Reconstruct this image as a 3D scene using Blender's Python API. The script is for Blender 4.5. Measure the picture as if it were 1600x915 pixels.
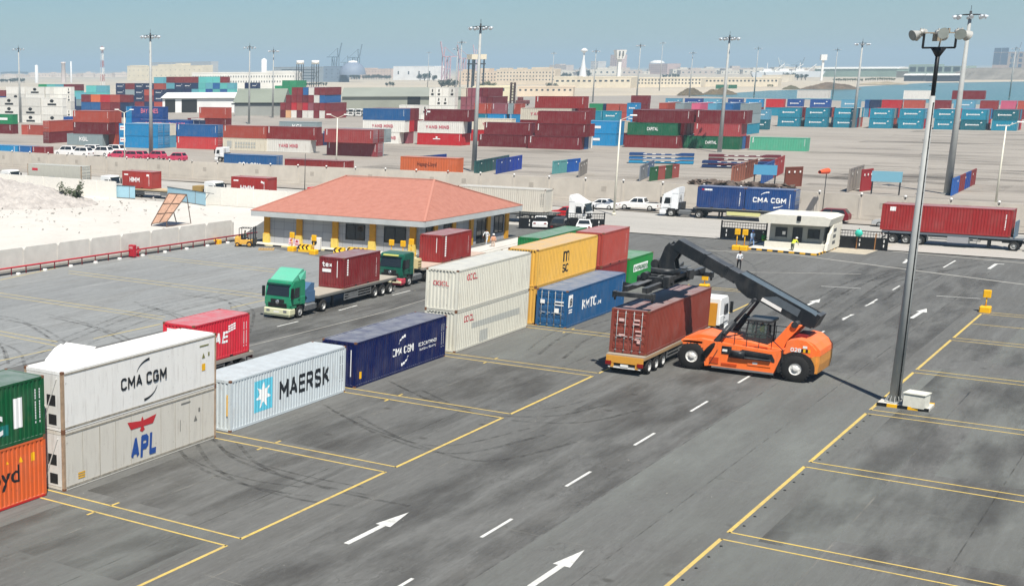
import bpy, bmesh, math, random
from mathutils import Vector, Matrix, noise
R = math.radians
random.seed(7)
for o in list(bpy.data.objects): bpy.data.objects.remove(o)
scene = bpy.context.scene
COL = scene.collection

# ---------------- camera ----------------
cam_d = bpy.data.cameras.new('camera'); cam = bpy.data.objects.new('camera', cam_d); COL.objects.link(cam)
scene.camera = cam
YAW, PIT, ROL, CZ = 0.683304, 0.235046, -0.007468, 19.4615
fv = Vector((math.cos(YAW)*math.cos(PIT), math.sin(YAW)*math.cos(PIT), -math.sin(PIT)))
rv = Vector((math.sin(YAW), -math.cos(YAW), 0)); uv = rv.cross(fv)
r2 = rv*math.cos(ROL)+uv*math.sin(ROL); u2 = -rv*math.sin(ROL)+uv*math.cos(ROL)
cam.matrix_world = Matrix(((r2.x,u2.x,-fv.x,0),(r2.y,u2.y,-fv.y,0),(r2.z,u2.z,-fv.z,CZ),(0,0,0,1)))
cam_d.sensor_width = 36; cam_d.sensor_fit = 'HORIZONTAL'
cam_d.lens = 47.5605; cam_d.shift_x = 0.359585; cam_d.shift_y = 0.098228
cam_d.clip_start = .5; cam_d.clip_end = 40000

# ---------------- world, sun, exposure ----------------
SUN_EL, SUN_AZ = 57.5, 219.0          # direction towards the sun, degrees (azimuth counter-clockwise from +X)
w = bpy.data.worlds.new('World'); scene.world = w; w.use_nodes = True
nt = w.node_tree; nt.nodes.clear()
sky = nt.nodes.new('ShaderNodeTexSky'); sky.sky_type = 'NISHITA'; sky.sun_disc = False
sky.sun_elevation = R(SUN_EL); sky.sun_rotation = R(90-SUN_AZ)
sky.air_density = 1.0; sky.dust_density = .25; sky.ozone_density = 3.0; sky.altitude = 0
bg = nt.nodes.new('ShaderNodeBackground'); bg.inputs['Strength'].default_value = .045
wo = nt.nodes.new('ShaderNodeOutputWorld')
hs = nt.nodes.new('ShaderNodeMix'); hs.data_type='RGBA'; hs.blend_type='MULTIPLY'; hs.inputs[0].default_value=1; hs.inputs[7].default_value=(.84,1.08,1.26,1)
nt.links.new(sky.outputs[0], hs.inputs[6]); nt.links.new(hs.outputs[2], bg.inputs[0]); nt.links.new(bg.outputs[0], wo.inputs[0])
sd = bpy.data.lights.new('sun', 'SUN'); sun = bpy.data.objects.new('sun', sd); COL.objects.link(sun)
sd.energy = 4.7; sd.angle = R(.53); sd.color = (1, .95, .87)
sdir = Vector((math.cos(R(SUN_EL))*math.cos(R(SUN_AZ)), math.cos(R(SUN_EL))*math.sin(R(SUN_AZ)), math.sin(R(SUN_EL))))
sun.rotation_euler = sdir.to_track_quat('Z', 'Y').to_euler(); sun.location = (0,0,60)
vs = scene.view_settings; vs.view_transform = 'Standard'; vs.look = 'None'; vs.gamma = 1; vs.use_curve_mapping = False
vs.exposure = .56
scene.render.engine = 'CYCLES'
scene.cycles.volume_bounces = 0; scene.cycles.max_bounces = 6; scene.cycles.diffuse_bounces = 3
scene.render.film_transparent = False

# ---------------- materials ----------------
MATS = {}
def srgb(r, g, b):
    f = lambda c: ((c/255+.055)/1.055)**2.4 if c > 10 else c/255/12.92
    return (f(r), f(g), f(b), 1)
def N(t, k, **kw):
    n = t.nodes.new(k)
    for a, b in kw.items(): setattr(n, a, b)
    return n
def base(name, rough=.6, metal=0, spec=.4):
    m = bpy.data.materials.new(name); m.use_nodes = True; t = m.node_tree
    p = t.nodes['Principled BSDF']; p.inputs['Roughness'].default_value = rough; p.inputs['Metallic'].default_value = metal
    p.inputs['Specular IOR Level'].default_value = spec
    return m, t, p
def mixc(t, a, b, fac, blend='MIX'):
    m = N(t, 'ShaderNodeMix', data_type='RGBA', blend_type=blend)
    for v, i in ((fac, 0), (a, 6), (b, 7)):
        if hasattr(v, 'is_linked'): t.links.new(v, m.inputs[i])
        else: m.inputs[i].default_value = v
    return m.outputs[2]
def ramp(t, v, lo, hi, a=0., b=1.):
    m = N(t, 'ShaderNodeMapRange'); t.links.new(v, m.inputs[0])
    for i, x in enumerate((lo, hi, a, b)): m.inputs[i+1].default_value = x
    return m.outputs[0]
def nz(t, scale, detail=4, stretch=None, obj=True, rough=.6):
    tc = N(t, 'ShaderNodeTexCoord'); mp = N(t, 'ShaderNodeMapping'); n = N(t, 'ShaderNodeTexNoise')
    t.links.new(tc.outputs['Object'], mp.inputs[0]); t.links.new(mp.outputs[0], n.inputs['Vector'])
    if stretch: mp.inputs['Scale'].default_value = stretch
    n.inputs['Scale'].default_value = scale; n.inputs['Detail'].default_value = detail; n.inputs['Roughness'].default_value = rough
    return n.outputs[0]
def mat(name, col, rough=.6, metal=0, var=.12, scale=3, bump=0, spec=.35):
    """plain surface of one colour with gentle mottling"""
    if name in MATS: return MATS[name]
    m, t, p = base(name, rough, metal, spec)
    c = srgb(*col); d = tuple(x*(1-var*1.6) for x in c[:3])+(1,)
    f = nz(t, scale, 5)
    t.links.new(mixc(t, c, d, ramp(t, f, .35, .7)), p.inputs['Base Color'])
    if bump:
        b = N(t, 'ShaderNodeBump'); b.inputs['Strength'].default_value = bump; b.inputs['Distance'].default_value = .045
        t.links.new(nz(t, scale*6, 5), b.inputs['Height']); t.links.new(b.outputs[0], p.inputs['Normal'])
    MATS[name] = m; return m
def paint_mat(name, dust=.62, rust=.5, rough=.5, col=None, k=1):
    """painted steel: colour from the object's own colour; dust lies on upward faces, rust and grime run down"""
    m, t, p = base(name, rough, 0, .22)
    oi = N(t, 'ShaderNodeObjectInfo')
    if col is None: col = oi.outputs['Color']
    else: cv = N(t, 'ShaderNodeRGB'); cv.outputs[0].default_value = srgb(*col); col = cv.outputs[0]
    fad = nz(t, .6, 4); c1 = mixc(t, col, (.55,.52,.48,1), ramp(t, fad, .45, .8, 0, .07))
    st = nz(t, 1.6, 5, (3.2, 3.2, .35)); c2 = mixc(t, c1, (.13,.065,.035,1), ramp(t, st, .56, .76, 0, rust*.7))
    sp = nz(t, 5.5, 4); c3 = mixc(t, c2, (.10,.05,.03,1), ramp(t, sp, .64, .72, 0, rust))
    gr = nz(t, 2.2, 6, (1, 1, .25)); c3 = mixc(t, c3, (.20,.18,.15,1), ramp(t, gr, .5, .8, 0, .17))
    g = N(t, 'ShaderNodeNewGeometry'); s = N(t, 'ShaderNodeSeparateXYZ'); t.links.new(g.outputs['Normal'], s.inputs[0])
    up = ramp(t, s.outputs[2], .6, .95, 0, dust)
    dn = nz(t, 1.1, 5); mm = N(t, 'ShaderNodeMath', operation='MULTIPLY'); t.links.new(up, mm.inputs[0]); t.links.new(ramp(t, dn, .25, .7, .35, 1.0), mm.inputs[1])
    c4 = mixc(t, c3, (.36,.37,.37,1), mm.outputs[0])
    t.links.new(c4, p.inputs['Base Color']); MATS[name] = m; return m
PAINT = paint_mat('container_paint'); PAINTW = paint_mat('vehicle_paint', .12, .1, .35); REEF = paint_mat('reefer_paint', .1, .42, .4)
BLACK = mat('black_rubber', (34,33,32), .85); STEEL = mat('dark_steel', (52,54,57), .55, .2); GREYM = mat('grey_steel', (128,130,130), .5, .3)
RUST = mat('rusty_casting', (120,82,58), .8); WHITE = mat('white_paint', (232,230,224), .5, var=.06); YELL = mat('safety_yellow', (236,178,20), .5, var=.08)
GLASS, tG, pG = base('dark_glass', .08, 0, .6); pG.inputs['Base Color'].default_value = (.015,.02,.024,1); MATS['dark_glass'] = GLASS
GALV = mat('galvanised_steel', (166,168,165), .6, 0, .1, 1.2); CHROME = mat('chrome', (190,190,190), .25, .8)
REDP = mat('red_fire_paint', (178,30,48), .5); CONC = mat('precast_concrete', (205,201,192), .85, var=.10, scale=.8, bump=.1)
BLKP = mat('black_gate_paint', (22,23,25), .5); ORNG = mat('orange_lens', (225,80,30), .4); LENSR = mat('red_lamp_lens', (130,20,18), .3)
WTX = mat('white_lettering', (235,235,232), .5, var=.02); BTX = mat('black_lettering', (28,32,36), .6, var=.02)
def tint(name, rgb, rough=.5): return mat(name, rgb, rough, var=.04)

# ---------------- mesh builder ----------------
class MB:
    def __init__(s): s.v=[]; s.f=[]; s.m=[]; s.k=0; s.sm=set()
    def mat(s, k): s.k = k; return s
    def add(s, vs, fs):
        o = len(s.v); s.v += [tuple(v) for v in vs]; s.f += [tuple(i+o for i in f) for f in fs]; s.m += [s.k]*len(fs); return s
    def box(s, x0,x1,y0,y1,z0,z1):
        return s.add([(x0,y0,z0),(x1,y0,z0),(x1,y1,z0),(x0,y1,z0),(x0,y0,z1),(x1,y0,z1),(x1,y1,z1),(x0,y1,z1)],
                     [(0,3,2,1),(4,5,6,7),(0,1,5,4),(1,2,6,5),(2,3,7,6),(3,0,4,7)])
    def bev(s, x0,x1,y0,y1,z0,z1,b=.05):
        """box with chamfered vertical and top edges"""
        P = lambda e: [(x0+e,y0,),(x1-e,y0),(x1,y0+e),(x1,y1-e),(x1-e,y1),(x0+e,y1),(x0,y1-e),(x0,y0+e)]
        a = [(x,y,z0) for x,y in P(b)]; c = [(x,y,z1-b) for x,y in P(b)]
        cx,cy=(x0+x1)/2,(y0+y1)/2
        q = [(min(max(x,x0+b),x1-b),min(max(y,y0+b),y1-b),z1) for x,y in P(b)]
        n=8; F=[tuple(range(n-1,-1,-1)), tuple(range(2*n,3*n))]
        for k in (0,n): F += [(k+i,k+(i+1)%n,k+n+(i+1)%n,k+n+i) for i in range(n)]
        return s.add(a+c+q, F)
    def cyl(s, p, q, r, r2=None, n=12, cap=True, smooth=True):
        r2 = r if r2 is None else r2; p=Vector(p); q=Vector(q); d=(q-p)
        if d.length<1e-6: return s
        z=d.normalized(); a=z.orthogonal().normalized(); b=z.cross(a)
        c=[(math.cos(2*math.pi*i/n),math.sin(2*math.pi*i/n)) for i in range(n)]
        V=[p+(a*x+b*y)*r for x,y in c]+[q+(a*x+b*y)*r2 for x,y in c]
        F=[(i,(i+1)%n,n+(i+1)%n,n+i) for i in range(n)]
        o=len(s.f)
        if cap: F+=[tuple(range(n-1,-1,-1)),tuple(range(n,2*n))]
        s.add(V,F)
        if smooth: s.sm.update(range(o,o+n))
        return s
    def bar(s, p, q, w, h=None, up=(0,0,1)):
        """rectangular bar from p to q"""
        h=h or w; p=Vector(p); q=Vector(q); z=(q-p).normalized(); u=Vector(up)
        if abs(z.dot(u))>.98: u=Vector((1,0,0))
        a=z.cross(u).normalized(); b=a.cross(z)
        V=[c+a*i*w/2+b*j*h/2 for c in (p,q) for i,j in ((-1,-1),(1,-1),(1,1),(-1,1))]
        return s.add(V,[(3,2,1,0),(4,5,6,7),(0,1,5,4),(1,2,6,5),(2,3,7,6),(3,0,4,7)])
    def prism(s, poly, axis, a, b):
        """poly of 2D points extruded along axis 0/1/2 from a to b"""
        def P(u,v,t): return ((t,u,v),(u,t,v),(u,v,t))[axis]
        n=len(poly); V=[P(u,v,a) for u,v in poly]+[P(u,v,b) for u,v in poly]
        return s.add(V,[tuple(range(n-1,-1,-1)),tuple(range(n,2*n))]+[(i,(i+1)%n,n+(i+1)%n,n+i) for i in range(n)])
    def lathe(s, prof, c, axis='y', n=20):
        """prof: (r, t) around an axis through c"""
        V=[];
        for r,t in prof:
            for i in range(n):
                x,z=r*math.cos(2*math.pi*i/n),r*math.sin(2*math.pi*i/n)
                V.append({'y':(c[0]+x,c[1]+t,c[2]+z),'x':(c[0]+t,c[1]+x,c[2]+z),'z':(c[0]+x,c[1]+z,c[2]+t)}[axis])
        F=[]; o=len(s.f)
        for k in range(len(prof)-1): F+=[(k*n+i,k*n+(i+1)%n,(k+1)*n+(i+1)%n,(k+1)*n+i) for i in range(n)]
        s.add(V,F); s.sm.update(range(o,o+len(F))); return s
    def mesh(s, name, mats):
        me=bpy.data.meshes.new(name); me.from_pydata(s.v,[],s.f)
        for m in (mats if isinstance(mats,(list,tuple)) else [mats]): me.materials.append(m)
        me.polygons.foreach_set('material_index', s.m)
        sm=[i in s.sm for i in range(len(s.f))]; me.polygons.foreach_set('use_smooth', sm)
        bm=bmesh.new(); bm.from_mesh(me); bmesh.ops.recalc_face_normals(bm, faces=bm.faces); bm.to_mesh(me); bm.free()
        me.update(); return me
    def build(s, name, mats, parent=None, loc=(0,0,0), rz=0, color=None, flip=False):
        return link(name, s.mesh(name, mats), parent, loc, rz, color)
def link(name, me, parent=None, loc=(0,0,0), rz=0, color=None):
    o=bpy.data.objects.new(name, me); COL.objects.link(o); o.location=loc; o.rotation_euler=(0,0,rz)
    if parent: o.parent=parent
    if color: o.color=srgb(*color) if max(color)>1 else tuple(color)
    return o
LABELS = {}
def tag(o, label, cat, group=None):
    o['label']=label; o['category']=cat
    if group: o['group']=group
    LABELS.setdefault(label, []).append(o.name)
    return o
def thing(name, label, cat, loc=(0,0,0), rz=0, group=None):
    return tag(link(name, None, None, loc, rz), label, cat, group)
def struct(o): o['kind']='structure'; return o
def dup(root, loc, rz, label=None, group=None, color=None):
    def cp(o, par):
        c=o.copy(); COL.objects.link(c)
        if par: c.parent=par
        for ch in KIDS.get(o.name, []): cp(ch, c)
        return c
    r=cp(root, None); r.location=loc; r.rotation_euler=(0,0,rz)
    if label: r['label']=label; LABELS.setdefault(label, []).append(r.name)
    if group: r['group']=group
    return r
KIDS = {}
def freeze(root):
    """remember the children of a finished thing so it can be copied"""
    for o in [x for x in bpy.data.objects if x.parent]:
        L=KIDS.setdefault(o.parent.name, [])
        if o not in L: L.append(o)
_tc = {}
def font_mesh(s, h, w=None, bold=.0, shear=0):
    """flat lettering in the XZ plane, baseline at z=0, left at x=0, facing -Y"""
    cu=bpy.data.curves.new('txt','FONT'); cu.body=s; cu.size=1; cu.offset=bold; cu.shear=shear; cu.resolution_u=3; cu.space_character=1.04; cu.fill_mode='FRONT'
    ob=bpy.data.objects.new('txt',cu); COL.objects.link(ob)
    bpy.context.view_layer.update()
    dg=bpy.context.evaluated_depsgraph_get(); me=bpy.data.meshes.new_from_object(ob.evaluated_get(dg))
    bpy.data.objects.remove(ob); bpy.data.curves.remove(cu)
    V=[v.co.copy() for v in me.vertices]; x0=min(v.x for v in V); x1=max(v.x for v in V); y0=min(v.y for v in V); y1=max(v.y for v in V)
    sz=h/(y1-y0); sx=(w/(x1-x0)) if w else sz
    for v in me.vertices: v.co=((v.co.x-x0)*sx, 0, (v.co.y-y0)*sz)
    return me

# stroke alphabet: bold block capitals and a few lower-case letters, each stroke a flat bar
_o=[(.15,0),(.45,0),(.6,.15),(.6,.85),(.45,1),(.15,1),(0,.85),(0,.15),(.15,0)]
STK={'A':(.66,[[(0,0),(.33,1),(.66,0)],[(.12,.32),(.54,.32)]]),'B':(.58,[[(0,0),(0,1),(.45,1),(.56,.9),(.56,.62),(.45,.52),(0,.52)],[(.45,.52),(.58,.4),(.58,.12),(.45,0),(0,0)]]),
'C':(.6,[[(.6,.8),(.58,.88),(.45,1),(.15,1),(0,.85),(0,.15),(.15,0),(.45,0),(.58,.12),(.6,.2)]]),'D':(.6,[[(0,0),(0,1),(.42,1),(.6,.82),(.6,.18),(.42,0),(0,0)]]),
'E':(.52,[[(.52,1),(0,1),(0,0),(.52,0)],[(0,.52),(.46,.52)]]),'F':(.5,[[(.5,1),(0,1),(0,0)],[(0,.52),(.44,.52)]]),
'G':(.62,[[(.6,.8),(.45,1),(.15,1),(0,.85),(0,.15),(.15,0),(.45,0),(.62,.15),(.62,.48),(.36,.48)]]),'H':(.6,[[(0,0),(0,1)],[(.6,0),(.6,1)],[(0,.5),(.6,.5)]]),
'I':(.0,[[(0,0),(0,1)]]),'K':(.6,[[(0,0),(0,1)],[(.58,1),(.05,.42)],[(.22,.58),(.62,0)]]),'L':(.5,[[(0,1),(0,0),(.5,0)]]),
'M':(.76,[[(0,0),(0,1),(.38,.28),(.76,1),(.76,0)]]),'N':(.62,[[(0,0),(0,1),(.62,0),(.62,1)]]),'O':(.6,[_o]),
'P':(.58,[[(0,0),(0,1),(.44,1),(.58,.88),(.58,.58),(.44,.46),(0,.46)]]),'R':(.6,[[(0,0),(0,1),(.44,1),(.58,.88),(.58,.6),(.44,.48),(0,.48)],[(.3,.48),(.62,0)]]),
'S':(.58,[[(.56,.84),(.44,1),(.14,1),(0,.86),(0,.66),(.12,.55),(.46,.46),(.58,.36),(.58,.14),(.44,0),(.14,0),(0,.16)]]),'T':(.62,[[(0,1),(.62,1)],[(.31,1),(.31,0)]]),
'U':(.6,[[(0,1),(0,.15),(.15,0),(.45,0),(.6,.15),(.6,1)]]),'V':(.64,[[(0,1),(.32,0),(.64,1)]]),'Y':(.64,[[(0,1),(.32,.46),(.64,1)],[(.32,.46),(.32,0)]]),
'm':(.86,[[(0,0),(0,.98)],[(0,.8),(.14,.98),(.3,.98),(.43,.84),(.43,0)],[(.43,.84),(.56,.98),(.72,.98),(.86,.84),(.86,0)]]),
't':(.34,[[(.1,1),(.1,.12),(.2,0),(.34,0)],[(-.06,.68),(.32,.68)]]),'e':(.46,[[(0,.36),(.46,.36),(.46,.54),(.34,.68),(.12,.68),(0,.54),(0,.14),(.12,0),(.44,0)]]),'x':(.44,[[(0,.68),(.44,0)],[(.44,.68),(0,0)]]),
'0':(.6,[_o]),'2':(.56,[[(0,.82),(.14,1),(.42,1),(.56,.84),(.56,.62),(0,0),(.58,0)]]),'8':(.58,[[(.14,.52),(.02,.66),(.02,.86),(.14,1),(.44,1),(.56,.86),(.56,.66),(.44,.52),(.14,.52),(0,.4),(0,.14),(.14,0),(.44,0),(.58,.14),(.58,.4),(.44,.52)]])}
def stroke_mesh(s,h,w=None,bold=.03,shear=0):
    t=.15+bold*1.1; x=t/2; Q=[]
    for ch in s:
        if ch==' ': x+=.42; continue
        wd,ST=STK[ch]; hh=.99-t
        for P in ST: Q.append([(x+a,t/2+b*hh) for a,b in P])
        x+=wd+t+.13
    W_=x-.13-t/2; V=[];Fc=[];k=0
    sz=h; sx=(w/W_) if w else sz; L=lambda p:Vector((p[0],0,p[1]))
    for P in Q:
        n=len(P)
        for i in range(n-1):
            a,b=Vector(P[i]),Vector(P[i+1]); d=(b-a); 
            if d.length<1e-6: continue
            d.normalize(); nn=Vector((-d.y,d.x))*t/2
            e0=.0 if i==0 else t*.30; e1=.0 if i==n-2 else t*.30
            if i==0 : e0=t*.5 if abs(d.x)<.2 or abs(d.y)<.2 else 0
            if i==n-2: e1=t*.5 if abs(d.x)<.2 or abs(d.y)<.2 else 0
            a2=a-d*e0; b2=b+d*e1; o=len(V); k+=1
            for q in (a2-nn,b2-nn,b2+nn,a2+nn): V.append(((q.x+shear*q.y)*sx,-.0008*k,q.y*sz))
            Fc.append((o,o+1,o+2,o+3))
    me=bpy.data.meshes.new('mark'); me.from_pydata(V,[],Fc); return me
def text_mesh(s, h, w=None, bold=.0, shear=0):
    if all(c in STK or c==' ' for c in s): return stroke_mesh(s,h,w,bold,shear)
    return font_mesh(s,h,w,min(bold,.012),shear)
def lettering(s, h, w, parent, x, z, m=None, y=-.004, rz=0, bold=.02, drape=None, name='lettering', shear=0, off=None):
    me=text_mesh(s,h,w,bold,shear); return put_flat(me, parent, x, z, m, y, rz, drape, name, off)
def put_flat(me, parent, x, z, m, y=-.004, rz=0, drape=None, name='lettering', off=None):
    me.materials.clear(); me.materials.append(m or WTX)
    for v in me.vertices: v.co.x+=x; v.co.z+=z
    if drape:
        xs,fn=drape; bm=bmesh.new(); bm.from_mesh(me)
        lo=min(v.co.x for v in bm.verts); hi=max(v.co.x for v in bm.verts)
        for q in xs:
            if lo<q<hi: bmesh.ops.bisect_plane(bm, geom=bm.verts[:]+bm.edges[:]+bm.faces[:], dist=1e-5, plane_co=(q,0,0), plane_no=(1,0,0))
        for v in bm.verts: v.co.y=fn(v.co.x)+v.co.y
        bm.to_mesh(me); bm.free()
    o=link(name, me, parent); 
    if off: o.location=off; o.rotation_euler=(0,0,rz)
    else:
        o.location=(0,y,0); o.rotation_euler=(0,0,rz)
    return o
def shape_mesh(polys):
    b=MB()
    for P in polys: b.add([(x,0,z) for x,z in P],[tuple(range(len(P)))])
    me=bpy.data.meshes.new('mark'); me.from_pydata(b.v,[],b.f); return me
def arc(cx,cz,rx,rz,a0,a1,t0,t1,n=12):
    """crescent stroke polygon strip"""
    Q=[]
    for i in range(n):
        p=[]
        for j in (i,i+1):
            a=R(a0+(a1-a0)*j/n); t=(t0+(t1-t0)*j/n)/2; p.append((cx+math.cos(a)*(rx+t),cz+math.sin(a)*(rz+t),cx+math.cos(a)*(rx-t),cz+math.sin(a)*(rz-t)))
        Q.append([(p[0][0],p[0][1]),(p[1][0],p[1][1]),(p[1][2],p[1][3]),(p[0][2],p[0][3])])
    return Q

# ================= SETTING =================
def ground_mat(name, c1, c2, c3=None, s1=.05, s2=.6, stretch=(1,1,1), rough=.9, grain=.16, streak=None, cracks=False):
    m, t, p = base(name, rough, 0, .25)
    a = nz(t, s1, 5, stretch); b = nz(t, s2, 6, stretch); g = nz(t, 28, 3, rough=.8)
    c = mixc(t, srgb(*c1), srgb(*c2), ramp(t, a, .38, .66))
    c = mixc(t, c, srgb(*(c3 or c2)), ramp(t, b, .50, .74, 0, .75))
    if streak:
        st = nz(t, 1.0, 4, streak[0]); c = mixc(t, c, srgb(*streak[1]), ramp(t, st, .50, .66, 0, streak[2]))
        st = nz(t, .55, 5, streak[0]); c = mixc(t, c, srgb(*streak[3]), ramp(t, st, .54, .68, 0, streak[4]))
    g2 = nz(t, 3.2, 5, stretch, rough=.75); c = mixc(t, c, srgb(*[v*.80 for v in c1]), ramp(t, g2, .52, .75, 0, .55)); c = mixc(t, c, srgb(*[min(255,v*1.16) for v in c2]), ramp(t, nz(t, 1.4, 6, stretch, rough=.8), .56, .72, 0, .45))
    if cracks:
        fine = nz(t, 6.5, 5, (.16,1.2,1), rough=.8); c = mixc(t, c, srgb(*[v*.82 for v in c1]), ramp(t, fine, .52, .66, 0, .5)); c = mixc(t, c, srgb(*[v*1.18 for v in c2]), ramp(t, nz(t, 5.0, 5, (.2,1.3,1), rough=.8), .55, .7, 0, .5))
        cr = nz(t, .22, 7, (.6,1,1), rough=.65); a1 = ramp(t, cr, .4955, .5, 0, 1); a2 = ramp(t, cr, .5, .5045, 1, 0); mm = N(t,'ShaderNodeMath',operation='MULTIPLY'); t.links.new(a1,mm.inputs[0]); t.links.new(a2,mm.inputs[1]); m3 = N(t,'ShaderNodeMath',operation='MULTIPLY'); t.links.new(mm.outputs[0],m3.inputs[0]); t.links.new(ramp(t, nz(t,.11,3), .48,.62,0,.75),m3.inputs[1]); c = mixc(t, c, srgb(62,60,57), m3.outputs[0])
        vo = N(t,'ShaderNodeTexVoronoi'); tcv = N(t,'ShaderNodeTexCoord'); t.links.new(tcv.outputs['Object'],vo.inputs['Vector']); vo.inputs['Scale'].default_value=.42; vs_ = ramp(t, vo.outputs['Distance'], .05, .13, 1, 0); sc_ = N(t,'ShaderNodeSeparateColor'); t.links.new(vo.outputs['Color'],sc_.inputs[0]); m4 = N(t,'ShaderNodeMath',operation='MULTIPLY'); t.links.new(vs_,m4.inputs[0]); t.links.new(ramp(t, sc_.outputs[0], .62,.8,0,.6),m4.inputs[1]); c = mixc(t, c, srgb(58,55,51), m4.outputs[0])
        vo2 = N(t,'ShaderNodeTexVoronoi'); t.links.new(tcv.outputs['Object'],vo2.inputs['Vector']); vo2.inputs['Scale'].default_value=2.2; v2 = ramp(t, vo2.outputs['Distance'], .03, .09, 1, 0); s2_ = N(t,'ShaderNodeSeparateColor'); t.links.new(vo2.outputs['Color'],s2_.inputs[0]); m5 = N(t,'ShaderNodeMath',operation='MULTIPLY'); t.links.new(v2,m5.inputs[0]); t.links.new(ramp(t, s2_.outputs[1], .8,.9,0,.7),m5.inputs[1]); c = mixc(t, c, srgb(172,168,158), m5.outputs[0])
    k = ramp(t, g, .3, .7, 1-grain, 1+grain)
    cm = N(t,'ShaderNodeCombineColor'); [t.links.new(k, cm.inputs[i]) for i in range(3)]
    t.links.new(mixc(t, c, cm.outputs[0], 1.0, 'MULTIPLY'), p.inputs['Base Color'])
    bp = N(t,'ShaderNodeBump'); bp.inputs['Strength'].default_value=.25; bp.inputs['Distance'].default_value=.02
    t.links.new(g, bp.inputs['Height']); t.links.new(bp.outputs[0], p.inputs['Normal'])
    MATS[name]=m; return m
ASPH = ground_mat('asphalt', (97,97,94),(106,106,103),(91,90,86), .05,.35,(.25,1,1), cracks=True, streak=((.08,1.6,1),(120,121,118),.38,(82,80,76),.42))
ASPL = ground_mat('pale_asphalt', (128,130,129),(138,140,138),(119,119,116), .06,.4,(.3,1,1), cracks=True, streak=((.07,1.5,1),(156,157,154),.42,(118,117,113),.35))
CONCR = ground_mat('pale_concrete_road', (176,172,164),(160,157,150),(150,146,138), .04,.3,(1,.2,1))
YARD = ground_mat('container_yard_paving', (158,151,141),(147,140,130),(136,130,121), .03,.2,(1,.35,1), streak=((.5,.05,1),(176,169,158),.5,(104,99,93),.6))
SAND = ground_mat('white_sand', (204,200,191),(197,192,183),(188,182,172), .08,.5, grain=.05)
LAND = ground_mat('desert_land', (190,178,157),(176,166,148),(160,150,134), .004,.03)
DUST = ground_mat('dusty_paving', (186,176,156),(170,161,143),(150,144,131), .1,.8)
SEAM, ts, ps = base('sea_water', .16, 0, .5)
ps.inputs['Base Color'].default_value = srgb(44,100,98)
wv = nz(ts, .35, 6, (1,.35,1)); bb = N(ts,'ShaderNodeBump'); bb.inputs['Strength'].default_value=.35; bb.inputs['Distance'].default_value=.5
ts.links.new(wv, bb.inputs['Height']); ts.links.new(bb.outputs[0], ps.inputs['Normal'])
wl = nz(ts, .02, 5, (1,.3,1)); ts.links.new(mixc(ts, srgb(30,98,98), srgb(56,124,120), ramp(ts, wl, .5,.7)), ps.inputs['Base Color'])

def sheet(name, pts, z, m):
    b = MB(); b.add([(x,y,z) for x,y in pts],[tuple(range(len(pts)))]); o=b.build(name, m); return struct(o)
sheet('ground', [(-300,-9000),(16000,-9000),(16000,16000),(-300,16000)], -.35, LAND)
sheet('container_yard_ground', [(191,560),(194,140),(188,70),(190,-200),(640,-200),(752.7, 81.76),(794.75, 133.11),(822.34, 174.5),(868.97, 229.37),(941.54, 313.46),(700,560)], -.02, YARD)
sheet('asphalt_yard', [(-40,-120),(162.4,-120),(162.4,60),(165,105),(-40,94.2)], 0, ASPH)
sheet('pale_asphalt_bays', [(-40,63.2),(118,63.2),(128,90.4),(93,94.0),(-40,107)], .004, ASPL)  # paler asphalt tone over the left bays
sheet('sand_lot', [(-40,107.4),(93,94.3),(128,90.7),(161,106),(161.8,137),(161.5,560),(-40,560)], .008, SAND)
sheet('concrete_road', [(163.2,-200),(188.2,-200),(187,20),(186.5,60),(190,110),(193,155),(193,560),(161.6,560),(161.9,138),(161.2,106),(163,62)], .012, CONCR)
sheet('dusty_apron', [(157.8, 34.34),(157.47, 30.43),(167.73, 29.79),(167.35, 35.21)], .016, DUST)
# the terminal forecourt steps
b=MB()
for i in range(4): b.box(125.2+i*.0,152.5,61.2+i*.45,64.6,.0+.004*i,.10*(i+1)-.0)
b.build('forecourt_steps', CONC); struct(bpy.data.objects['forecourt_steps'])
# sea: the bay beyond the container yard
near=[(884.41, 294.35),(875.26, 264.26),(807.54, 213.03),(756.57, 160.38),(713.39, 119.26),(657.66, 66.79)]
far=[(1770.68, 183.96),(1712.24, 223.47),(1655.53, 250.28),(1627.65, 274.92),(1500.78, 280.65),(1369.64, 281.55),(1240.28, 278.58),(1139.45, 301.34),(1042.66, 297.31),(947.47, 294.44)]
sheet('sea', near+far, -.10, SEAM)

# painted markings --------------------------------------------------------
YLW = ground_mat('yellow_road_paint', (206,178,96),(192,168,104),(150,136,100), .3, 1.6, grain=.2)
YLF = ground_mat('faded_yellow_road_paint', (190,172,112),(172,160,118),(150,142,118), .3, 1.2, grain=.2)
WHL = ground_mat('white_road_paint', (214,214,208),(196,196,190),(160,160,154), .3, 1.6, grain=.15)
WHF = ground_mat('faded_white_road_paint', (158,156,148),(142,140,133),(128,126,120), .3, 1.2, grain=.15)
def ln(b, p, q, wd, z=.010):
    p=Vector((p[0],p[1],z)); q=Vector((q[0],q[1],z)); n=(q-p).normalized().cross(Vector((0,0,1)))*wd/2
    b.add([p-n,q-n,q+n,p+n],[(0,1,2,3)])
GR=[45.2+13.5*k for k in range(-3,7)]
b=MB()
for k,x in enumerate(GR):
    for dx in (-1.35,-.25):
        ln(b,(x+dx,31.3),(x+dx,43.2),.13)
    ln(b,(x-1.35-.55,38.6),(x-1.35,38.6),.12); ln(b,(x-.25,38.6),(x+.35,38.6),.12)
    if k<9: ln(b,(x-.31,31.3),(x+12.2,31.3),.16)
b.build('yellow_bay_lines', YLW); struct(bpy.data.objects['yellow_bay_lines'])
b=MB()
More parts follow.
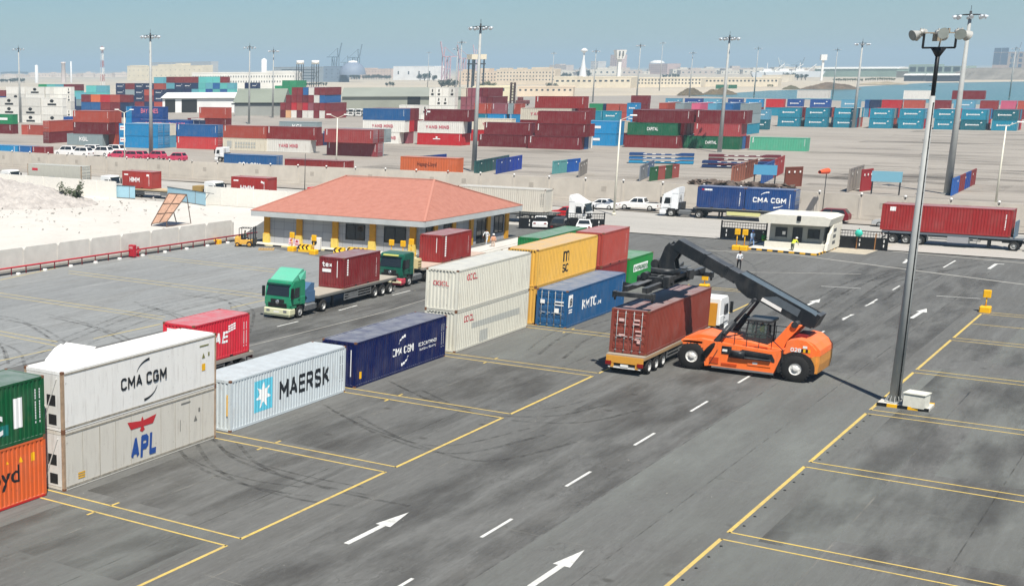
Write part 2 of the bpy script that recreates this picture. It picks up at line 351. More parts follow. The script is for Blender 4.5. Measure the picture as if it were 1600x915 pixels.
for k,x in enumerate(GR):
    for dx in (-1.35,-.25): ln(b,(x+dx,15.3),(x+dx,-30),.13)
    if k<9: ln(b,(x-.31,15.3),(x+12.2,15.3),.17)
ln(b,(119.5,15.2),(119.5,-30),.13,.0115)
b.build('yellow_lines_right_bays', YLW); struct(bpy.data.objects['yellow_lines_right_bays'])
b=MB()
for p,q in (((85.56, 93.01),(84.71, 66.68)),((84.25, 91.61),(83.72, 66.1)),((99.25, 90.36),(98.55, 66.2)),((97.95, 89.19),(97.06, 65.33)),((112.65, 90.92),(112.14, 74.23)),((111.27, 89.81),(110.57, 73.41)),((72.62, 77.65),(71.85, 66.65)),((71.67, 76.64),(70.74, 65.75))): ln(b,p,q,.15)
for p,q in (((62.23, 65.44),(69.5, 65.1)),((74.36, 65.33),(82.06, 65.04)),((91.3, 64.91),(96.57, 64.86))): ln(b,p,q,.16,.0105)
ln(b,(85.22, 90.93),(102.4, 92.95),.18,.0102); ln(b,(102.4, 92.95),(118.21, 94.66),.15,.0102)
b.build('faded_yellow_lines', YLF); struct(bpy.data.objects['faded_yellow_lines'])
b=MB()
for k in range(-4,14):
    x=60.5+9.15*k; 
    if x<135: ln(b,(x,23.35),(x+3.1,23.35),.15)
for p,q in (((86.62, 57.14),(89.45, 57.02)),((95.61, 57.05),(98.69, 57.09)),((105.13, 57.32),(108.27, 57.24)),((132.39, 28.86),(133.09, 25.76)),((132.53, 19.74),(133.04, 16.52)),((115.9, 23.49),(118.59, 23.24)),((107.08, 23.45),(109.66, 23.35)),((151.73, 22.31),(157.99, 22.24)),((123.35, 23.39),(125.84, 23.22))):
    ln(b,p,q,.15,.012)
def arrow(b, tail, tip, w=.22, hw=.62, hl=2.1):
    p=Vector((*tail,.012)); q=Vector((*tip,.012)); d=(q-p).normalized(); n=d.cross(Vector((0,0,1)))
    s=q-d*hl
    b.add([p-n*w/2,s-n*w/2,s-n*hw/2-d*.0,q,s+n*hw/2,s+n*w/2,p+n*w/2],[(0,1,5,6),(2,3,4)])
arrow(b,(47.14, 27.45),(52.46, 27.37),.26,.72,2.3); arrow(b,(47.28, 19.39),(52.5, 19.3),.26,.72,2.3)
arrow(b,(120.47, 27.26),(124.93, 27.18),.28,.8,2.0); arrow(b,(119.39, 19.29),(124.95, 19.17),.28,.8,2.0)
p0=(153.3, 18.68); p1=(157.74, 18.63); p2=(157.67, 17.96)
ln(b,p0,p1,.3,.013); ln(b,p1,p2,.3,.014); arrow(b,(152.94, 26.0),(156.88, 26.2),.3,.7,1.2)
b.build('white_road_markings', WHL); struct(bpy.data.objects['white_road_markings'])
b=MB()
ln(b,(153.16, 36.37),(143.61, 13.65),.5); ln(b,(151.34, 45.97),(153.16, 36.37),.4); ln(b,(161.89, 28.68),(159.52, 15.43),.5,.020); ln(b,(137.23, 37.01),(142.48, 27.72),.25); ln(b,(74.78, 54.78),(96.21, 53.73),.14); ln(b,(96.21, 53.73),(117.12, 54.08),.14)
b.build('faded_white_lines', WHF); struct(bpy.data.objects['faded_white_lines'])
b=MB()
for i in range(60):
    x=37+i*1.62
    if (x-45.2)%13.5<12.3 and x<84: b.cyl((x,15.02,0),(x,15.02,.03),.07,.05,8)
b.build('road_studs', BLKP); o=struct(bpy.data.objects['road_studs'])

# tyre marks: thin rubber films
TY, tt, pt = base('tyre_mark', .9, 0, .1); pt.inputs['Base Color'].default_value=srgb(66,65,63)
tt.links.new(ramp(tt, nz(tt,1.5,5), .38,.78,0.,.55), pt.inputs['Alpha'])
b=MB()
def mark(cx,cy,r,a0,a1,wd=.28,n=24,sx=1,sy=1):
    for i in range(n):
        q=[]
        for j in (i,i+1):
            a=R(a0+(a1-a0)*j/n); q.append((cx+math.cos(a)*(r-wd/2)*sx,cy+math.sin(a)*(r-wd/2)*sy,.007)); q.append((cx+math.cos(a)*(r+wd/2)*sx,cy+math.sin(a)*(r+wd/2)*sy,.007))
        b.add([q[0],q[1],q[3],q[2]],[(0,1,2,3)])
def smark(pts, wd=.25, z=.0075):
    """smooth tyre track through points"""
    P=[Vector((x,y,z)) for x,y in pts]; Q=[]
    for i in range(len(P)-1):
        a=P[max(i-1,0)]; b0=P[i]; c=P[i+1]; d=P[min(i+2,len(P)-1)]
        for k in range(8):
            t=k/8; Q.append(.5*((2*b0)+(c-a)*t+(2*a-5*b0+4*c-d)*t*t+(3*b0-a-3*c+d)*t**3))
    Q.append(P[-1]); E=[]
    for i,q in enumerate(Q):
        d=(Q[min(i+1,len(Q)-1)]-Q[max(i-1,0)]).normalized(); n=d.cross(Vector((0,0,1)))*wd/2; E+= [q-n,q+n]
    b.add(E,[(2*i,2*i+1,2*i+3,2*i+2) for i in range(len(Q)-1)])
for P in (((56.08, 42.08),(53.17, 38.92),(51.47, 35.76),(51.04, 32.55),(51.51, 30.09)),((57.42, 40.34),(54.83, 37.32),(53.68, 34.63),(53.17, 31.08),(53.3, 27.79)),
  ((78.74, 72.28),(77.07, 65.5),(71.78, 56.97),(67.38, 52.85)),((75.65, 76.41),(75.48, 72.01),(71.36, 64.93)),((69.12, 69.88),(67.46, 66.31),(63.89, 62.25)),
  ((94.04, 71.71),(94.18, 66.97),(91.4, 62.71),(83.19, 57.35)),((87.7, 70.27),(84.87, 64.08),(79.71, 57.81)),((59.45, 60.23),(70.78, 63.79),(85.93, 67.51),(100.45, 67.21)),
  ((74.11, 38.08),(70.61, 32.18),(72.31, 27.58),(77.39, 25.78)),((66.17, 37.98),(63.05, 33.02),(62.16, 28.2),(68.43, 26.02)),
  ((126.98, 22.77),(145.26, 22.54),(165.79, 17.25)),((114.83, 23.99),(139.19, 24.1),(158.89, 18.62)),
  ((88.44, 34.93),(99.0, 36.28),(118.11, 34.72),(135.79, 35.44),(148.65, 40.88),(161.43, 51.69))):
    smark(P); smark([(x+.3,y+1.9) for x,y in P]); smark([(x+1.2,y+3.1) for x,y in P],.18,.0077)
b.build('tyre_marks', TY); struct(bpy.data.objects['tyre_marks'])
# darker oily wheel lanes
OIL, to, po = base('oil_stain', .55, 0, .3); po.inputs['Base Color'].default_value=srgb(72,69,65)
to.links.new(ramp(to, nz(to,.35,6,(.35,1.3,1)), .44,.74,0.,.5), po.inputs['Alpha'])
b=MB()
for i,(y0,y1,x0,x1) in enumerate(((16.4,20.6,95,150),(21.5,28.8,38,150),(32.3,40.5,38,44.0),(33,40,59,71),(-12,14,58,111),(52,60,60,125),(-25,8,86,98),(33,41,46,57),(32,40,72,84))):
    b.add([(x0,y0,.0055+i*.0001),(x1,y0,.0055+i*.0001),(x1,y1,.0055+i*.0001),(x0,y1,.0055+i*.0001)],[(0,1,2,3)])
b.build('oil_stains', OIL); struct(bpy.data.objects['oil_stains'])
PAL, tq, pq = base('pale_worn_film', .9, 0, .2); pq.inputs['Base Color'].default_value=srgb(134,137,132)
tq.links.new(ramp(tq, nz(tq,.22,7,(.22,.9,1),rough=.7), .36,.66,0.,.62), pq.inputs['Alpha'])
b=MB()
for i,(x0,x1,y0,y1) in enumerate(((34,94,11.5,21.4),(84,100,3,14.6),(104,150,2,12),(60,71,4,14),(46,57,2.5,15),(73,85,-4,10),(36,45,32,41),(60,100,44,47),(86,98,32.5,41))):
    b.add([(x0,y0,.0048+i*.00008),(x1,y0,.0048+i*.00008),(x1,y1,.0048+i*.00008),(x0,y1,.0048+i*.00008)],[(0,1,2,3)])
b.build('worn_pale_patches', PAL); struct(bpy.data.objects['worn_pale_patches'])
SEAMM, tz_, pz_ = base('paving_seam', .9, 0, .1); pz_.inputs['Base Color'].default_value=srgb(66,65,62); tz_.links.new(ramp(tz_, nz(tz_,.8,5), .4,.65,.0,.45), pz_.inputs['Alpha'])
SEML, tz2, pz2 = base('paving_seam_dust', .9, 0, .1); pz2.inputs['Base Color'].default_value=srgb(150,147,138); tz2.links.new(ramp(tz2, nz(tz2,.5,5), .45,.65,.0,.5), pz2.inputs['Alpha'])
b=MB()
for k,y in enumerate((21.5,29.6,33.8,37.6,18.2,11.4,7.2,2.9,-1.8,-6,48.5,55.8,61.8)): b.mat(k%2); ln(b,(34,y),(150,y+.25*((k*7)%3-1)),.06,.0062+k*.00005)
for k,x in enumerate((40.3,52.8,66.1,78.8,93.0,105.4,118.2)): b.mat(1); ln(b,(x,-14),(x+.3,30),.05,.0069+k*.00005)
b.build('paving_seams', [SEAMM,SEML]); struct(bpy.data.objects['paving_seams'])
b=MB(); OIY, t2_, p2_ = base('yard_stain', .8, 0, .2); p2_.inputs['Base Color'].default_value=srgb(70,66,62)
t2_.links.new(ramp(t2_, nz(t2_,.09,6,(1,.3,1)), .50,.80,0.,.6), p2_.inputs['Alpha'])
for i,(x0,x1,y0,y1) in enumerate(((206,300,20,58),(220,270,60,140),(330,470,20,80),(250,330,30,60),(300,330,120,180))): b.add([(x0,y0,-.012+i*.001),(x1,y0,-.012+i*.001),(x1,y1,-.012+i*.001),(x0,y1,-.012+i*.001)],[(0,1,2,3)])
b.build('yard_stains', OIY); struct(bpy.data.objects['yard_stains'])

# ================= CONTAINERS =================
L40, L20, CW = 12.192, 6.058, 2.438
PITCH=.278
def profile(L):
    """x positions and depths of the trapezoidal corrugation of a side panel"""
    x=.16; P=[(x,.012)]; end=L-.16
    n=int((end-x)/PITCH); p=(end-x)/n
    for i in range(n):
        a=x+i*p
        P+= [(a+p*.28,.012),(a+p*.42,.048),(a+p*.72,.048),(a+p*.86,.012)]
    P.append((end,.012)); return P
def drape_of(L):
    P=profile(L)
    def fn(x):
        for (a,d),(c,e) in zip(P,P[1:]):
            if a-1e-6<=x<=c+1e-6: return d+(e-d)*((x-a)/max(c-a,1e-6))-.006
        return .006
    return ([p[0] for p in P],fn)
_body={}; SER=0
def body_mesh(L,H,kind,lod):
    k=(L,H,kind,lod)
    if k in _body: return _body[k]
    b=MB(); W=CW; z0,z1=.14,H-.10
    if kind=='reefer':
        b.box(.10,L-.05,.012,W-.012,z0,z1)
    elif lod==0:
        P=profile(L)
        for side in (0,1):
            V=[];n=len(P)
            for z in (z0,z1):
                for x,d in P: V.append((x,d if side==0 else W-d,z))
            b.add(V,[(i,i+1,n+i+1,n+i) for i in range(n-1)])
        # front end wall (x=0)
        y=.12; e=W-.12; m=8; p=(e-y)/m; Q=[(y,.012)]
        for i in range(m): Q+=[(y+i*p+p*.25,.012),(y+i*p+p*.4,.05),(y+i*p+p*.75,.05),(y+i*p+p*.9,.012)]
        Q.append((e,.012)); n=len(Q)
        b.add([(d,yy,z) for z in (z0,z1) for yy,d in Q],[(i,i+1,n+i+1,n+i) for i in range(n-1)])
        if kind!='doorfront': b.add([(L-.06,.1,z0),(L-.06,W-.1,z0),(L-.06,W-.1,z1),(L-.06,.1,z1)],[(0,1,2,3)])
    else:
        n=int(L/.55); V=[]
        P=[(.14,.02)]
        for i in range(n):
            a=.14+i*(L-.28)/n; p=(L-.28)/n; P+=[(a+p*.35,.02),(a+p*.5,.06),(a+p*.85,.06)]
        P.append((L-.14,.02)); m=len(P)
        for side in (0,1): b.add([(x,d if side==0 else W-d,z) for z in (z0,z1) for x,d in P],[(i,i+1,m+i+1,m+i) for i in range(m-1)])
        for x in (.04,L-.04): b.add([(x,.1,z0),(x,W-.1,z0),(x,W-.1,z1),(x,.1,z1)],[(0,1,2,3)])
    # roof, gently stamped, and floor
    n=12 if lod==0 else 2; V=[];
    for i in range(2*n+1):
        x=.1+(L-.2)*i/(2*n); V+= [(x,.06,H-.03-(.012 if i%2 else 0)),(x,W-.06,H-.03-(.012 if i%2 else 0))]
    b.add(V,[(2*i,2*i+1,2*i+3,2*i+2) for i in range(2*n)]); b.add([(.05,.05,.13),(L-.05,.05,.13),(L-.05,W-.05,.13),(.05,W-.05,.13)],[(0,3,2,1)])
    # frame rails
    for y0,y1 in ((0,.09),(W-.09,W)):
        b.box(.12,L-.12,y0+.003,y1-.003,.02,.16); b.box(.12,L-.12,y0+.003,y1-.003,H-.11,H-.012)
    for x0,x1 in ((0,.11),(L-.11,L)):
        b.box(x0+.003,x1-.003,.12,W-.12,.03,.16); b.box(x0+.003,x1-.003,.12,W-.12,H-.16,H-.012)
    for x0,x1 in ((0,.15),(L-.15,L)):
        for y0,y1 in ((0,.14),(W-.14,W)):
            if kind=='reefer' and lod==0: b.mat(3)
            b.box(x0+.002,x1-.002,y0+.002,y1-.002,.118,H-.118); b.mat(0)
            if lod==0: b.mat(1)
            b.box(x0-.004,x1+.004,y0-.004,y1+.004,0,.118); b.box(x0-.004,x1+.004,y0-.004,y1+.004,H-.118,H)
            b.mat(0)
    if lod==0 and kind!='reefer':      # fork pockets read as dark slots
        b.mat(2)
        if L<7: 
            for x in (L/2-1.2,L/2+.85): b.box(x,x+.35,-.0,.02,.03,.13)
        b.mat(0)
    me=b.mesh('container_body',[PAINT if kind!='reefer' else REEF, RUST if lod==0 else PAINT, BLACK, mat('stained_corner_post',(176,150,124),.8,var=.3,scale=2.5)]); _body[k]=me; return me
_door={}
def door_meshes(H):
    if H in _door: return _door[H]
    W=CW; out=[]
    d=MB(); y0,y1=.14,W/2-.012; z0,z1=.17,H-.17
    # door with five horizontal stamped recesses; local x=0 is outer face, grows inward
    n=5; hz=(z1-z0)/n
    d.box(.03,.06,y0,y1,z0,z1)
    for i in range(n):
        a=z0+i*hz
        d.add([(.03,y0+.06,a+.05),(.03,y1-.06,a+.05),(.0,y1-.10,a+.14),(.0,y0+.10,a+.14),(.0,y0+.10,a+hz-.14),(.0,y1-.10,a+hz-.14),(.03,y1-.06,a+hz-.05),(.03,y0+.06,a+hz-.05)],
              [(0,1,2,3),(3,2,5,4),(4,5,6,7),(0,3,4,7),(1,6,5,2)])
    rods=MB()
    for y in (y0+.28,y1-.26):
        rods.cyl((-.045,y,.10),(-.045,y,H-.10),.020,n=8)
        for z in (.22,H*.35,H*.65,H-.25): rods.box(-.06,.0,y-.05,y+.05,z-.03,z+.03)
    rods.bar((-.06,y0+.28,1.15),(-.06,y0+.62,1.12),.03,.05); rods.bar((-.06,y1-.26,1.15),(-.06,y1-.05,1.12),.03,.05)
    _door[H]=(d.mesh('container_door',PAINT),rods.mesh('lock_rods',GALV)); return _door[H]
def add_doors(root, L, H, end, color):
    """end 0: doors at x=0 facing -x; end 1: at x=L"""
    dm,rm=door_meshes(H)
    for i in (0,1):
        d=link('door', dm, root, color=color); r=link('lock_rods', rm, d)
        if end==0: d.location=(.0,0 if i==0 else CW,0); d.scale=(1,1 if i==0 else -1,1)
        else: d.location=(L,0 if i==0 else CW,0); d.scale=(-1,1 if i==0 else -1,1)
def container(label, x,y,z, color, L=L40, H=2.896, kind='dry', rz=0, doors=None, lod=0, group=None, sx=1, sz=1, name='shipping_container'):
    global SER
    SER+=1; me=body_mesh(L,H,kind,lod)
    if lod==0:
        r=thing(name,label,'shipping container',(x,y,z),rz,group)
        link('container_body',me,r,color=color)
    else:
        r=link(name,me,None,(x,y,z),rz,color); tag(r,label,'shipping container',group)
    r['serial']=SER
    if doors is not None: add_doors(r,L,H,doors,color)
    if sx!=1 or sz!=1: r.scale=(sx,1,sz)
    return r
def numbers(root, L, H, m=WTX, left=False, n=1):
    """container number set as a small vertical column of characters near the panel's end"""
    b=[]; x=L-.62 if not left else .5
    polys=[]
    for c in range(n):
        z=H-.55
        for i in range(12):
            if i in (4,11): z-=.07
            polys.append([(x+c*.28,z-.10),(x+c*.28+.08,z-.10),(x+c*.28+.08,z),(x+c*.28,z)]); z-=.125
    put_flat(shape_mesh(polys), root, 0,0, m, 0, 0, drape_of(L), 'serial_number')
WR=(226,223,216); WG=(206,203,193)
# --- bay 1: two reefers -------------------------------------------------
def reefer_unit(root,H):
    b=MB(); b.box(.0,.09,.16,CW-.16,.18,H-.18)
    b.mat(1); b.box(-.012,.0,.45,1.0,H*.42,H*.60); b.box(-.012,.0,1.45,2.1,.35,.95); b.box(-.01,.0,.4,.9,.3,.8); b.cyl((-.03,1.62,H*.62),(.0,1.62,H*.62),.42,n=18)
    b.mat(2); b.cyl((-.045,1.62,H*.62),(-.03,1.62,H*.62),.30,n=18); b.lathe([(.44,-.05),(.44,0),(.38,0),(.38,-.05),(.44,-.05)],(0,1.62,H*.62),'x',18)
    b.mat(0); b.bev(-.05,0,1.1,1.4,.5,1.2,.02); b.bar((-.03,.35,H-.35),(-.03,1.25,.3),.05,.05); b.mat(3); b.bev(-.03,0,1.75,2.05,H-.62,H-.42,.01)
    b.build('refrigeration_unit',[REEF,BLACK,GREYM,YELL],root,color=(214,212,206))
def tri(x,z,s): return [(x,z),(x+s,z),(x+s/2,z+s)]
xA,yA=45.22,41.72
c=container('off white reefer with a red winged emblem over blue lettering, lower of two', xA,yA,0,(207,202,190),kind='reefer')
reefer_unit(c,2.896)
me=text_mesh('APL',1.15,2.0,.10,.12); put_flat(me,c,4.95,.38,tint('blue_lettering',(38,78,150)),-.006)
RD=tint('red_emblem',(190,46,52))
put_flat(shape_mesh([[(4.72,2.40),(4.98,1.98),(5.80,1.98),(5.80,2.28)],[(5.98,2.28),(5.98,1.98),(6.74,1.98),(7.02,2.40)],[(5.68,1.80),(5.88,1.70),(6.08,1.80),(5.979,1.97),(5.979,2.35),(5.89,2.5),(5.801,2.35),(5.801,1.97)]]),c,0,0,RD,-.007,name='eagle_emblem')
put_flat(shape_mesh([[(9.0,1.05),(9.05,1.05),(9.05,1.65),(9.0,1.65)],[(10.6,1.8),(10.75,1.8),(10.75,2.0),(10.6,2.0)],tri(10.2,1.35,.3),[(9.1,2.45),(9.9,2.45),(9.9,2.52),(9.1,2.52)]]),c,0,0,tint('grey_marks',(120,118,112)),-.007,name='warning_label')
put_flat(shape_mesh([[(1.0,.4),(1.5,.4),(1.5,.47),(1.0,.47)],[(1.0,.52),(1.5,.52),(1.5,.59),(1.0,.59)],[(1.0,.64),(1.5,.64),(1.5,.71),(1.0,.71)]]),c,0,0,YELL,-.007,name='sticker')
b=MB(); b.box(.16,12.03,-.008,.004,.10,.2); b.box(.16,12.03,-.008,.004,2.72,2.8); b.box(2.6,2.63,-.004,.004,.2,2.7); [b.box(x_,x_+.012,-.003,.004,.2,2.7) for x_ in (1.35,3.8,5.0,7.4,8.6,9.8,11.0)]; b.build('side_rail',[mat('stained_aluminium',(176,168,152),.5,.2,.3,4)],c)
c=container('white reefer with black lettering between two swooshes, on top of the off white one', xA,yA,2.896,(230,228,222),kind='reefer')
reefer_unit(c,2.896)
lettering('CMA CGM',.62,3.6,c,4.25,1.2,BTX,-.006,bold=.04)
put_flat(shape_mesh(arc(6.6,1.75,1.15,.72,165,95,.02,.13)+arc(5.95,1.2,1.2,.78,-15,-85,.02,.13)),c,0,0,BTX,-.007,name='swoosh')
put_flat(shape_mesh([tri(10.9,1.72,.28),[(11.45,1.78),(11.58,1.78),(11.58,1.98),(11.45,1.98)],[(10.7,2.35),(11.5,2.35),(11.5,2.42),(10.7,2.42)]]),c,0,0,tint('olive_marks',(120,118,60)),-.007,name='warning_label')
put_flat(shape_mesh([[(10.9,1.05),(11.2,1.05),(11.2,1.42),(10.9,1.42)]]),c,0,0,YELL,-.008,name='sticker')
b=MB(); b.box(.16,12.03,-.008,.004,.10,.2); b.box(.16,12.03,-.008,.004,2.72,2.8); b.build('side_rail',[MATS['stained_aluminium']],c)
# --- bay 2: pale grey with blue star panel ------------------------------
c=container('pale grey container with black lettering and a white star on a blue square', 58.75,41.72,0,(196,204,206))
D40=drape_of(L40)
put_flat(shape_mesh([[(2.35,.62),(4.15,.62),(4.15,2.42),(2.35,2.42)]]),c,0,0,tint('light_blue_panel',(95,190,212)),0,0,D40,'star_panel')
sp=[]; 
for i in range(14):
    a=math.pi/2+i*math.pi/7; r=.80 if i%2==0 else .36; sp.append((3.25+r*math.cos(a),1.52+r*math.sin(a)))
me=shape_mesh([[(3.25,1.52),sp[i],sp[(i+1)%14]] for i in range(14)]); o=put_flat(me,c,0,0,WTX,0,0,(D40[0],lambda x: D40[1](x)-.004),'star')
me=text_mesh('MAERSK',1.12,5.4,.04); put_flat(me,c,4.9,.92,BTX,0,0,D40)
numbers(c,L40,2.896,BTX,n=2)
b=MB(); b.box(-.012,-.002,.18,.26,.9,2.1); b.mat(1).box(-.008,-.002,1.2,1.24,1.1,2.5); b.build('end_stripe',[YELL,BTX],c)
# --- bay 3: navy with dusty roof ----------------------------------------
c=container('navy container with white lettering, swooshes and a dusty blue roof, in the front row', 72.1,41.70,0,(6,22,76))
me=text_mesh('CMA CGM',.52,2.75,.02); put_flat(me,c,4.75,1.18,WTX,0,0,D40)
put_flat(shape_mesh(arc(6.5,1.75,1.0,.62,165,95,.04,.2)+arc(5.9,1.2,1.05,.72,-20,-85,.04,.2)),c,0,0,WTX,0,0,D40,'swoosh')
me=text_mesh('ECO CONTAINER',.24,2.5,.02); put_flat(me,c,8.3,1.32,WTX,0,0,D40)
me=text_mesh('bamboo flooring',.24,2.3,.02); put_flat(me,c,8.5,.95,WTX,0,0,D40)
numbers(c,L40,2.896,WTX,n=2); put_flat(shape_mesh([[(.55,.5),(.85,.5),(.85,.95),(.55,.95)]]),c,0,0,YELL,0,0,D40,'sticker')
b=MB(); b.box(-.008,-.002,.30,.36,.7,2.4); b.build('end_stripe',[WTX],c)
# --- bay 4: two cream ----------------------------------------------------
for i,(z,lb) in enumerate(((0,'cream container with a faded grey band on its side, lower of the cream pair'),(2.896,'cream container with red lettering, upper one of the cream pair'))):
    c=container(lb,85.75,41.70,z,(214,211,196) if i else (208,206,192))
    me=text_mesh('OOCL',.46,1.6,.0); put_flat(me,c,1.5 if i else 1.25,2.0 if i else 1.95,tint('crimson_lettering',(190,40,62)),0,0,D40)
    o=lettering('OOCL',.32,1.2,c,0,0,MATS['crimson_lettering'],off=(-.006,1.85,1.75),rz=R(-90),bold=0)
    numbers(c,L40,2.896,tint('grey_marks',(120,118,112)),n=2)
    b=MB(); 
    for k in range(8): b.box(-.002,.012,.3+k*.24,.42+k*.24,2.74,2.80)
    b.build('vent_row',[BLACK],c)
    if i==0:
        put_flat(shape_mesh([[(2.6,1.35),(10.6,1.25),(10.6,1.75),(2.6,1.75)]]),c,0,0,tint('grey_band',(172,174,168)),0,0,D40,'painted_over_band')
        put_flat(shape_mesh([[(3.9,.1),(5.2,.1),(5.2,1.0),(3.9,1.0)]]),c,0,0,MATS['grey_band'],0,0,D40,'painted_over_patch')
# --- bay 5 ---------------------------------------------------------------
c=container('yellow ochre container with a black two-line logo, on top of another yellow container', 99.25,41.72,2.896,(226,176,78))
me=text_mesh('m',.85,1.2,.02); put_flat(me,c,5.1,1.4,BTX,0,0,D40); me=text_mesh('SC',.66,1.15,.015); put_flat(me,c,5.05,.55,BTX,0,0,D40)
numbers(c,L40,2.896,BTX,left=True,n=1)
b=MB(); 
for k in range(9): b.box(-.002,.012,.25+k*.22,.36+k*.22,2.72,2.80)
b.build('vent_row',[BLACK],c)
c=container('yellow ochre container at the bottom of its stack, mostly hidden behind the blue one', 99.25,41.72,0,(218,170,80))
c=container('blue container with white lettering and a pale dusty roof, its doors facing the viewer', 99.02,39.08,0,(24,82,128),doors=0)
me=text_mesh('KMTC',.78,2.9,.03); put_flat(me,c,3.1,1.05,WTX,0,0,D40); me=text_mesh('LINE',.28,.95,.03); put_flat(me,c,6.15,1.05,WTX,0,0,D40)
put_flat(shape_mesh([[(.35,1.55),(1.15,1.55),(1.15,2.5),(.35,2.5)]]),c,0,0,WTX,0,0,D40,'label_plate'); lettering('B',.55,.35,c,.58,1.7,BTX,-.012)
put_flat(shape_mesh([[(.4,1.1),(1.1,1.1),(1.1,1.2),(.4,1.2)],[(.4,1.28),(1.1,1.28),(1.1,1.38),(.4,1.38)]]),c,0,0,WTX,0,0,D40,'label_line')
b=MB(); b.box(-.075,-.066,.25,.95,1.95,2.05); b.box(-.075,-.066,.25,.95,1.72,1.8); b.box(-.075,-.066,.6,.95,1.15,1.5); b.box(-.075,-.066,1.75,2.1,1.8,2.1); b.build('door_labels',WTX,c)
numbers(c,L40,2.896,WTX,n=1)
# --- bay 6 ---------------------------------------------------------------
c=container('faded brick red container on top of a maroon one, behind the blue container', 112.75,41.72,2.896,(170,72,62),L=L20); numbers(c,L20,2.896,WTX)
container('maroon container at the bottom under the faded brick red one', 112.75,41.72,0,(132,44,44),L=L20)
c=container('bright green container with a white name band, next to the black lifting spreader', 119.3,41.7,0,(26,132,58),L=L20)
put_flat(shape_mesh([[(1.25,1.55),(4.9,1.55),(4.9,2.2),(1.25,2.2)]]),c,0,0,WTX,0,0,drape_of(L20),'name_band')
me=text_mesh('EVERGREEN',.38,3.3,.03); put_flat(me,c,1.4,1.7,tint('green_lettering',(30,120,60)),-.012,0,None)
container('green container lying low behind the yellow one, only its roof showing', (131.24, 54.98)[0],(131.24, 54.98)[1],0,(24,120,62),L=L40,H=2.591)
c=container('green container with a vertical white plate, upper one at the left edge of the photo', 44.3-L40,42.0,2.896,(10,82,46)); numbers(c,L40,2.896,WTX,n=2)
put_flat(shape_mesh([[(10.15,.75),(10.75,.75),(10.75,2.15),(10.15,2.15)]]),c,0,0,WTX,0,0,D40,'label_plate')
lettering('c',.95,.8,c,8.65,.6,WTX,.004,bold=.05)
put_flat(shape_mesh([[(9.0,.55),(9.8,.55),(9.8,1.05),(9.0,1.05)]]),c,0,0,tint('teal_patch',(20,110,105)),0,0,D40,'patch')
c=container('orange container with black lettering, lower one at the left edge of the photo', 44.3-L40,42.0,0,(214,98,48))
me=text_mesh('Hapag-Lloyd',1.1,6.6,.025); put_flat(me,c,3.85,.85,BTX,0,0,D40)
put_flat(shape_mesh([tri(10.4,2.0,.28),[(11.2,1.9),(11.45,1.9),(11.45,2.3),(11.2,2.3)],tri(9.6,2.1,.15)]),c,0,0,YELL,0,0,D40,'sticker')
b=MB(); b.box(.1,L40-.1,-.012,.0,.03,.12); b.build('bottom_rail',[tint('red_rail',(190,40,40))],c)

# ================= VEHICLES =================
def wheel(parent, x, y, r, wd, side, name='wheel', dual=False, rimc=None, n=18, tread=False, rr=.58):
    """axle along Y; side -1: outer face towards -y, +1 towards +y"""
    w=wd*(2.1 if dual else 1); s=side; b=MB()
    b.lathe([(r*rr,0),(r*(rr+.05),-.012),(r*.93,0.0),(r,.05),(r,w-.05),(r*.93,w),(r*rr*.9,w),(r*rr*.9,.1),(r*rr,0)],(0,0,0),'y',n)
    if tread:
        for i in range(26):
            a=2*math.pi*i/26; p=Vector((math.cos(a),0,math.sin(a)))*(r+.015); q=p+Vector((0,w*.5,0)); t=Vector((-math.sin(a),0,math.cos(a)))*.10
            b.bar(p+Vector((0,.03,0)),q+t,.10,.07,up=p); b.bar(q+t,p+Vector((0,w-.03,0)),.10,.07,up=p)
    t=b.build(name,BLACK,parent,(x,y,r),0 if s<0 else math.pi)
    b=MB(); b.lathe([(r*rr,-.002),(r*rr*.95,.02),(r*rr*.86,.05 if not dual else .16),(r*rr*.52,.06 if not dual else .17),(r*rr*.48,-.02 if not dual else .08),(r*rr*.2,-.03 if not dual else .06),(0.001,-.03 if not dual else .06)],(0,0,0),'y',n)
    for i in range(8):
        a=2*math.pi*i/8; cx,cz=r*rr*.69*math.cos(a),r*rr*.69*math.sin(a); yy=.03 if not dual else .15
        b.cyl((cx,yy,cz),(cx,yy+.02,cz),r*.035,n=6)
    b.build('rim',rimc or RIM,t); return t
RIM=mat('painted_rim',(176,176,172),.5,.2,.15,8); RIMW=mat('white_rim',(222,220,214),.5,.05)
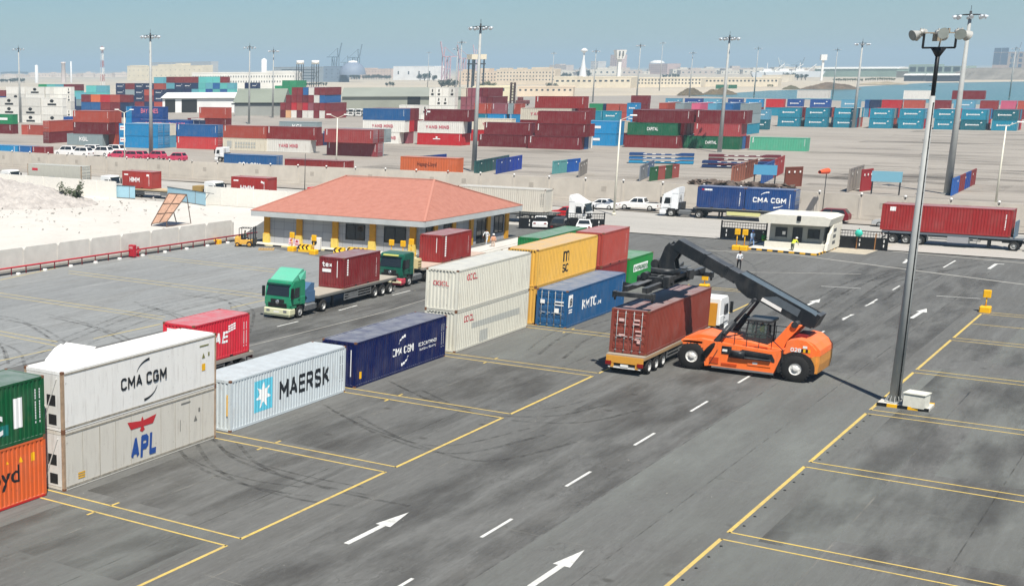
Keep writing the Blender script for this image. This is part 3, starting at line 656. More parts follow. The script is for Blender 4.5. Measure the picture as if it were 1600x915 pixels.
def tractor(root, col, x0=0, style='sleeper', fair=None, bumper=None, dark=None):
    """cab-over tractor, nose at x0 facing -x, 2.5 m wide, y 0..2.5; drive axle near x0+5.1"""
    W=2.5; X=x0
    tall = style!='low'
    top=3.05 if tall else 2.9
    b=MB()
    # main cab shell from its side outline
    P=[(X+.07,.9),(X+.02,1.2),(X+.03,1.8),(X+.10,2.2),(X+.22,2.7),(X+.34,top-.08),(X+.5,top),(X+2.1,top+.02),(X+2.2,top-.08),(X+2.2,1.05),(X+1.95,1.0),(X+1.93,1.1),(X+.93,1.1),(X+.9,.9)]
    b.prism(P,1,.10,W-.10)
    P2=[(x+(.10 if x<X+.6 else (-.04 if x>X+2 else 0)),z-(.06 if z>2.9 else 0)) for x,z in P]; b.prism(P2,1,.03,W-.03)
    for y in (.035,W-.055): b.add([(X+.93,y,1.1),(X+.98,y,1.22),(X+1.2,y,1.30),(X+1.66,y,1.30),(X+1.88,y,1.22),(X+1.93,y,1.1)],[(0,1,2,3,4,5)])
    b.bev(X+.03,X+2.18,0.0,W,1.12,1.75,.04)
    cab=b.build('cab',PAINTW,root,color=col)
    b=MB()      # glass
    b.add([(X+.005,.16,1.88),(X+.005,W-.16,1.88),(X+.20,W-.26,2.68),(X+.20,.26,2.68)],[(0,1,2,3)])
    b.build('windscreen',GLASS,root)
    for s,y in ((-1,.0),(1,W)):
        b=MB(); e=.022*s
        b.add([(X+.42,y+e,1.72),(X+1.25,y+e,1.72),(X+1.25,y+e,2.5),(X+.58,y+e,2.5)],[(0,1,2,3)])
        b.build('side_window',GLASS,root)
        b=MB(); b.box(X-.02,X+.16,y+.13*s-.09,y+.13*s+.09,1.72,2.55); b.bar((X+.08,y,2.5),(X+.08,y+.14*s,2.5),.04); b.build('wing_mirror',BLKP,root)
        b=MB(); b.box(X+.32,X+1.32,min(y,y+.012*s),max(y,y+.012*s),1.16,1.2); b.box(X+1.34,X+1.36,min(y,y+.012*s),max(y,y+.012*s),1.16,2.6)
        b.box(X+1.1,X+1.28,min(y,y+.03*s),max(y,y+.03*s),1.5,1.55); b.build('door_handle',BLKP,root)
    # grille, bumper, lamps
    b=MB(); b.box(X-.012,X+.06,.38,W-.38,.96,1.30); b.box(X-.016,X+.06,.62,W-.62,1.34,1.6)
    for i in range(3): b.box(X-.03,X-.014,.42,W-.42,1.0+i*.1,1.03+i*.1)
    b.build('grille',BLACK,root)
    b=MB(); b.lathe([(.001,-.03),(.05,-.03),(.15,-.02),(.17,0)],(X-.02,W/2,1.38),'x',16); b.build('emblem',CHROME,root)
    b=MB()
    for y0 in (.5,W/2+.05): b.bar((X+.035,y0,1.92),(X+.075,y0+.62,2.12),.025)
    b.build('wipers',BLKP,root)
    b=MB()
    for y0,y1 in ((.06,.16),(W-.16,W-.06)): b.add([(X+.03,y0,1.84),(X+.03,y1,1.84),(X+.21,y1,2.68),(X+.21,y0,2.68)],[(0,1,2,3)])
    b.build('corner_pillar',PAINTW,root,color=col)
    b=MB(); b.bev(X-.12,X+.75,.0,W,.42,.88,.08); b.box(X-.06,X+.65,.05,W-.05,.28,.42); b.build('bumper',PAINTW,root,color=bumper or col)
    for y in (.28,W-.62):
        b=MB(); b.bev(X-.135,X-.08,y,y+.34,.58,.78,.02); b.build('headlight',CHROME,root)
    b=MB(); b.box(X-.128,X-.11,W/2-.26,W/2+.26,.55,.66); b.build('number_plate',WHITE,root)
    if fair:
        b=MB()
        P=[(X+.55,top),(X+.75,top+.12),(X+1.9,top+.78),(X+2.2,top+.80),(X+2.2,top)]
        b.prism(P,1,.2,W-.2); b.add([(X+1.4,.05,top),(X+2.2,.02,top),(X+2.2,.02,top+.72),(X+1.4,.2,top+.4)],[(0,1,2,3)]); b.add([(X+1.4,W-.05,top),(X+2.2,W-.02,top),(X+2.2,W-.02,top+.72),(X+1.4,W-.2,top+.4)],[(0,1,2,3)])
        b.build('roof_fairing',PAINTW,root,color=fair)
    b=MB(); b.box(X+.12,X+.34,.15,W-.15,2.72,2.84); b.build('sun_visor',PAINTW,root,color=dark or (40,60,52))
    # chassis, tanks, fifth wheel
    b=MB()
    for y in (.85,W-.95): b.box(X+.8,X+6.2,y,y+.1,.72,.98)
    b.box(X+4.4,X+5.4,.8,W-.8,1.0,1.14); b.box(X+2.25,X+2.6,.3,W-.3,1.0,1.9)
    b.build('chassis',STEEL,root)
    for s,y0 in ((-1,.06),(1,W-.06)):
        b=MB(); y1=y0-.6*s
        b.bev(X+2.35,X+3.9,min(y0,y1),max(y0,y1),.42,.95,.08)
        for z in (.5,.65,.8): b.box(X+2.25,X+3.95,y0-.01 if s>0 else y0-.03,y0+.03 if s>0 else y0+.01,z,z+.06)
        b.build('side_tank',GREYM,root)
        y=.02 if s<0 else W-.02
        b=MB(); 
        for i in range(9):
            a=R(200-i*27.5); a2=R(200-(i+1)*27.5)
            b.bar((X+1.43+.62*math.cos(a),y+.25*-s*1,.52+.62*math.sin(a)),(X+1.43+.62*math.cos(a2),y+.25*-s,.52+.62*math.sin(a2)),.5,.03,up=(0,1,0)) if i<6 else None
        b.build('mudguard',BLKP,root)
        wheel(root,X+1.43,y,.51,.30,s); wheel(root,X+5.0,y,.51,.28,s,dual=True)
    b=MB(); b.bar((X+2.5,.4,1.9),(X+2.5,.4,2.4),.08); b.cyl((X+2.45,.4,2.3),(X+2.45,.4,3.0),.07,n=8); b.build('exhaust_stack',GREYM,root)
def trailer(root, x1, x2, deckz=1.35, flat=True, col=(112,112,108), axles=3, rail=None, rear=None, deckc=(158,150,136)):
    W=2.5
    b=MB()
    if flat:
        b.box(x1,x2,0.02,W-.02,deckz-.06,deckz)
        b.build('deck',tint('deck_%d_%d'%(deckc[0],deckc[2]),deckc,.85),root)
    b=MB(); b.box(x1,x2,0,.08,deckz-.24,deckz-.062); b.box(x1,x2,W-.08,W,deckz-.24,deckz-.062); b.box(x1,x1+.12,.08,W-.08,deckz-.24,deckz-.062); b.box(x2-.12,x2,.08,W-.08,deckz-.24,deckz-.062)
    b.build('side_rail',tint('trailer_rail_%d'%(col[0]),col,.6),root)
    b=MB()
    for y in (.75,W-.87): b.box(x1+.3,x2-.15,y,y+.12,deckz-.55,deckz-.07)
    for i in range(int((x2-x1)/1.2)): b.box(x1+.6+i*1.2,x1+.7+i*1.2,.08,W-.08,deckz-.23,deckz-.1)
    for y in (.55,W-.7): b.box(x1+3.1,x1+3.3,y,y+.15,.25,deckz-.3); b.box(x1+3.0,x1+3.4,y-.05,y+.2,.2,.26)
    b.build('trailer_chassis',STEEL,root)
    xa=x2-1.15-1.32*(axles-1)
    for s,y in ((-1,.03),(1,W-.03)):
        b=MB(); yy=y-.04*s
        for z in (.55,.78,1.0): b.bar((x1+4.2,yy,z),(xa-.75,yy,z),.03,.09)
        for x in (x1+4.2,(x1+4.2+xa-.75)/2,xa-.75): b.bar((x,yy,.5),(x,yy,deckz-.2),.05)
        b.box(x1+4.9,x1+6.4,min(yy,yy-.35*s),max(yy,yy-.35*s),.55,1.0)
        b.build('side_guard',GREYM,root)
        for i in range(axles): wheel(root,xa+1.32*i,y,.51,.27,s,dual=True)
    b=MB(); b.box(x2-.05,x2,.15,W-.15,.45,.6); b.bar((x2-.05,.5,.5),(x2-.05,.5,deckz-.2),.06); b.bar((x2-.05,W-.5,.5),(x2-.05,W-.5,deckz-.2),.06)
    b.build('rear_bumper',GREYM,root)
    for y in (.1,W-.5):
        b=MB(); b.box(x2,x2+.04,y,y+.4,deckz-.5,deckz-.3); b.build('tail_light',LENSR,root)
DY=(91.01, 57.77)[1]-.0
# green truck with the maroon 20 ft box
gx=(90.85, 57.83)[0]-1.43
t=thing('articulated_truck','green tractor with pale bumper pulling a flatbed trailer, leading the two green trucks','truck',(gx,57.75,0))
tractor(t,(34,132,96),fair=(92,178,148),bumper=(206,206,170),dark=(16,74,62)); trailer(t,4.15,17.3,1.45,deckc=(168,160,146))
b=MB(); b.box(3.0,4.1,.3,2.2,1.0,1.9); b.bar((2.9,1.0,1.1),(2.9,1.0,3.0),.05); b.build('tarpaulin_bundle',tint('blue_cloth',(72,104,136),.9),t)
b=MB(); b.lathe([(.001,-.22),(.16,-.14),(.22,0),(.16,.14),(.001,.22)],(2.75,1.9,2.95),'z',12); b.build('orange_cover',ORNG,t)
b=MB(); b.prism([(2.3,1.9),(3.2,1.25),(4.0,1.7),(4.05,2.5),(3.6,2.55),(3.0,2.2)],1,.35,2.15); b.build('draped_sheet',tint('blue_cloth',(72,104,136),.9),t)
c=container('small maroon container lettered white on its end, on the leading green truck', 97.62,57.82,1.46,(118,34,38),L=L20,H=2.591); numbers(c,L20,2.591,WTX,n=1)
lettering('tex',.42,.95,c,0,0,WTX,off=(-.006,2.1,1.75),rz=R(-90),bold=.05); b=MB(); b.box(-.01,-.003,1.25,2.1,1.3,1.58); b.box(-.008,-.002,.62,.68,.9,2.3); b.build('label_plate',WTX,c)
put_flat(shape_mesh([[(.5,2.25-i*.2),(.72,2.25-i*.2),(.72,2.4-i*.2),(.5,2.4-i*.2)] for i in range(7)]),c,0,0,WTX,0,0,drape_of(L20),'lettering')
# second green truck
g2=(110.42, 58.66)[0]-1.43
t=thing('articulated_truck','dark green tractor with a red lower corner, second of the two green trucks','truck',(g2,58.5,0))
tractor(t,(14,88,70),fair=None,bumper=(196,66,84),dark=(12,70,58)); trailer(t,4.15,17.3,1.4,deckc=(190,168,152),col=(150,146,138))
b=MB(); b.box(.02,.2,.5,2.0,2.86,2.98); b.build('roof_sign',tint('pale_yellow_sign',(222,220,120)),t)
b=MB(); b.bev(-.16,.3,0.02,2.48,.46,.66,.03); b.build('bumper_trim',tint('cream_bumper',(214,206,170)),t)
b=MB(); b.box(2.25,2.32,.05,2.45,1.1,3.1); b.box(3.2,3.9,.15,2.3,1.4,2.3); b.build('headboard',tint('cream_panel',(216,200,150)),t)
b=MB(); 
for z in (1.55,1.8,2.05): b.box(3.25,3.85,.10,.15,z,z+.08)
b.build('slats',tint('tan_slats',(176,156,108)),t)
c=container('small brick red container on the second green truck, in front of the tiled building', 116.88,58.55,1.42,(142,40,38),L=L20,H=2.591); numbers(c,L20,2.591,WTX,n=1)
put_flat(shape_mesh([[(.45,2.3-i*.22),(.75,2.3-i*.22),(.75,2.47-i*.22),(.45,2.47-i*.22)] for i in range(9)]),c,0,0,WTX,0,0,drape_of(L20),'lettering')
b=MB(); b.box(-.008,-.002,.62,.68,.9,2.3); b.build('end_lettering',WTX,c)
# white-cabbed truck behind the reefers with the red box
ry=(74.12, 52.13)[1]
t=thing('articulated_truck','truck half hidden behind the white reefers, its white roof fairing above them','truck',(54.6,49.6,0))
tractor(t,(226,226,222),fair=(236,236,234)); b=MB(); b.prism([(.3,3.05),(.5,3.4),(1.3,3.95),(1.8,4.1),(2.25,4.0),(2.25,3.7),(1.2,3.3)],1,.0,.16); b.prism([(.3,3.05),(.5,3.4),(1.3,3.95),(1.8,4.1),(2.25,4.0),(2.25,3.7),(1.2,3.3)],1,2.34,2.5); b.add([(.5,.1,3.4),(.5,2.4,3.4),(2.2,2.4,4.15),(2.2,.1,4.15)],[(0,1,2,3)]); b.build('wind_deflector',WHITE,t); trailer(t,4.2,72.13-54.6+.3,1.38,col=(150,128,84),axles=2)
xr=71.96-6.06
c=container('small red container with white lettering on the trailer behind the reefers', xr,49.62,1.4,(206,40,58),L=L20,H=2.591)
me=text_mesh('UAE',.75,2.3,.05,.2); put_flat(me,c,1.3,1.0,WTX,0,0,drape_of(L20)); numbers(c,L20,2.591,WTX,n=2)
put_flat(shape_mesh([[(3.7,1.62+i*.16),(4.5,1.75+i*.16),(4.5,1.86+i*.16),(3.7,1.72+i*.16)] for i in range(3)]),c,0,0,WTX,0,0,drape_of(L20),'wing_emblem')
b=MB(); b.box(-.01,-.002,1.4,2.1,2.0,2.25); b.build('label_plate',WTX,c)
# truck under the stacker: faces +X
t=thing('articulated_truck','white tractor with an ochre trailer being loaded by the orange reach stacker','truck',(103.7,31.1,0),math.pi)
tractor(t,(232,232,228),fair=None,x0=0); trailer(t,4.3,17.75,1.3,col=(168,140,104),flat=True)
b=MB(); b.box(2.7,2.9,.1,2.4,1.1,2.75); b.build('headboard',tint('ochre_board',(212,146,44)),t)
b=MB(); b.box(17.76,17.84,.05,2.45,.75,1.2); b.box(17.76,17.82,.35,.55,.45,.75); b.box(17.76,17.82,1.95,2.15,.45,.75); b.build('tail_board',tint('ochre_tail',(206,148,58)),t)
b=MB(); b.box(17.76,17.80,.2,2.3,.42,.5); b.build('tail_bar',WHITE,t)
b=MB(); b.box(17.78,17.83,1.0,1.5,.52,.68); b.build('number_plate',WHITE,t)
for y in (.02,2.08):
    b=MB(); b.box(17.78,17.86,y,y+.38,.6,.85); b.build('tail_light',LENSR,t)
c=container('maroon container on the trailer beneath the lifting spreader, its doors facing the viewer', 86.4,28.66,1.31,(126,56,44),H=2.896,L=12.6,doors=0); numbers(c,12.6,2.896,WTX,n=1)
b=MB()
for q in ((.55,.95,2.2,2.32),(.55,.98,1.95,2.05),(1.55,1.9,2.1,2.3),(.4,.8,1.5,1.6),(.4,.75,1.25,1.33),(1.45,1.85,1.15,1.28),(.45,.65,.75,.98),(.5,.8,.95,1.05)): b.box(-.075,-.066,*q)
b.build('door_labels',tint('pale_pink_label',(220,180,172)),c)

# ---- beyond the fence: trucks on the concrete road ----
def road_truck(label, pos, rz, col, L=16.5, deck=(150,150,146), fair=None, rail=(112,112,108), flat=True, axles=3):
    t=thing('articulated_truck',label,'truck',pos,rz); tractor(t,col,fair=fair); trailer(t,4.2,L,1.42,deckc=deck,col=rail,axles=axles,flat=flat); return t
bx_=183.4; yb=55.94; 
t=road_truck('white tractor with a blue double load, facing left behind the gate booth',(183.3,yb+4.6,0),R(-90),(228,230,230),17.6,fair=(228,230,230),rail=(40,44,50))
b=MB(); b.box(8.5,12.6,-.04,.0,.65,1.1); b.build('yellow_side_lockers',tint('pale_yellow_panel',(206,204,140)),t)
s=(55.94-44.05)/12.25
for i,(lb,cc) in enumerate((('small navy container with a red and white tag, front one on the left-facing white truck',(26,58,112)),('small navy container with white lettering and swooshes, rear one on the left-facing white truck',(24,66,122)))):
    c=container(lb,183.35,yb-i*6.16*s,1.45,cc,L=L20,H=2.591,rz=R(-90),sx=s,sz=1.06,doors=1 if i else None); numbers(c,L20,2.591,WTX,n=1)
    if i: 
        me=text_mesh('CMA CGM',.62,4.1,.05); put_flat(me,c,.95,.95,WTX,0,0,drape_of(L20)); put_flat(shape_mesh(arc(2.9,1.6,1.1,.6,155,90,.05,.16)+arc(3.3,.95,1.5,.55,-20,-80,.05,.16)),c,0,0,WTX,0,0,drape_of(L20),'swoosh')
    else: put_flat(shape_mesh([[(.9,2.1),(1.9,2.1),(1.9,2.3),(.9,2.3)]]),c,0,0,WTX,0,0,drape_of(L20),'name_tag'); put_flat(shape_mesh([[(.55,2.1),(.85,2.1),(.85,2.3),(.55,2.3)]]),c,0,0,REDP,0,0,drape_of(L20),'name_tag')
yr=31.6; yr2=19.11; s=(yr-yr2)/12.192
t=road_truck('right-facing truck at the right edge with a long grey trailer and dark tractor chassis',(172.0,yr2-5.4,0),R(90),(228,228,226),yr-yr2+5.2,rail=(96,104,112))
b=MB(); b.box(9.2,11.2,2.5,2.62,.5,1.15); b.build('grey_locker',tint('locker_grey',(150,150,152)),t)
b=MB(); b.box(5.0,5.12,.0,2.5,1.3,3.1); b.build('headboard',tint('steel_blue_board',(88,110,128)),t)
c=container('long brick red container on the right-facing trailer at the right edge',169.45,yr,1.45,(148,40,40),rz=R(-90),sx=s); numbers(c,L40,2.896,WTX,n=1)
put_flat(shape_mesh([[(.8,2.15),(1.35,2.15),(1.35,2.6),(.8,2.6)]]),c,0,0,WTX,0,0,D40,'label_plate')
# left queue, facing right (towards -Y)
def queue_box(label, px0, px1, X, col, L, H, txt=None, z=1.45, kind='dry', doors=None):
    y0,y1=px0,px1; s=(y0-y1)/L
    c=container(label,X,y0,z,col,L=L,H=H,rz=R(-90),sx=s,kind=kind,doors=doors); return c
q=137.89; q1=131.96
c=queue_box('small brick red container with white lettering on the truck at the pale blue gates',q,q1,164.4,(158,52,46),L20,2.591)
me=text_mesh('HMM',.75,2.1,.06); put_flat(me,c,1.5,.95,WTX,0,0,drape_of(L20)); numbers(c,L20,2.591,WTX); put_flat(shape_mesh([[(.4,1.95),(1.2,1.95),(1.2,2.15),(.4,2.15)],[(5.0,1.9),(5.5,1.9),(5.5,2.2),(5.0,2.2)]]),c,0,0,WTX,0,0,drape_of(L20),'label_plate')
qe=119.73
t=road_truck('white tractor pulling a tan flatbed past the pale blue gates, facing right',(166.9,qe,0),R(90),(226,226,222),q-qe+.4,rail=(178,160,128),deck=(190,172,140),axles=2)
b=MB(); b.box(2.9,4.6,.3,2.2,1.4,2.3); b.build('tan_locker',tint('tan_locker',(170,140,84)),t)
q2=116.94; q3=110.48
c=queue_box('small brick red container with white lettering behind the dark grey saloon car',q2,q3,164.4,(158,46,42),L20,2.591)
me=text_mesh('HMM',.75,2.3,.06); put_flat(me,c,1.55,.65,WTX,0,0,drape_of(L20)); numbers(c,L20,2.591,WTX); put_flat(shape_mesh([[(.4,1.95),(1.2,1.95),(1.2,2.15),(.4,2.15)],[(4.9,1.9),(5.5,1.7),(5.6,1.9),(5.0,2.2)]]),c,0,0,WTX,0,0,drape_of(L20),'label_plate')
qe=101.61
t=road_truck('bright red tractor with a flatbed, just left of the tiled roof on the concrete road',(166.9,qe,0),R(90),(206,24,42),q2-qe+.4,rail=(150,60,60))
q4=158.44; q5=146.48
c=queue_box('long pale grey reefer with a small red tag, in the far left truck queue',q4,q5,164.4,(186,184,172),L40,2.896,kind='reefer',doors=1)
put_flat(shape_mesh([[(1.1,1.9),(2.4,1.9),(2.4,2.3),(1.1,2.3)]]),c,0,0,tint('red_tag',(196,40,60)),-.01,0,None,'red_tag'); put_flat(shape_mesh([[(5,.1),(6.3,.1),(6.3,1.1),(5,1.1)]]),c,0,0,MATS['grey_band'],-.01,0,None,'patch')
qe=140.26
t=road_truck('white tractor ahead of the long grey reefer in the far left queue',(166.9,qe,0),R(90),(232,232,228),q4-qe+.3)
qe=162.44
t=road_truck('white tractor cut by the left edge of the photo, in the truck queue',(166.9,qe,0),R(90),(232,232,228))
q6=80.99; q7=68.94
c=queue_box('long cream container behind the tiled roof on the concrete road',q6,q7,165.2,(206,200,186),L40,2.896); numbers(c,L40,2.896,tint('grey_marks',(120,118,112)),n=2)
qe=63.64
t=road_truck('white tractor with a tall roof behind the black gate, facing right',(167.7,qe,0),R(90),(234,234,230),q6-qe+.4,fair=(236,236,233))

# ---- cars ----
def car(label, pos, rz, col, kind='sedan', group=None, name='parked_car'):
    """nose at x=0 facing -x"""
    t=thing(name,label,'car' if kind!='pickup' else 'pickup truck',pos,rz,group); W=1.8
    L={'sedan':4.6,'suv':4.7,'pickup':5.3}[kind]
    b=MB()
    if kind=='sedan': low=[(0,.3),(0,.62),(.12,.78),(1.15,.92),(3.75,.95),(4.5,.92),(L,.75),(L-.02,.3)]; top=[(1.2,.9),(1.95,1.42),(3.1,1.45),(3.95,.95)]; win=[(1.42,.95),(2.03,1.36),(2.5,1.39),(2.5,.96)],[(2.56,.96),(2.56,1.39),(3.05,1.38),(3.68,.97)]
    elif kind=='suv': low=[(0,.38),(0,.8),(.1,.98),(1.1,1.08),(4.6,1.1),(L,.9),(L-.02,.38)]; top=[(1.05,1.06),(1.75,1.68),(4.1,1.7),(4.6,1.1)]; win=[(1.3,1.12),(1.8,1.6),(2.6,1.63),(2.6,1.12)],[(2.66,1.12),(2.66,1.63),(4.0,1.62),(4.3,1.14)]
    else: low=[(0,.42),(0,.85),(.1,1.0),(1.2,1.1),(L,1.1),(L,.45)]; top=[(1.2,1.08),(1.9,1.72),(3.3,1.74),(3.55,1.1)]; win=[(1.5,1.14),(1.98,1.64),(2.5,1.66),(2.5,1.14)],[(2.56,1.14),(2.56,1.66),(3.2,1.66),(3.38,1.14)]
    n=len(low)
    def ring(poly, ys, ins):
        V=[]
        for y,i in zip(ys,ins): V+=[(x,y,z) for x,z in poly]
        return V
    # body: three sections for rounded sides
    segs=[(0.06,.0),(0,.06),(W,.06),(W-.06,.0)]
    V=[]; 
    for y,_ in ((.10,0),(.0,0),(W,0),(W-.10,0)):
        k=.96 if y in (.10,W-.10) else 1
        V+=[(x,y,(z if y in(.10,W-.10) else min(z,.98*z) )) for x,z in low]
    b.prism(low,1,.05,W-.05); b.prism([(x*.985+.03,.3+(z-.3)*.8) for x,z in low],1,0,W)
    b.build('body',PAINTW,t,color=col)
    b=MB(); m=len(top); V=[(x,.06 if z<1.15 else .26,z) for x,z in top]+[(x,W-(.06 if z<1.15 else .26),z) for x,z in top]
    b.add(V,[tuple(range(m-1,-1,-1)),tuple(range(m,2*m))]+[(i,(i+1)%m,m+(i+1)%m,m+i) for i in range(m)])
    b.build('cabin',PAINTW,t,color=col)
    zt=top[1][1]; zb=top[0][1]
    def yy(z): return .06+(.20)*(z-zb)/(zt-zb)
    for wq in win:
        for s in (0,1):
            b=MB(); b.add([(x,(yy(z)-.012) if s==0 else W-yy(z)+.012,z) for x,z in wq],[(0,1,2,3)]); b.build('side_window',GLASS,t)
    (ax,az),(bx2,bz)=top[0],top[1]
    f=lambda u,e:(ax+(bx2-ax)*u-.015,az+(bz-az)*u+.01)
    b=MB(); b.add([(f(.12,0)[0],.16,f(.12,0)[1]),(f(.12,0)[0],W-.16,f(.12,0)[1]),(f(.92,0)[0],W-.3,f(.92,0)[1]),(f(.92,0)[0],.3,f(.92,0)[1])],[(0,1,2,3)]); b.build('windscreen',GLASS,t)
    (ax,az),(bx2,bz)=top[3],top[2]
    g=lambda u:(ax+(bx2-ax)*u+.015,az+(bz-az)*u+.01)
    b=MB(); b.add([(g(.12)[0],.2,g(.12)[1]),(g(.12)[0],W-.2,g(.12)[1]),(g(.9)[0],W-.32,g(.9)[1]),(g(.9)[0],.32,g(.9)[1])],[(0,1,2,3)]); b.build('rear_window',GLASS,t)
    if kind=='pickup':
        b=MB(); b.box(3.7,L-.1,.15,W-.15,1.09,1.115); b.build('load_bed',BLKP,t)
    for y in (.12,W-.42):
        b=MB(); b.box(-.015,.03,y,y+.3,.6,.74); b.build('headlight',CHROME,t); b=MB(); b.box(L-.02,L+.015,y,y+.3,.68,.84); b.build('tail_light',LENSR,t)
    r=.33 if kind=='sedan' else .39
    for x in (.85,L-.95):
        for s,y in ((-1,-.01),(1,W+.01)):
            wheel(t,x,y,r,.2,s,rimc=RIM,n=14)
    freeze(t); return t
def carp(label, g0, rz, col, kind='sedan', **k): return car(label,(g0[0],g0[1],0.0),rz,col,kind,**k)
gx0=(158.73, 70.12); car('white saloon car beside the tiled building, left of the black car',(gx0[0]+4.9,gx0[1]-.6,0),R(200),(228,228,226))
gx0=(156.83, 66.96); car('black estate car between the two white saloons by the black gate',(gx0[0]+4.6,gx0[1]-1.0,0),R(195),(16,17,19),'suv')
gx0=(158.33, 64.85); car('white saloon car closest to the black gate, beside an orange cone',(gx0[0]+4.6,gx0[1]-1.1,0),R(200),(228,228,224))
a=(186.94, 72.41); car('white saloon car on the concrete road, left of the pickup',(a[0],a[1]-.0,0),R(-90),(230,230,228))
a=(188.89, 68.05); car('white pickup truck on the concrete road, behind the slim cream lamp post',(a[0]-.3,a[1],0),R(-90),(232,232,228),'pickup')
a=(187.88, 38.81); car('dark red hatchback behind the gate booth',(a[0],a[1]+4.6,0),R(-90),(112,16,30),'suv')
a=(185.79, 35.63); car('silver car poking out behind the long brick red container',(a[0],a[1],0),R(-90),(168,170,170))
a=(186.77, 136.97); car('dark grey saloon car between the two brick red boxes in the left queue',(171,124.92,0),R(-90),(84,90,96))
car('white saloon car left of the bright red tractor',(171.5,113.4,0),R(-90),(230,230,228))
car('red car half hidden behind the white tractor with a tall roof',(174,72.14,0),R(-90),(190,24,34))

# ================= REACH STACKER =================
SCX=.9
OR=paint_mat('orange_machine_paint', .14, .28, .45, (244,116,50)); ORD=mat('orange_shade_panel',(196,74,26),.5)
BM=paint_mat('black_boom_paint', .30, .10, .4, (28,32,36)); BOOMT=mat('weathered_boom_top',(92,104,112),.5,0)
t=thing('reach_stacker','orange container reach stacker with a long black boom raised over the maroon container','reach stacker',(92.3,23.8,0))
def XZ(poly,x0,x1,b): # outline in (y,z) extruded along x
    b.prism(poly,0,x0,x1); return b
b=MB()
for x0,x1 in ((-2.02,-1.55),(1.55,2.02)):
    XZ([(3.85,1.62),(2.9,1.78),(2.55,1.45),(2.34,.35),(1.9,.42),(-1.9,.42),(-2.25,1.5),(-2.35,1.95),(-1.6,1.78),(1.1,1.95),(2.7,2.1),(3.85,1.85)],x0,x1,b)
XZ([(3.9,1.45),(3.9,2.0),(3.0,2.3),(.47,2.2),(-1.6,1.9),(-2.3,1.9),(-2.3,.9),(2.2,.7),(2.6,1.2)],-1.5,1.5,b)
b.box(-2.02,2.02,2.6,3.95,1.78,1.92)
b.build('chassis',OR,t)
b=MB(); XZ([(-2.35,1.72),(-2.5,2.55),(-3.1,2.72),(-3.6,2.66),(-3.95,2.40),(-4.0,1.66)],-1.95,1.95,b); XZ([(-3.58,2.665),(-4.05,2.45),(-4.38,2.1),(-4.42,1.75),(-3.9,1.7)],-1.62,1.62,b); XZ([(-3.9,2.42),(-4.2,2.1),(-4.22,1.75),(-3.9,1.7)],-1.82,1.82,b)
b.build('counterweight_hood',OR,t)
b=MB(); XZ([(-3.9,1.70),(-4.40,1.74),(-4.42,1.2),(-4.34,.62),(-4.0,.60),(-3.85,1.2)],-1.62,1.62,b); XZ([(-3.9,1.69),(-4.2,1.73),(-4.22,1.2),(-4.15,.63),(-4.0,.61),(-3.86,1.2)],-1.86,1.86,b); b.build('rear_bumper',mat('ochre_machine_paint',(214,146,66),.5),t)
b=MB(); b.box(-1.0,1.0,-3.4,-2.7,2.7,2.83); b.build('radiator_cover',mat('dark_red_paint',(120,24,24),.6),t)
for x0,x1 in ((-1.25,-.85),(.85,1.25)):
    b=MB(); XZ([(-2.45,3.62),(-3.05,3.45),(-2.35,2.5),(-2.1,1.8),(-1.0,1.8),(-1.55,2.3)],x0,x1,b); b.build('boom_support',OR,t)
b=MB(); b.cyl((-1.4,-2.7,3.52),(1.4,-2.7,3.52),.2); b.build('boom_pivot',STEEL,t)
# side details
for i,(y0,y1,z0,z1,m) in enumerate(((2.05,2.0-.5,.6,1.0,ORD),(-1.7,-.3,.75,1.12,OR),(.35,1.3,.55,.7,ORD))):
    b=MB(); b.box(-2.06,-2.02,min(y0,y1),max(y0,y1),z0,z1); b.build('access_panel',m,t)
b=MB(); b.bar((-2.03,1.9,.36),(-2.03,-1.9,.36),.06,.12); b.bar((2.03,1.9,.36),(2.03,-1.9,.36),.06,.12); b.build('running_board',GREYM,t)
b=MB(); b.cyl((-2.02,-.1,1.35),(-2.02,.75,1.35),.26); b.bar((-2.0,-1.6,1.45),(-2.0,.2,1.55),.22,.18); b.box(-2.2,-1.6,-1.7,.4,1.15,1.22); b.prism([(-1.9,1.25),(-1.7,1.6),(.1,1.7),(.3,1.45),(.9,1.4),(.9,1.1),(-1.9,1.1)],0,-2.045,-2.0); b.build('hydraulic_tank',BM,t)
b=MB(); n_=14; b.prism([(-3.15+1.12*math.cos(math.pi*i/n_),.84+1.12*math.sin(math.pi*i/n_)*.98) for i in range(n_+1)]+[(-4.25,.62),(-2.1,.5)],0,-1.99,-1.95); b.build('wheel_well',BLACK,t)
b=MB(); b.bar((-2.07,2.05,.5),(-2.07,1.6,1.5),.08,.03); b.box(-2.055,-2.03,.75,1.35,1.3,1.8); b.build('ladder',BM,t)
b=MB(); b.bar((-2.06,-2.35,1.95),(-2.06,-1.75,2.45),.05); b.bar((-2.06,-2.35,1.1),(-2.06,-2.3,1.95),.05); b.build('handrail',BM,t)
lettering('028',.26,.62,t,0,0,WTX,off=(-1.965,-2.75,1.93),rz=R(-90),bold=.05)
for s,x in ((-1,-2.05),(1,2.05)):
    for y,dual,r in ((3.2,False,.88),(-3.15,False,.84)):
        w_=wheel(t,0,0,r,.55 if y<0 else .62,-1,rimc=RIMW,tread=True,n=26,rr=.44)
        w_.location=(x,y,r); w_.rotation_euler=(0,0,R(-90) if s<0 else R(90))
b=MB(); b.box(-1.5,1.5,3.0,3.4,.6,1.1); b.box(-1.5,1.5,-3.35,-2.95,.6,1.0); b.build('axle',STEEL,t)
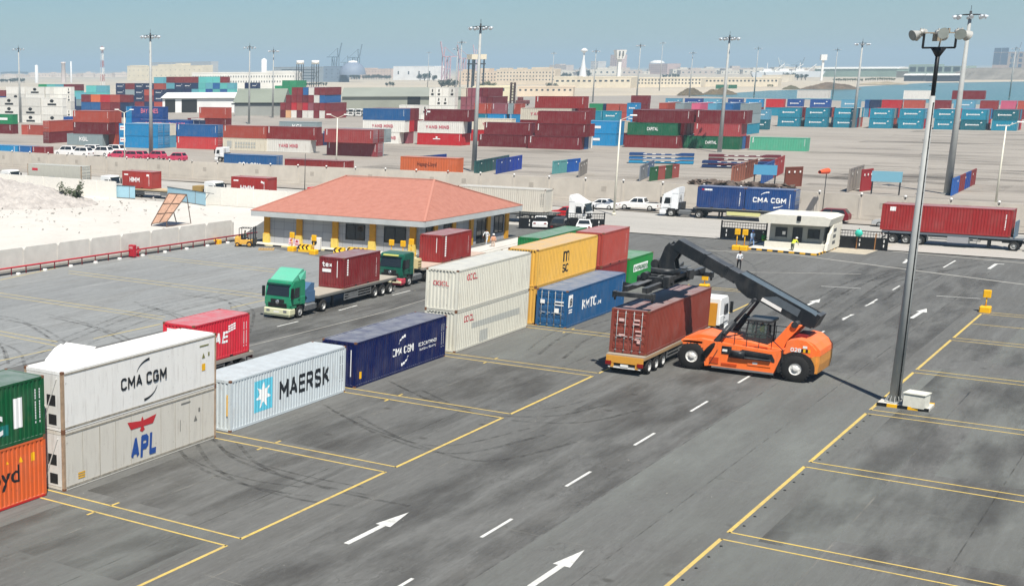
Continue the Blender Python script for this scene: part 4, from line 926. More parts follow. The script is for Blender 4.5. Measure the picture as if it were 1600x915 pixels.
# cab
b=MB(); cx0,cx1=-.85,.70
for x in (cx0,cx1):
    for a,c in (((.34,1.98),(.18,3.40)),((-1.05,1.98),(-1.03,3.40))): b.bar((x,a[0],a[1]),(x,c[0],c[1]),.09)
    b.bar((x,-.3,2.1),(x,-.35,3.40),.07); b.box(x-.04,x+.04,-1.08,.34,1.95,2.35)
b.box(cx0,cx1,-1.10,-1.04,1.95,2.4); b.build('cab_frame',STEEL,t)
b=MB(); b.bev(cx0-.12,cx1+.12,-1.22,.32,3.38,3.55,.05); b.build('cab_roof',BM,t)
CG,tc_,pc_=base('cab_glass',.05,0,.6); pc_.inputs['Base Color'].default_value=(.10,.15,.14,1); pc_.inputs['Alpha'].default_value=.45; MATS['cab_glass']=CG
b=MB(); b.add([(cx0,.34,2.35),(cx1,.34,2.35),(cx1,.2,3.38),(cx0,.2,3.38)],[(0,1,2,3)]); b.add([(cx0-.01,.3,2.35),(cx0-.01,-1.03,2.35),(cx0-.01,-1.03,3.38),(cx0-.01,.16,3.38)],[(0,1,2,3)]); b.add([(cx1,-1.03,2.4),(cx1,.3,2.4),(cx1,.16,3.38),(cx1,-1.03,3.38)],[(0,1,2,3)])
b.build('cab_glazing',CG,t)
b=MB(); b.bev(-.3,.3,-.85,-.35,2.05,2.5,.05); b.bev(-.3,.3,-.95,-.78,2.4,3.1,.05); b.build('seat',BLACK,t)
# boom
P0=Vector((0,-2.72,3.62)); P1=Vector((0,5.55,7.62)); D_=(P1-P0).normalized(); UPb=Vector((1,0,0)).cross(D_); 
if UPb.z<0: UPb=-UPb
def bp_(s,u): v=P0+D_*s+UPb*u; return (v.y,v.z)
LB=(P1-P0).length
b=MB(); b.prism([bp_(-.85,.02),bp_(-.8,.80),bp_(-.4,.88),bp_(4.6,.86),bp_(4.75,.3),bp_(4.2,-.12),bp_(3.4,-.28),bp_(2.6,-.10),bp_(0,-.12)],0,-.68,.68)
b.mat(1); b.prism([bp_(-.75,.84),bp_(-.4,.895),bp_(4.5,.875),bp_(4.5,.85),bp_(-.4,.865)],0,-.66,.66); b.build('outer_boom',[BM,BOOMT],t)
b=MB(); b.prism([bp_(4.6,.76),bp_(LB-.1,.74),bp_(LB+.05,.1),bp_(LB-.5,.0),bp_(4.6,.05)],0,-.54,.54)
for s in (5.4,7.0): b.prism([bp_(s,.80),bp_(s+.18,.80),bp_(s+.18,0),bp_(s,0)],0,-.58,.58)
b.build('inner_boom',BM,t)
b=MB(); b.prism([bp_(.2,.25),bp_(.25,.72),bp_(1.9,.72),bp_(2.6,.25)],0,-.705,-.685); b.build('boom_side_plate',mat('grey_boom_plate',(84,92,98),.45),t)
b=MB(); b.prism([bp_(1.2,.0),bp_(1.25,.22),bp_(2.6,.22),bp_(2.6,.0)],0,-.72,-.69); b.build('boom_nameplate',WHITE,t)
b=MB(); b.prism([bp_(-1.0,.15),bp_(-.95,1.0),bp_(-.7,1.0),bp_(-.75,.08)],0,-.74,.74); b.bar((-.5,-3.5,3.6),(.5,-3.5,3.6),.1); b.bar((.35,-3.0,3.95),(.35,-3.6,4.2),.08); b.build('boom_end_frame',BM,t)
b=MB()
for i in range(6):
    s=-.9+i*.9; y,z=bp_(s,.95); y2,z2=bp_(s+.9,.95); b.bar((.3,y,z),(.3,y2,z2),.05)
b.build('hose_run',BLACK,t)
for x in (-.95,.95):
    b=MB(); a=Vector((x*2.2,2.4,1.05)); c=Vector((x,-.02,4.75)); m_=a.lerp(c,.62); b.cyl(a,m_,.20); b.build('lift_cylinder',BM,t)
    b=MB(); b.cyl(m_,c,.105); b.build('piston_rod',STEEL,t)
b=MB(); b.cyl((-1.1,-.02,4.75),(1.1,-.02,4.75),.13); b.build('cylinder_pin',STEEL,t)
b=MB()
for x in (-1.95,1.95):
    for i in range(5): b.bar((x,-1.6+i*.75,1.9+.0*i),(x,-1.6+i*.75,2.75),.04)
    b.bar((x,-1.6,2.75),(x,1.4,2.75),.045); b.bar((x,-1.6,2.35),(x,1.4,2.35),.035)
b.build('guard_rail',BM,t)
b=MB()
for i in range(14):
    a=i/13; b.bar((-.45,-2.5+.35*math.sin(a*3.1),2.0+1.6*a),(-.45,-2.5+.35*math.sin((a+.08)*3.1),2.0+1.6*(a+.08)),.06)
for x in (-.35,-.2,.2,.35):
    for i in range(10):
        a,c=i/10,(i+1)/10; f_=lambda u:(x,5.75+.9*u-.25*math.sin(u*3.1),7.9-1.9*u-.35*math.sin(u*3.1)); b.cyl(f_(a),f_(c),.03,n=5,cap=False)
for x in (-.6,-.3,.1,.4,.7):
    for i in range(8):
        a,c=i/8,(i+1)/8; f_=lambda u:(x+SCX*u,6.3+.25*math.sin(u*3.1),6.15-.1*u-.3*math.sin(u*3.1)); b.cyl(f_(a),f_(c),.03,n=5,cap=False)
b.build('hydraulic_hoses',BLACK,t)
b=MB(); 
for k in range(4): b.mat(k%2); b.box(-1.97,-1.955,-3.9+k*.14,-3.77+k*.14,1.95,2.15)
b.mat(2); b.box(-2.07,-2.062,1.0,1.3,1.45,1.6); b.box(-2.07,-2.062,-.9,-.6,.85,.98); b.box(-1.97,-1.955,-3.7,-3.45,2.2,2.35)
b.build('warning_decal',[YELL,BLKP,WHITE],t)
# head and rotator: hangs from the boom tip
b=MB(); b.prism([(5.05,7.35),(5.75,8.0),(6.0,7.7),(6.35,6.6),(6.2,6.2),(5.2,6.15),(5.35,6.8)],0,-.5,-.36); b.prism([(5.05,7.35),(5.75,8.0),(6.0,7.7),(6.35,6.6),(6.2,6.2),(5.2,6.15),(5.35,6.8)],0,.36,.5)
b.cyl((-.52,5.6,7.65),(.52,5.6,7.65),.22); b.bar((-.3,5.75,7.5),(-.3,5.4,6.3),.12); b.bar((.3,5.75,7.5),(.3,5.4,6.3),.12)
b.cyl((0,6.0,5.85),(0,6.0,6.25),.95,n=20); b.cyl((-.4,6.6,6.5),(.4,6.6,6.5),.3); b.build('rotator_head',BM,t)
# spreader, 12.2 m long along X
SC=.35
b=MB(); sy=6.05
b.box(-2.4+SC,2.4+SC,sy-.95,sy+.95,5.35,5.6)
for y in (sy-.95,sy+.65): b.box(-2.9+SC,2.9+SC,y,y+.3,5.25,5.85)
for x in (-2.7,-1.6,1.35,2.4): b.box(x+SC,x+SC+.25,sy-1.0,sy+1.0,5.2,5.9)
b.bev(-.9+SC,.9+SC,sy-.9,sy+.9,5.6,5.9,.05); b.cyl((-1.8+SC,sy-1.0,5.7),(-1.8+SC,sy-.5,5.7),.25); b.box(1.3+SC,2.2+SC,sy-1.15,sy-.9,5.3,5.95)
b.cyl((-2.9+SC,sy+.5,5.95),(-2.2+SC,sy+.5,5.95),.24); b.box(-3.0+SC,-2.7+SC,sy-1.2,sy-.8,5.3,6.0)
b.build('spreader_body',BM,t)
for s in (-1,1):
    b=MB()
    for y in (sy-.75,sy+.45): b.box(min(s*2.4,s*5.9)+SC,max(s*2.4,s*5.9)+SC,y,y+.28,5.3,5.62)
    x=s*6.0+SC; b.box(x-.16,x+.16,sy-1.28,sy+1.28,4.98,5.26); b.prism([(x-s*.1,5.26),(x-s*.1,5.62),(x-s*1.6,5.62),(x-s*1.0,5.26)],1,sy-.8,sy-.72)
    b.prism([(x-s*.1,5.26),(x-s*.15,5.9),(x-s*1.6,5.6),(x-s*1.0,5.26)],1,sy+.72,sy+.8)
    for y in (sy-1.2,sy+1.2): b.cyl((x,y,4.72),(x,y,5.0),.06,.09,n=8)
    for y in (sy-1.32,sy+1.14): b.box(x-.2,x+.2,y,y+.18,4.9,5.3)
    b.build('telescopic_arm',BM,t)
b=MB(); b.bar((-2.2+SC,sy-.2,5.9),(5.4+SC,sy+.1,5.72),.09,.05); b.bar((-5.4+SC,sy+.15,5.68),(-2.6+SC,sy+.15,5.68),.3,.05); b.build('hydraulic_pipes',GREYM,t)
freeze(t)

# ================= TERMINAL BUILDING =================
A_,B_,C_=Vector((*(127.81, 88.11),3.7)),Vector((*(128.54, 66.61),3.7)),Vector((*(150.58, 65.54),3.7)); Dd=A_+C_-B_
t=thing('terminal_building','single storey grey tiled office with a salmon hipped roof and ochre columns','building',(0,0,0))
c0=(A_+C_)/2; fy=(A_-B_).normalized(); R1=c0+fy*5.6; R2=c0-fy*5.6; R1=Vector((R1.x,R1.y,7.15)); R2=Vector((R2.x,R2.y,7.15))
ROOF,tr,pr=base('clay_roof_tiles',.8,0,.2)
tcn=N(tr,'ShaderNodeTexCoord'); sp_=N(tr,'ShaderNodeSeparateXYZ'); tr.links.new(tcn.outputs['Object'],sp_.inputs[0])
def sinw(v,k):
    a=N(tr,'ShaderNodeMath',operation='MULTIPLY'); tr.links.new(v,a.inputs[0]); a.inputs[1].default_value=k
    s_=N(tr,'ShaderNodeMath',operation='SINE'); tr.links.new(a.outputs[0],s_.inputs[0]); return s_.outputs[0]
rw=sinw(sp_.outputs[2],2*math.pi/.105)
cr=mixc(tr,srgb(180,124,108),srgb(166,110,94),ramp(tr,nz(tr,1.8,5),.4,.75)); cr=mixc(tr,cr,srgb(190,138,120),ramp(tr,nz(tr,9,3),.55,.8,0,.7)); cr=mixc(tr,cr,srgb(150,92,78),ramp(tr,rw,.5,1,0,.5))
tr.links.new(cr,pr.inputs['Base Color']); bpn=N(tr,'ShaderNodeBump'); bpn.inputs['Strength'].default_value=.5; bpn.inputs['Distance'].default_value=.06; tr.links.new(rw,bpn.inputs['Height']); tr.links.new(bpn.outputs[0],pr.inputs['Normal'])
b=MB(); up=Vector((0,0,.06)); b.add([A_+up,B_+up,C_+up,Dd+up,R1,R2],[(0,1,5,4),(1,2,5),(2,3,4,5),(3,0,4)]); rf=b.build('roof',ROOF,t)
b=MB()
for p,q in ((A_,R1),(B_,R2),(C_,R2),(Dd,R1),(R1,R2)): b.bar(p+up*1.5,q+up,.22,.08)
b.build('ridge_tiles',tint('ridge_tile',(186,128,110)),rf)
# fascia ring
FAS=mat('pale_fascia',(186,190,188),.6,var=.1,scale=.7)
b=MB(); Z=Vector((0,0,1)); Q=[A_,B_,C_,Dd]; cc=c0
def off(p,d): v=(p-cc); v.z=0; return Vector((cc.x,cc.y,p.z))+v*(1-d/v.length)
for i in range(4):
    p,q=Q[i],Q[(i+1)%4]; pi_,qi=off(p,.5),off(q,.5)
    b.add([p-Z*.55,q-Z*.55,q+Z*.02,p+Z*.02,pi_-Z*.55,qi-Z*.55,qi+Z*.02,pi_+Z*.02],[(0,1,2,3),(4,7,6,5),(0,4,5,1),(3,2,6,7)])
inn=[off(p,1.9) for p in Q]
b.add([off(p,.4)-Z*.53 for p in Q]+[off(p,2.2)-Z*.53 for p in Q],[(i,(i+1)%4,4+(i+1)%4,4+i) for i in range(4)])
b.build('fascia',FAS,t)
WALLM,tw,pw=base('grey_wall_tiles',.6,0,.3)
bt=N(tw,'ShaderNodeTexBrick'); bt.offset=0; bt.inputs['Scale'].default_value=1; bt.inputs['Brick Width'].default_value=1.2; bt.inputs['Row Height'].default_value=.85; bt.inputs['Mortar Size'].default_value=.012
bt.inputs['Color1'].default_value=srgb(166,168,170); bt.inputs['Color2'].default_value=srgb(152,154,157); bt.inputs['Mortar'].default_value=srgb(86,88,92)
tcc=N(tw,'ShaderNodeTexCoord'); sx_=N(tw,'ShaderNodeSeparateXYZ'); tw.links.new(tcc.outputs['Object'],sx_.inputs[0]); ad=N(tw,'ShaderNodeMath',operation='ADD'); tw.links.new(sx_.outputs[0],ad.inputs[0]); tw.links.new(sx_.outputs[1],ad.inputs[1])
cb=N(tw,'ShaderNodeCombineXYZ'); tw.links.new(ad.outputs[0],cb.inputs[0]); tw.links.new(sx_.outputs[2],cb.inputs[1]); tw.links.new(cb.outputs[0],bt.inputs['Vector']); tw.links.new(bt.outputs[0],pw.inputs['Base Color'])
Wq=[off(p,1.75) for p in Q]
for p in Wq: p.z=0
b=MB()
for i in range(4):
    p,q=Wq[i],Wq[(i+1)%4]; b.add([p,q,q+Z*3.16,p+Z*3.16],[(0,1,2,3)])
b.build('wall',WALLM,t)
OCH=mat('ochre_column',(206,148,34),.6,var=.1); 
def face(p,q,nout,u0,u1,z0,z1,out,th=.05,bb=None):
    d=(q-p); L=d.length; d=d/L; a=p+d*u0+nout*out; c=p+d*u1+nout*out
    V=[a+Z*z0,c+Z*z0,c+Z*z1,a+Z*z1]; V2=[v-nout*th for v in V]
    return bb.add(V+V2,[(0,1,2,3),(7,6,5,4),(0,4,5,1),(1,5,6,2),(2,6,7,3),(3,7,4,0)])
def nrm(p,q):
    d=(q-p).normalized(); n=Vector((d.y,-d.x,0)); 
    return n if n.dot(p-Vector((cc.x,cc.y,0)))>0 else -n
pA,pB,pC=Wq[0],Wq[1],Wq[2]; nL=nrm(pA,pB); nR=nrm(pB,pC); LL=(pB-pA).length; LR=(pC-pB).length
for fct in (0.012,.235,.475,.715,.965):
    b=MB(); face(pA,pB,nL,LL*fct-.35,LL*fct+.35,0,3.16,.22,.3,b); b.build('column',OCH,t)
    b=MB(); face(pA,pB,nL,LL*fct-.40,LL*fct+.40,0,1.15,.36,.45,b); b.build('sunlit_column_foot',mat('sunlit_column_yellow',(226,196,96),.6),t)  # lower column: sun below the eave shadow painted as a lighter yellow
for fct in (.16,.36,.56,.76,.985):
    b=MB(); face(pB,pC,nR,LR*fct-.35,LR*fct+.35,0,3.16,.22,.3,b); b.build('column',OCH,t)
def window(p,q,n,u0,u1,z0,z1,parts=2):
    b=MB(); face(p,q,n,u0,u1,z0,z1,.05,.04,b); w_=b.build('window',GLASS,t)
    b=MB()
    for a,c in ((u0-.08,u0+.02),(u1-.02,u1+.08)): face(p,q,n,a,c,z0-.08,z1+.08,.09,.08,b)
    for a,c in ((z0-.08,z0+.02),(z1-.02,z1+.08)): face(p,q,n,u0,u1,a,c,.088,.08,b)
    for i in range(1,parts): m_=u0+(u1-u0)*i/parts; face(p,q,n,m_-.04,m_+.04,z0,z1,.085,.06,b)
    b.build('window_frame',BLKP,w_)
window(pA,pB,nL,LL*.545,LL*.66,1.2,2.75); window(pA,pB,nL,LL*.79,LL*.915,1.2,2.75)
for a in (.06,.25,.83): window(pB,pC,nR,LR*a+.2,LR*a+2.2,.9,2.75,2)
b=MB(); face(pB,pC,nR,LR*.63,LR*.63+2.3,.05,2.7,.05,.04,b); dd=b.build('door',GLASS,t); b=MB(); face(pB,pC,nR,LR*.63+1.1,LR*.63+1.2,.05,2.7,.08,.06,b); b.build('door_frame',BLKP,dd)
# striped kerb in front
b=MB()
for i in range(22):
    b.mat(i%2); face(pA,pB,nL,-1.0+i*1.1,-1.0+(i+1)*1.1,0,.14,2.2,.25,b)
struct(b.build('striped_kerb',[tint('cream_kerb',(214,204,160)),BLKP]))
b=MB(); q0=pA+nL*1.95; b.add([pA-(pB-pA).normalized()*1+Z*.11+nL*.01,pA-(pB-pA).normalized()*1+nL*2.0+Z*.11,pB+nL*2.0+Z*.11,pB+nL*.01+Z*.11],[(0,1,2,3)]); struct(b.build('plinth_pavement',CONC))
# air conditioner
a=(125.44, 79.97)
t2=thing('air_conditioner','white outdoor air conditioning unit standing against the grey tiled wall','air conditioner',(a[0]+.9,a[1]-1.4,.12),R(5))
b=MB(); b.bev(0,.5,-.55,.55,.05,1.35,.04); b.build('casing',WHITE,t2); b=MB(); b.cyl((-.02,.1,.85),(.01,.1,.85),.33,n=18); b.build('fan_grille',STEEL,t2); b=MB(); b.box(0,.5,-.5,-.42,0,.05); b.box(0,.5,.42,.5,0,.05); b.build('foot',STEEL,t2)
# things by the kerb
def lamp_marker(label, p, h=1.35):
    t=thing('delineator_post',label,'delineator post',(p[0],p[1],0))
    b=MB(); b.bev(-.4,.4,-.4,.4,0,.5,.08); b.build('base',YELL,t)
    b=MB(); b.cyl((0,0,.5),(0,0,h),.05,n=8); b.build('stem',YELL,t); b=MB(); b.bev(-.13,.13,-.28,.28,h-.05,h+.55,.05); b.build('paddle',YELL,t); return t
lamp_marker('yellow delineator post nearest the air conditioner, on the kerb left of the striped blocks',(124.95, 80.65),1.5)
lamp_marker('yellow delineator post standing clear between the two striped blocks',(124.1, 77.32),1.5)
lamp_marker('yellow delineator post left of two others, above the dark green tractor',(127.6, 69.88),1.2)
lamp_marker('yellow delineator post in the middle above the dark green tractor',(127.42, 68.42),1.2)
lamp_marker('yellow delineator post right of two others, above the dark green tractor',(127.93, 67.72),1.4)
lamp_marker('yellow delineator post alone at the far end of the right yellow line',(125.9,15.2),1.25)
lamp_marker('left one of the two yellow delineator posts by the gate booth',(153.93, 42.39),1.7)
lamp_marker('right one of the two yellow delineator posts by the gate booth',(153.86, 41.58),1.7)
lamp_marker('yellow delineator post peeping out behind the boom, above the maroon container',(124.38, 36.65),.9)
def barrier(label,p,rz,n=2,w=1.6):
    t=thing('concrete_barrier',label,'concrete barrier',(p[0],p[1],0),rz)
    b=MB(); w*=.8; b.prism([(-.45,0),(-.45,.3),(-.25,.5),(-.2,.8),(.2,.8),(.25,.5),(.45,.3),(.45,0)],1,-w/2,w/2); b.build('block',tint('yellow_barrier',(232,184,40)),t)
    b=MB()
    for i in range(n):
        y=-w/2+.2+i*(w/n); b.add([(-.47,y,.32),(-.47,y+.22,.32),(-.29,y+.46,.56),(-.29,y+.28,.56)],[(0,1,2,3)]); b.add([(-.29,y+.46,.56),(-.29,y+.28,.56),(-.235,y,.79),(-.235,y+.22,.79)],[(0,1,2,3)])
    b.build('chevron',BLKP,t)
barrier('yellow block with black chevrons in front of the air conditioner',(125.4, 79.12),R(5),3,1.8)
barrier('yellow block with black stripes left of the first window of the tiled building',(125.31, 74.79),R(8),2,1.4)
barrier('yellow block with black diagonal stripes below the first window of the tiled building',(126.14, 73.63),R(5),2,1.5)
barrier('small yellow block with dark spots next to the one with diagonal stripes',(126.26, 72.6),R(5),2,1.3)
for lb,p in (('left one of two small red and white signs leaning on the grey wall',(127.34, 82.96)),('right one of two small red and white signs leaning on the grey wall',(126.78, 81.84))):
    t2=thing('warning_sign',lb,'sign',(p[0]+1,p[1],.12),R(5)); b=MB(); b.box(0,.03,-.3,.3,.1,.8); b.build('board',tint('pale_pink_board',(226,196,200)),t2); b=MB(); b.add([(-.01,.2,.45),(-.01,-.2,.45),(-.01,0,.75)],[(0,1,2)]); b.box(-.012,-.002,-.22,.22,.18,.28); b.build('symbol',REDP,t2)
a=(124.66, 84.77); t2=thing('wooden_pallet','flat wooden pallet lying in front of the forklift truck','pallet',(a[0]-1.5,a[1]-.9,0),R(-60)); b=MB()
for i in range(6): b.box(i*.3,i*.3+.22,0,1.2,.12,.16)
for y in (0,.5,1.1): b.box(0,1.72,y,y+.1,0,.12)
b.build('boards',mat('pale_timber',(180,150,104),.9),t2)
# ================= FORKLIFT =================
a=(124.79, 87.46)
t=thing('forklift_truck','small yellow forklift with a driver, parked at the corner of the tiled building','forklift',(a[0],a[1]+.6,0),R(-72))
YF=mat('forklift_yellow',(222,170,72),.5)
b=MB(); b.bev(0,.7,-.55,.55,.35,1.15,.12); b.bev(.6,1.9,-.5,.5,.3,.78,.05); b.build('body',YF,t)
b=MB()
for x in (.55,1.9):
    for y in (-.5,.5): b.bar((x,y,1.0 if x<1 else .75),(x,y,2.1),.06)
for y in (-.5,.5): b.bar((.55,y,2.1),(1.9,y,2.1),.06)
for i in range(5): b.bar((.6+i*.3,-.5,2.1),(.6+i*.3,.5,2.1),.04)
b.build('overhead_guard',STEEL,t)
b=MB()
for y in (-.4,.32): b.box(2.15,2.27,y,y+.1,.1,2.3)
b.box(2.16,2.26,-.4,.42,2.15,2.25); b.box(2.28,2.34,-.5,.5,.4,1.0); b.build('mast',STEEL,t)
for y in (-.35,.25): b=MB(); b.box(2.3,3.4,y,y+.12,.12,.17); b.build('fork',STEEL,t)
for x,r in ((.35,.26),(1.75,.34)):
    for s,y in ((-1,-.58),(1,.58)): wheel(t,x,y,r,.22,s,rimc=YF,n=14)
b=MB(); b.bev(.7,1.15,-.25,.25,.78,.95,.03); b.bev(.65,.78,-.25,.25,.9,1.4,.03); b.build('seat',BLACK,t)
FORK_AT=(a[0],a[1]+.6)

# ================= WALLS =================
def panel_wall(label, p, q, h, n, th=.15, cap=.0, mtl=None, foot=True, notch=.18, name='precast_wall', lens=False, frame=False, group='wall'):
    """one continuous wall built of n precast panels with chamfered shoulders and posts"""
    t=thing(name,label,'wall',(p[0],p[1],0)); d=Vector((q[0]-p[0],q[1]-p[1],0)); L=d.length; rz=math.atan2(d.y,d.x); t.rotation_euler=(0,0,rz)
    w_=L/n; b=MB(); g=.06
    for i in range(n):
        x0=i*w_+g; x1=(i+1)*w_-g
        b.prism([(x0,0),(x1,0),(x1,h-notch),(x1-notch,h),(x0+notch,h),(x0,h-notch)],1,-th/2,th/2)
        if frame:
            for s in (-1,1):
                yy=s*(th/2+.02); b.box(x0+.5,x1-.5,min(yy,0),max(yy,0),.5,h-.35) 
    b.build('panels',mtl or CONC,t)
    b=MB()
    for i in range(n+1): b.box(i*w_-.14,i*w_+.14,-th/2-.06,th/2+.06,0,h-notch*1.15)
    b.build('posts',mtl or CONC,t)
    if foot:
        b=MB(); b.prism([(-.55,0),(-.35,.35),(.35,.35),(.55,0)],0,0,L); b.build('footing',mat('grey_footing',(120,118,112),.9),t)
    return t,rz,L,w_
lw=[(93.02, 93.75),(126.34, 91.25)]; dv=Vector((lw[1][0]-lw[0][0],lw[1][1]-lw[0][1])); st=(lw[0][0]-dv.x*.32,lw[0][1]-dv.y*.32); en=(lw[1][0]+dv.x*.06,lw[1][1]+dv.y*.06)
panel_wall('low pale precast wall with rounded shoulders beside the red pipe, at the left',st,en,2.45,10,th=.16,notch=.22)
# red pipe on stands
t=thing('fire_pipe','red fire water pipe running along the foot of the low precast wall','pipe',(0,0,0)); b=MB(); nn=(dv.y,-dv.x); ln_=math.hypot(*nn); nn=(nn[0]/ln_,nn[1]/ln_)
if nn[1]>0: nn=(-nn[0],-nn[1])
pp=lambda u:(st[0]+(en[0]-st[0])*u+nn[0]*.75,st[1]+(en[1]-st[1])*u+nn[1]*.75)
b.cyl((*pp(0),.72),(*pp(1.08),.72),.085,n=8); b.build('pipe_run',REDP,t); b=MB()
for i in range(26): x,y=pp(i/24); b.bar((x,y,0),(x,y,.72),.08)
b.build('pipe_supports',mat('dark_red_support',(110,30,36),.7),t)
b=MB()
for i in range(14): x,y=pp((i+.4)/13); b.bev(x-.18,x+.18,y-.55,y-.2,0,.22,.05)
struct(b.build('kerb_stones',WHITE))
a=(110.07, 91.46); t=thing('hose_cabinet','red fire hose cabinet in front of the low precast wall','hose cabinet',(a[0]+.3,a[1],0),R(-5)); b=MB(); b.bev(0,.45,-.4,.4,.15,1.35,.04); b.build('cabinet',REDP,t); b=MB(); b.box(-.01,0,-.25,.25,.95,1.2); b.build('notice',tint('pale_notice',(200,140,140)),t); b=MB(); b.box(.05,.12,-.36,-.3,0,.15); b.box(.05,.12,.3,.36,0,.15); b.build('legs',REDP,t)
a=(111.29, 91.49); t=thing('fire_hydrant','red fire hydrant right of the hose cabinet','hydrant',(a[0]+.3,a[1],0)); b=MB(); b.cyl((0,0,0),(0,0,.85),.11); b.cyl((0,0,.85),(0,0,1.0),.17,.06); b.cyl((0,-.32,.65),(0,.32,.65),.08); b.cyl((0,0,0),(0,0,.06),.2); b.cyl((-.25,0,.45),(0,0,.45),.07); b.build('barrel',REDP,t); b=MB(); b.bar((-.22,.0,1.03),(.22,0,1.03),.05); b.build('hand_wheel',REDP,t)
a=(125.17, 90.86); t=thing('yellow_block','small yellow box on the ground left of the forklift','box',(a[0],a[1],0)); b=MB(); b.bev(-.35,.35,-.35,.35,0,.5,.06); b.build('box_body',YELL,t); b=MB(); b.box(-.36,-.34,-.3,.3,.1,.16); b.build('stripe',mat('amber_stripe',(200,120,20)),t)
# long boundary wall between the road and the container yard
bw=[(205.24, 217.29),(198.89, 150.21),(201.35, 100.55),(197.78, 59.54),(190.97, 18.06)]
WL=[]
for i,(p,q) in enumerate(zip(bw,bw[1:])):
    n=max(4,round(math.hypot(q[0]-p[0],q[1]-p[1])/5.6))
    names=('left stretch behind the far truck queue','second stretch behind the tiled roof','third stretch behind the white pickup truck','right stretch behind the long brick red container')
    W_=panel_wall('tall beige precast boundary wall, '+names[i],p,q,3.1,n,notch=.28,th=.2,frame=True,foot=False,mtl=mat('beige_precast',(198,190,177),.85,var=.1,scale=.5)); WL.append(W_)
    b=MB(); 
    for k in range(n):
        if k%2==0: b.box((k+.45)*W_[3],(k+.58)*W_[3],-.14,.14,1.5,2.2)
    b.build('square_plaque',mat('plaque_grey',(176,168,156),.9),W_[0])
    for k in range(n+1):
        t=thing('wall_light','small white globe light on top of the beige boundary wall','wall light',(p[0]+(q[0]-p[0])*k/n,p[1]+(q[1]-p[1])*k/n,2.8),group='globe lights along the boundary wall')
        b=MB(); b.cyl((0,0,0),(0,0,.3),.08,n=8); b.build('bracket',STEEL,t); b=MB(); b.lathe([(.001,0),(.13,.05),(.17,.14),(.13,.25),(.001,.29)],(0,0,.28),'z',10); b.build('globe',WHITE,t)
# white wall behind the sand lot, with pale blue gates
panel_wall('low white wall left of the pale blue gates, between the sand lot and the road',(163.58, 173.39),(161.57, 136.95),2.6,9,mtl=mat('white_render',(226,222,212),.9,var=.05),foot=False,notch=.05)
panel_wall('low white wall right of the pale blue gates, running to the tiled building',(162.29, 119.96),(161.82, 100.01),2.6,7,mtl=MATS['white_render'],foot=False,notch=.05)
for lb,p,q,lean in (('left leaf of the pale blue sliding gate',(162.08, 137.68),(162.3, 133.59),-1),('right leaf of the pale blue sliding gate',(164.34, 128.78),(159.63, 118.09),1)):
    t=thing('sliding_gate',lb,'gate',(p[0],p[1],0)); d=Vector((q[0]-p[0],q[1]-p[1])); L=d.length; t.rotation_euler=(0,0,math.atan2(d.y,d.x))
    b=MB(); b.box(0,L,-.04,.04,.12,1.95); b.build('gate_panel',tint('pale_blue_gate',(158,196,210)),t)
    b=MB(); b.bar((-.0,-.06,1.98),(L+(2.5 if lean>0 else 0),-.06,1.98),.08); b.bar((-1.4 if lean<0 else 0,-.06,1.98),(L,-.06,1.98),.08); b.bar((0,-.06,.1),(L,-.06,.1),.08); b.bar((L if lean>0 else 0,-.05,1.0),(L+1.2 if lean>0 else -1.2,-.05,1.95),.06); b.bar((L*.75,-.06,.1),(L*.75,-.06,1.98),.06); b.build('gate_frame',GREYM,t)
# billboard frame
a=(135.06, 108.34); c=(135.06, 105.85); d=(138.54, 105.96)
t=thing('signboard_frame','leaning plywood signboard seen from behind, on a thin steel frame in the sand lot','signboard',(0,0,0))
TL=Vector((d[0],a[1]+.0,3.9)); TR=Vector((d[0],c[1]-.4,3.9)); BL=Vector((a[0],a[1]+.1,.25)); BR=Vector((c[0],c[1]+.1,.7))
b=MB(); n_=(TL-BL).cross(BR-BL).normalized()*.04; b.add([BL,BR,TR,TL,BL+n_,BR+n_,TR+n_,TL+n_],[(0,1,2,3),(7,6,5,4),(0,4,5,1),(1,5,6,2),(2,6,7,3),(3,7,4,0)]); b.build('plywood_board',mat('plywood',(188,150,126),.85,var=.2),t)
b=MB()
for p,q in ((BL,BR),(BR,TR),(TR,TL),(TL,BL),(BL.lerp(TL,.33),BR.lerp(TR,.33)),(BL.lerp(TL,.66),BR.lerp(TR,.66)),(BL.lerp(BR,.5),TL.lerp(TR,.5)),(TR,Vector((d[0]+1.6,d[1],0))),(TL,Vector((d[0]+1.6,a[1],0))),(BR,Vector((BR.x,BR.y,0))),(BL,Vector((BL.x,BL.y,0))),(Vector((d[0]+1.6,d[1],0)),Vector((BR.x,BR.y,.1)))): b.bar(p-Vector((.06,0,0)),q-Vector((.06,0,0)),.09)
b.build('steel_frame',mat('brown_steel',(110,90,78),.7),t)
# rubble mound and bush
def blob(name,mtl,cx,cy,rx,ry,h,seed=0,n=44,pw=1.6,am=1):
    b=MB(); V=[]
    for i in range(n+1):
        for j in range(n+1):
            u,v=i/n*2-1,j/n*2-1; r=math.hypot(u,v); z=max(0,(1-r**pw))*h
            z*=1+am*.45*noise.noise(Vector((u*3+seed,v*3,seed))); z+=am*.16*h*noise.noise(Vector((u*14,v*14,seed)))*(1 if r<1 else 0)
            V.append((cx+u*rx,cy+v*ry,z-.05))
    b.add(V,[(i*(n+1)+j,(i+1)*(n+1)+j,(i+1)*(n+1)+j+1,i*(n+1)+j+1) for i in range(n) for j in range(n)])
    return b.build(name,mtl)
m0=(147.36, 142.59)
rub=ground_mat('rubble',(178,172,165),(158,152,146),(196,190,182),.5,1.6,grain=.25)
o=blob('rubble_mound',rub,m0[0]+1,m0[1]+9,12,20,3.1,3,70); tag(o,'broad heap of pale grey rubble in the sand lot at the left edge','rubble heap')
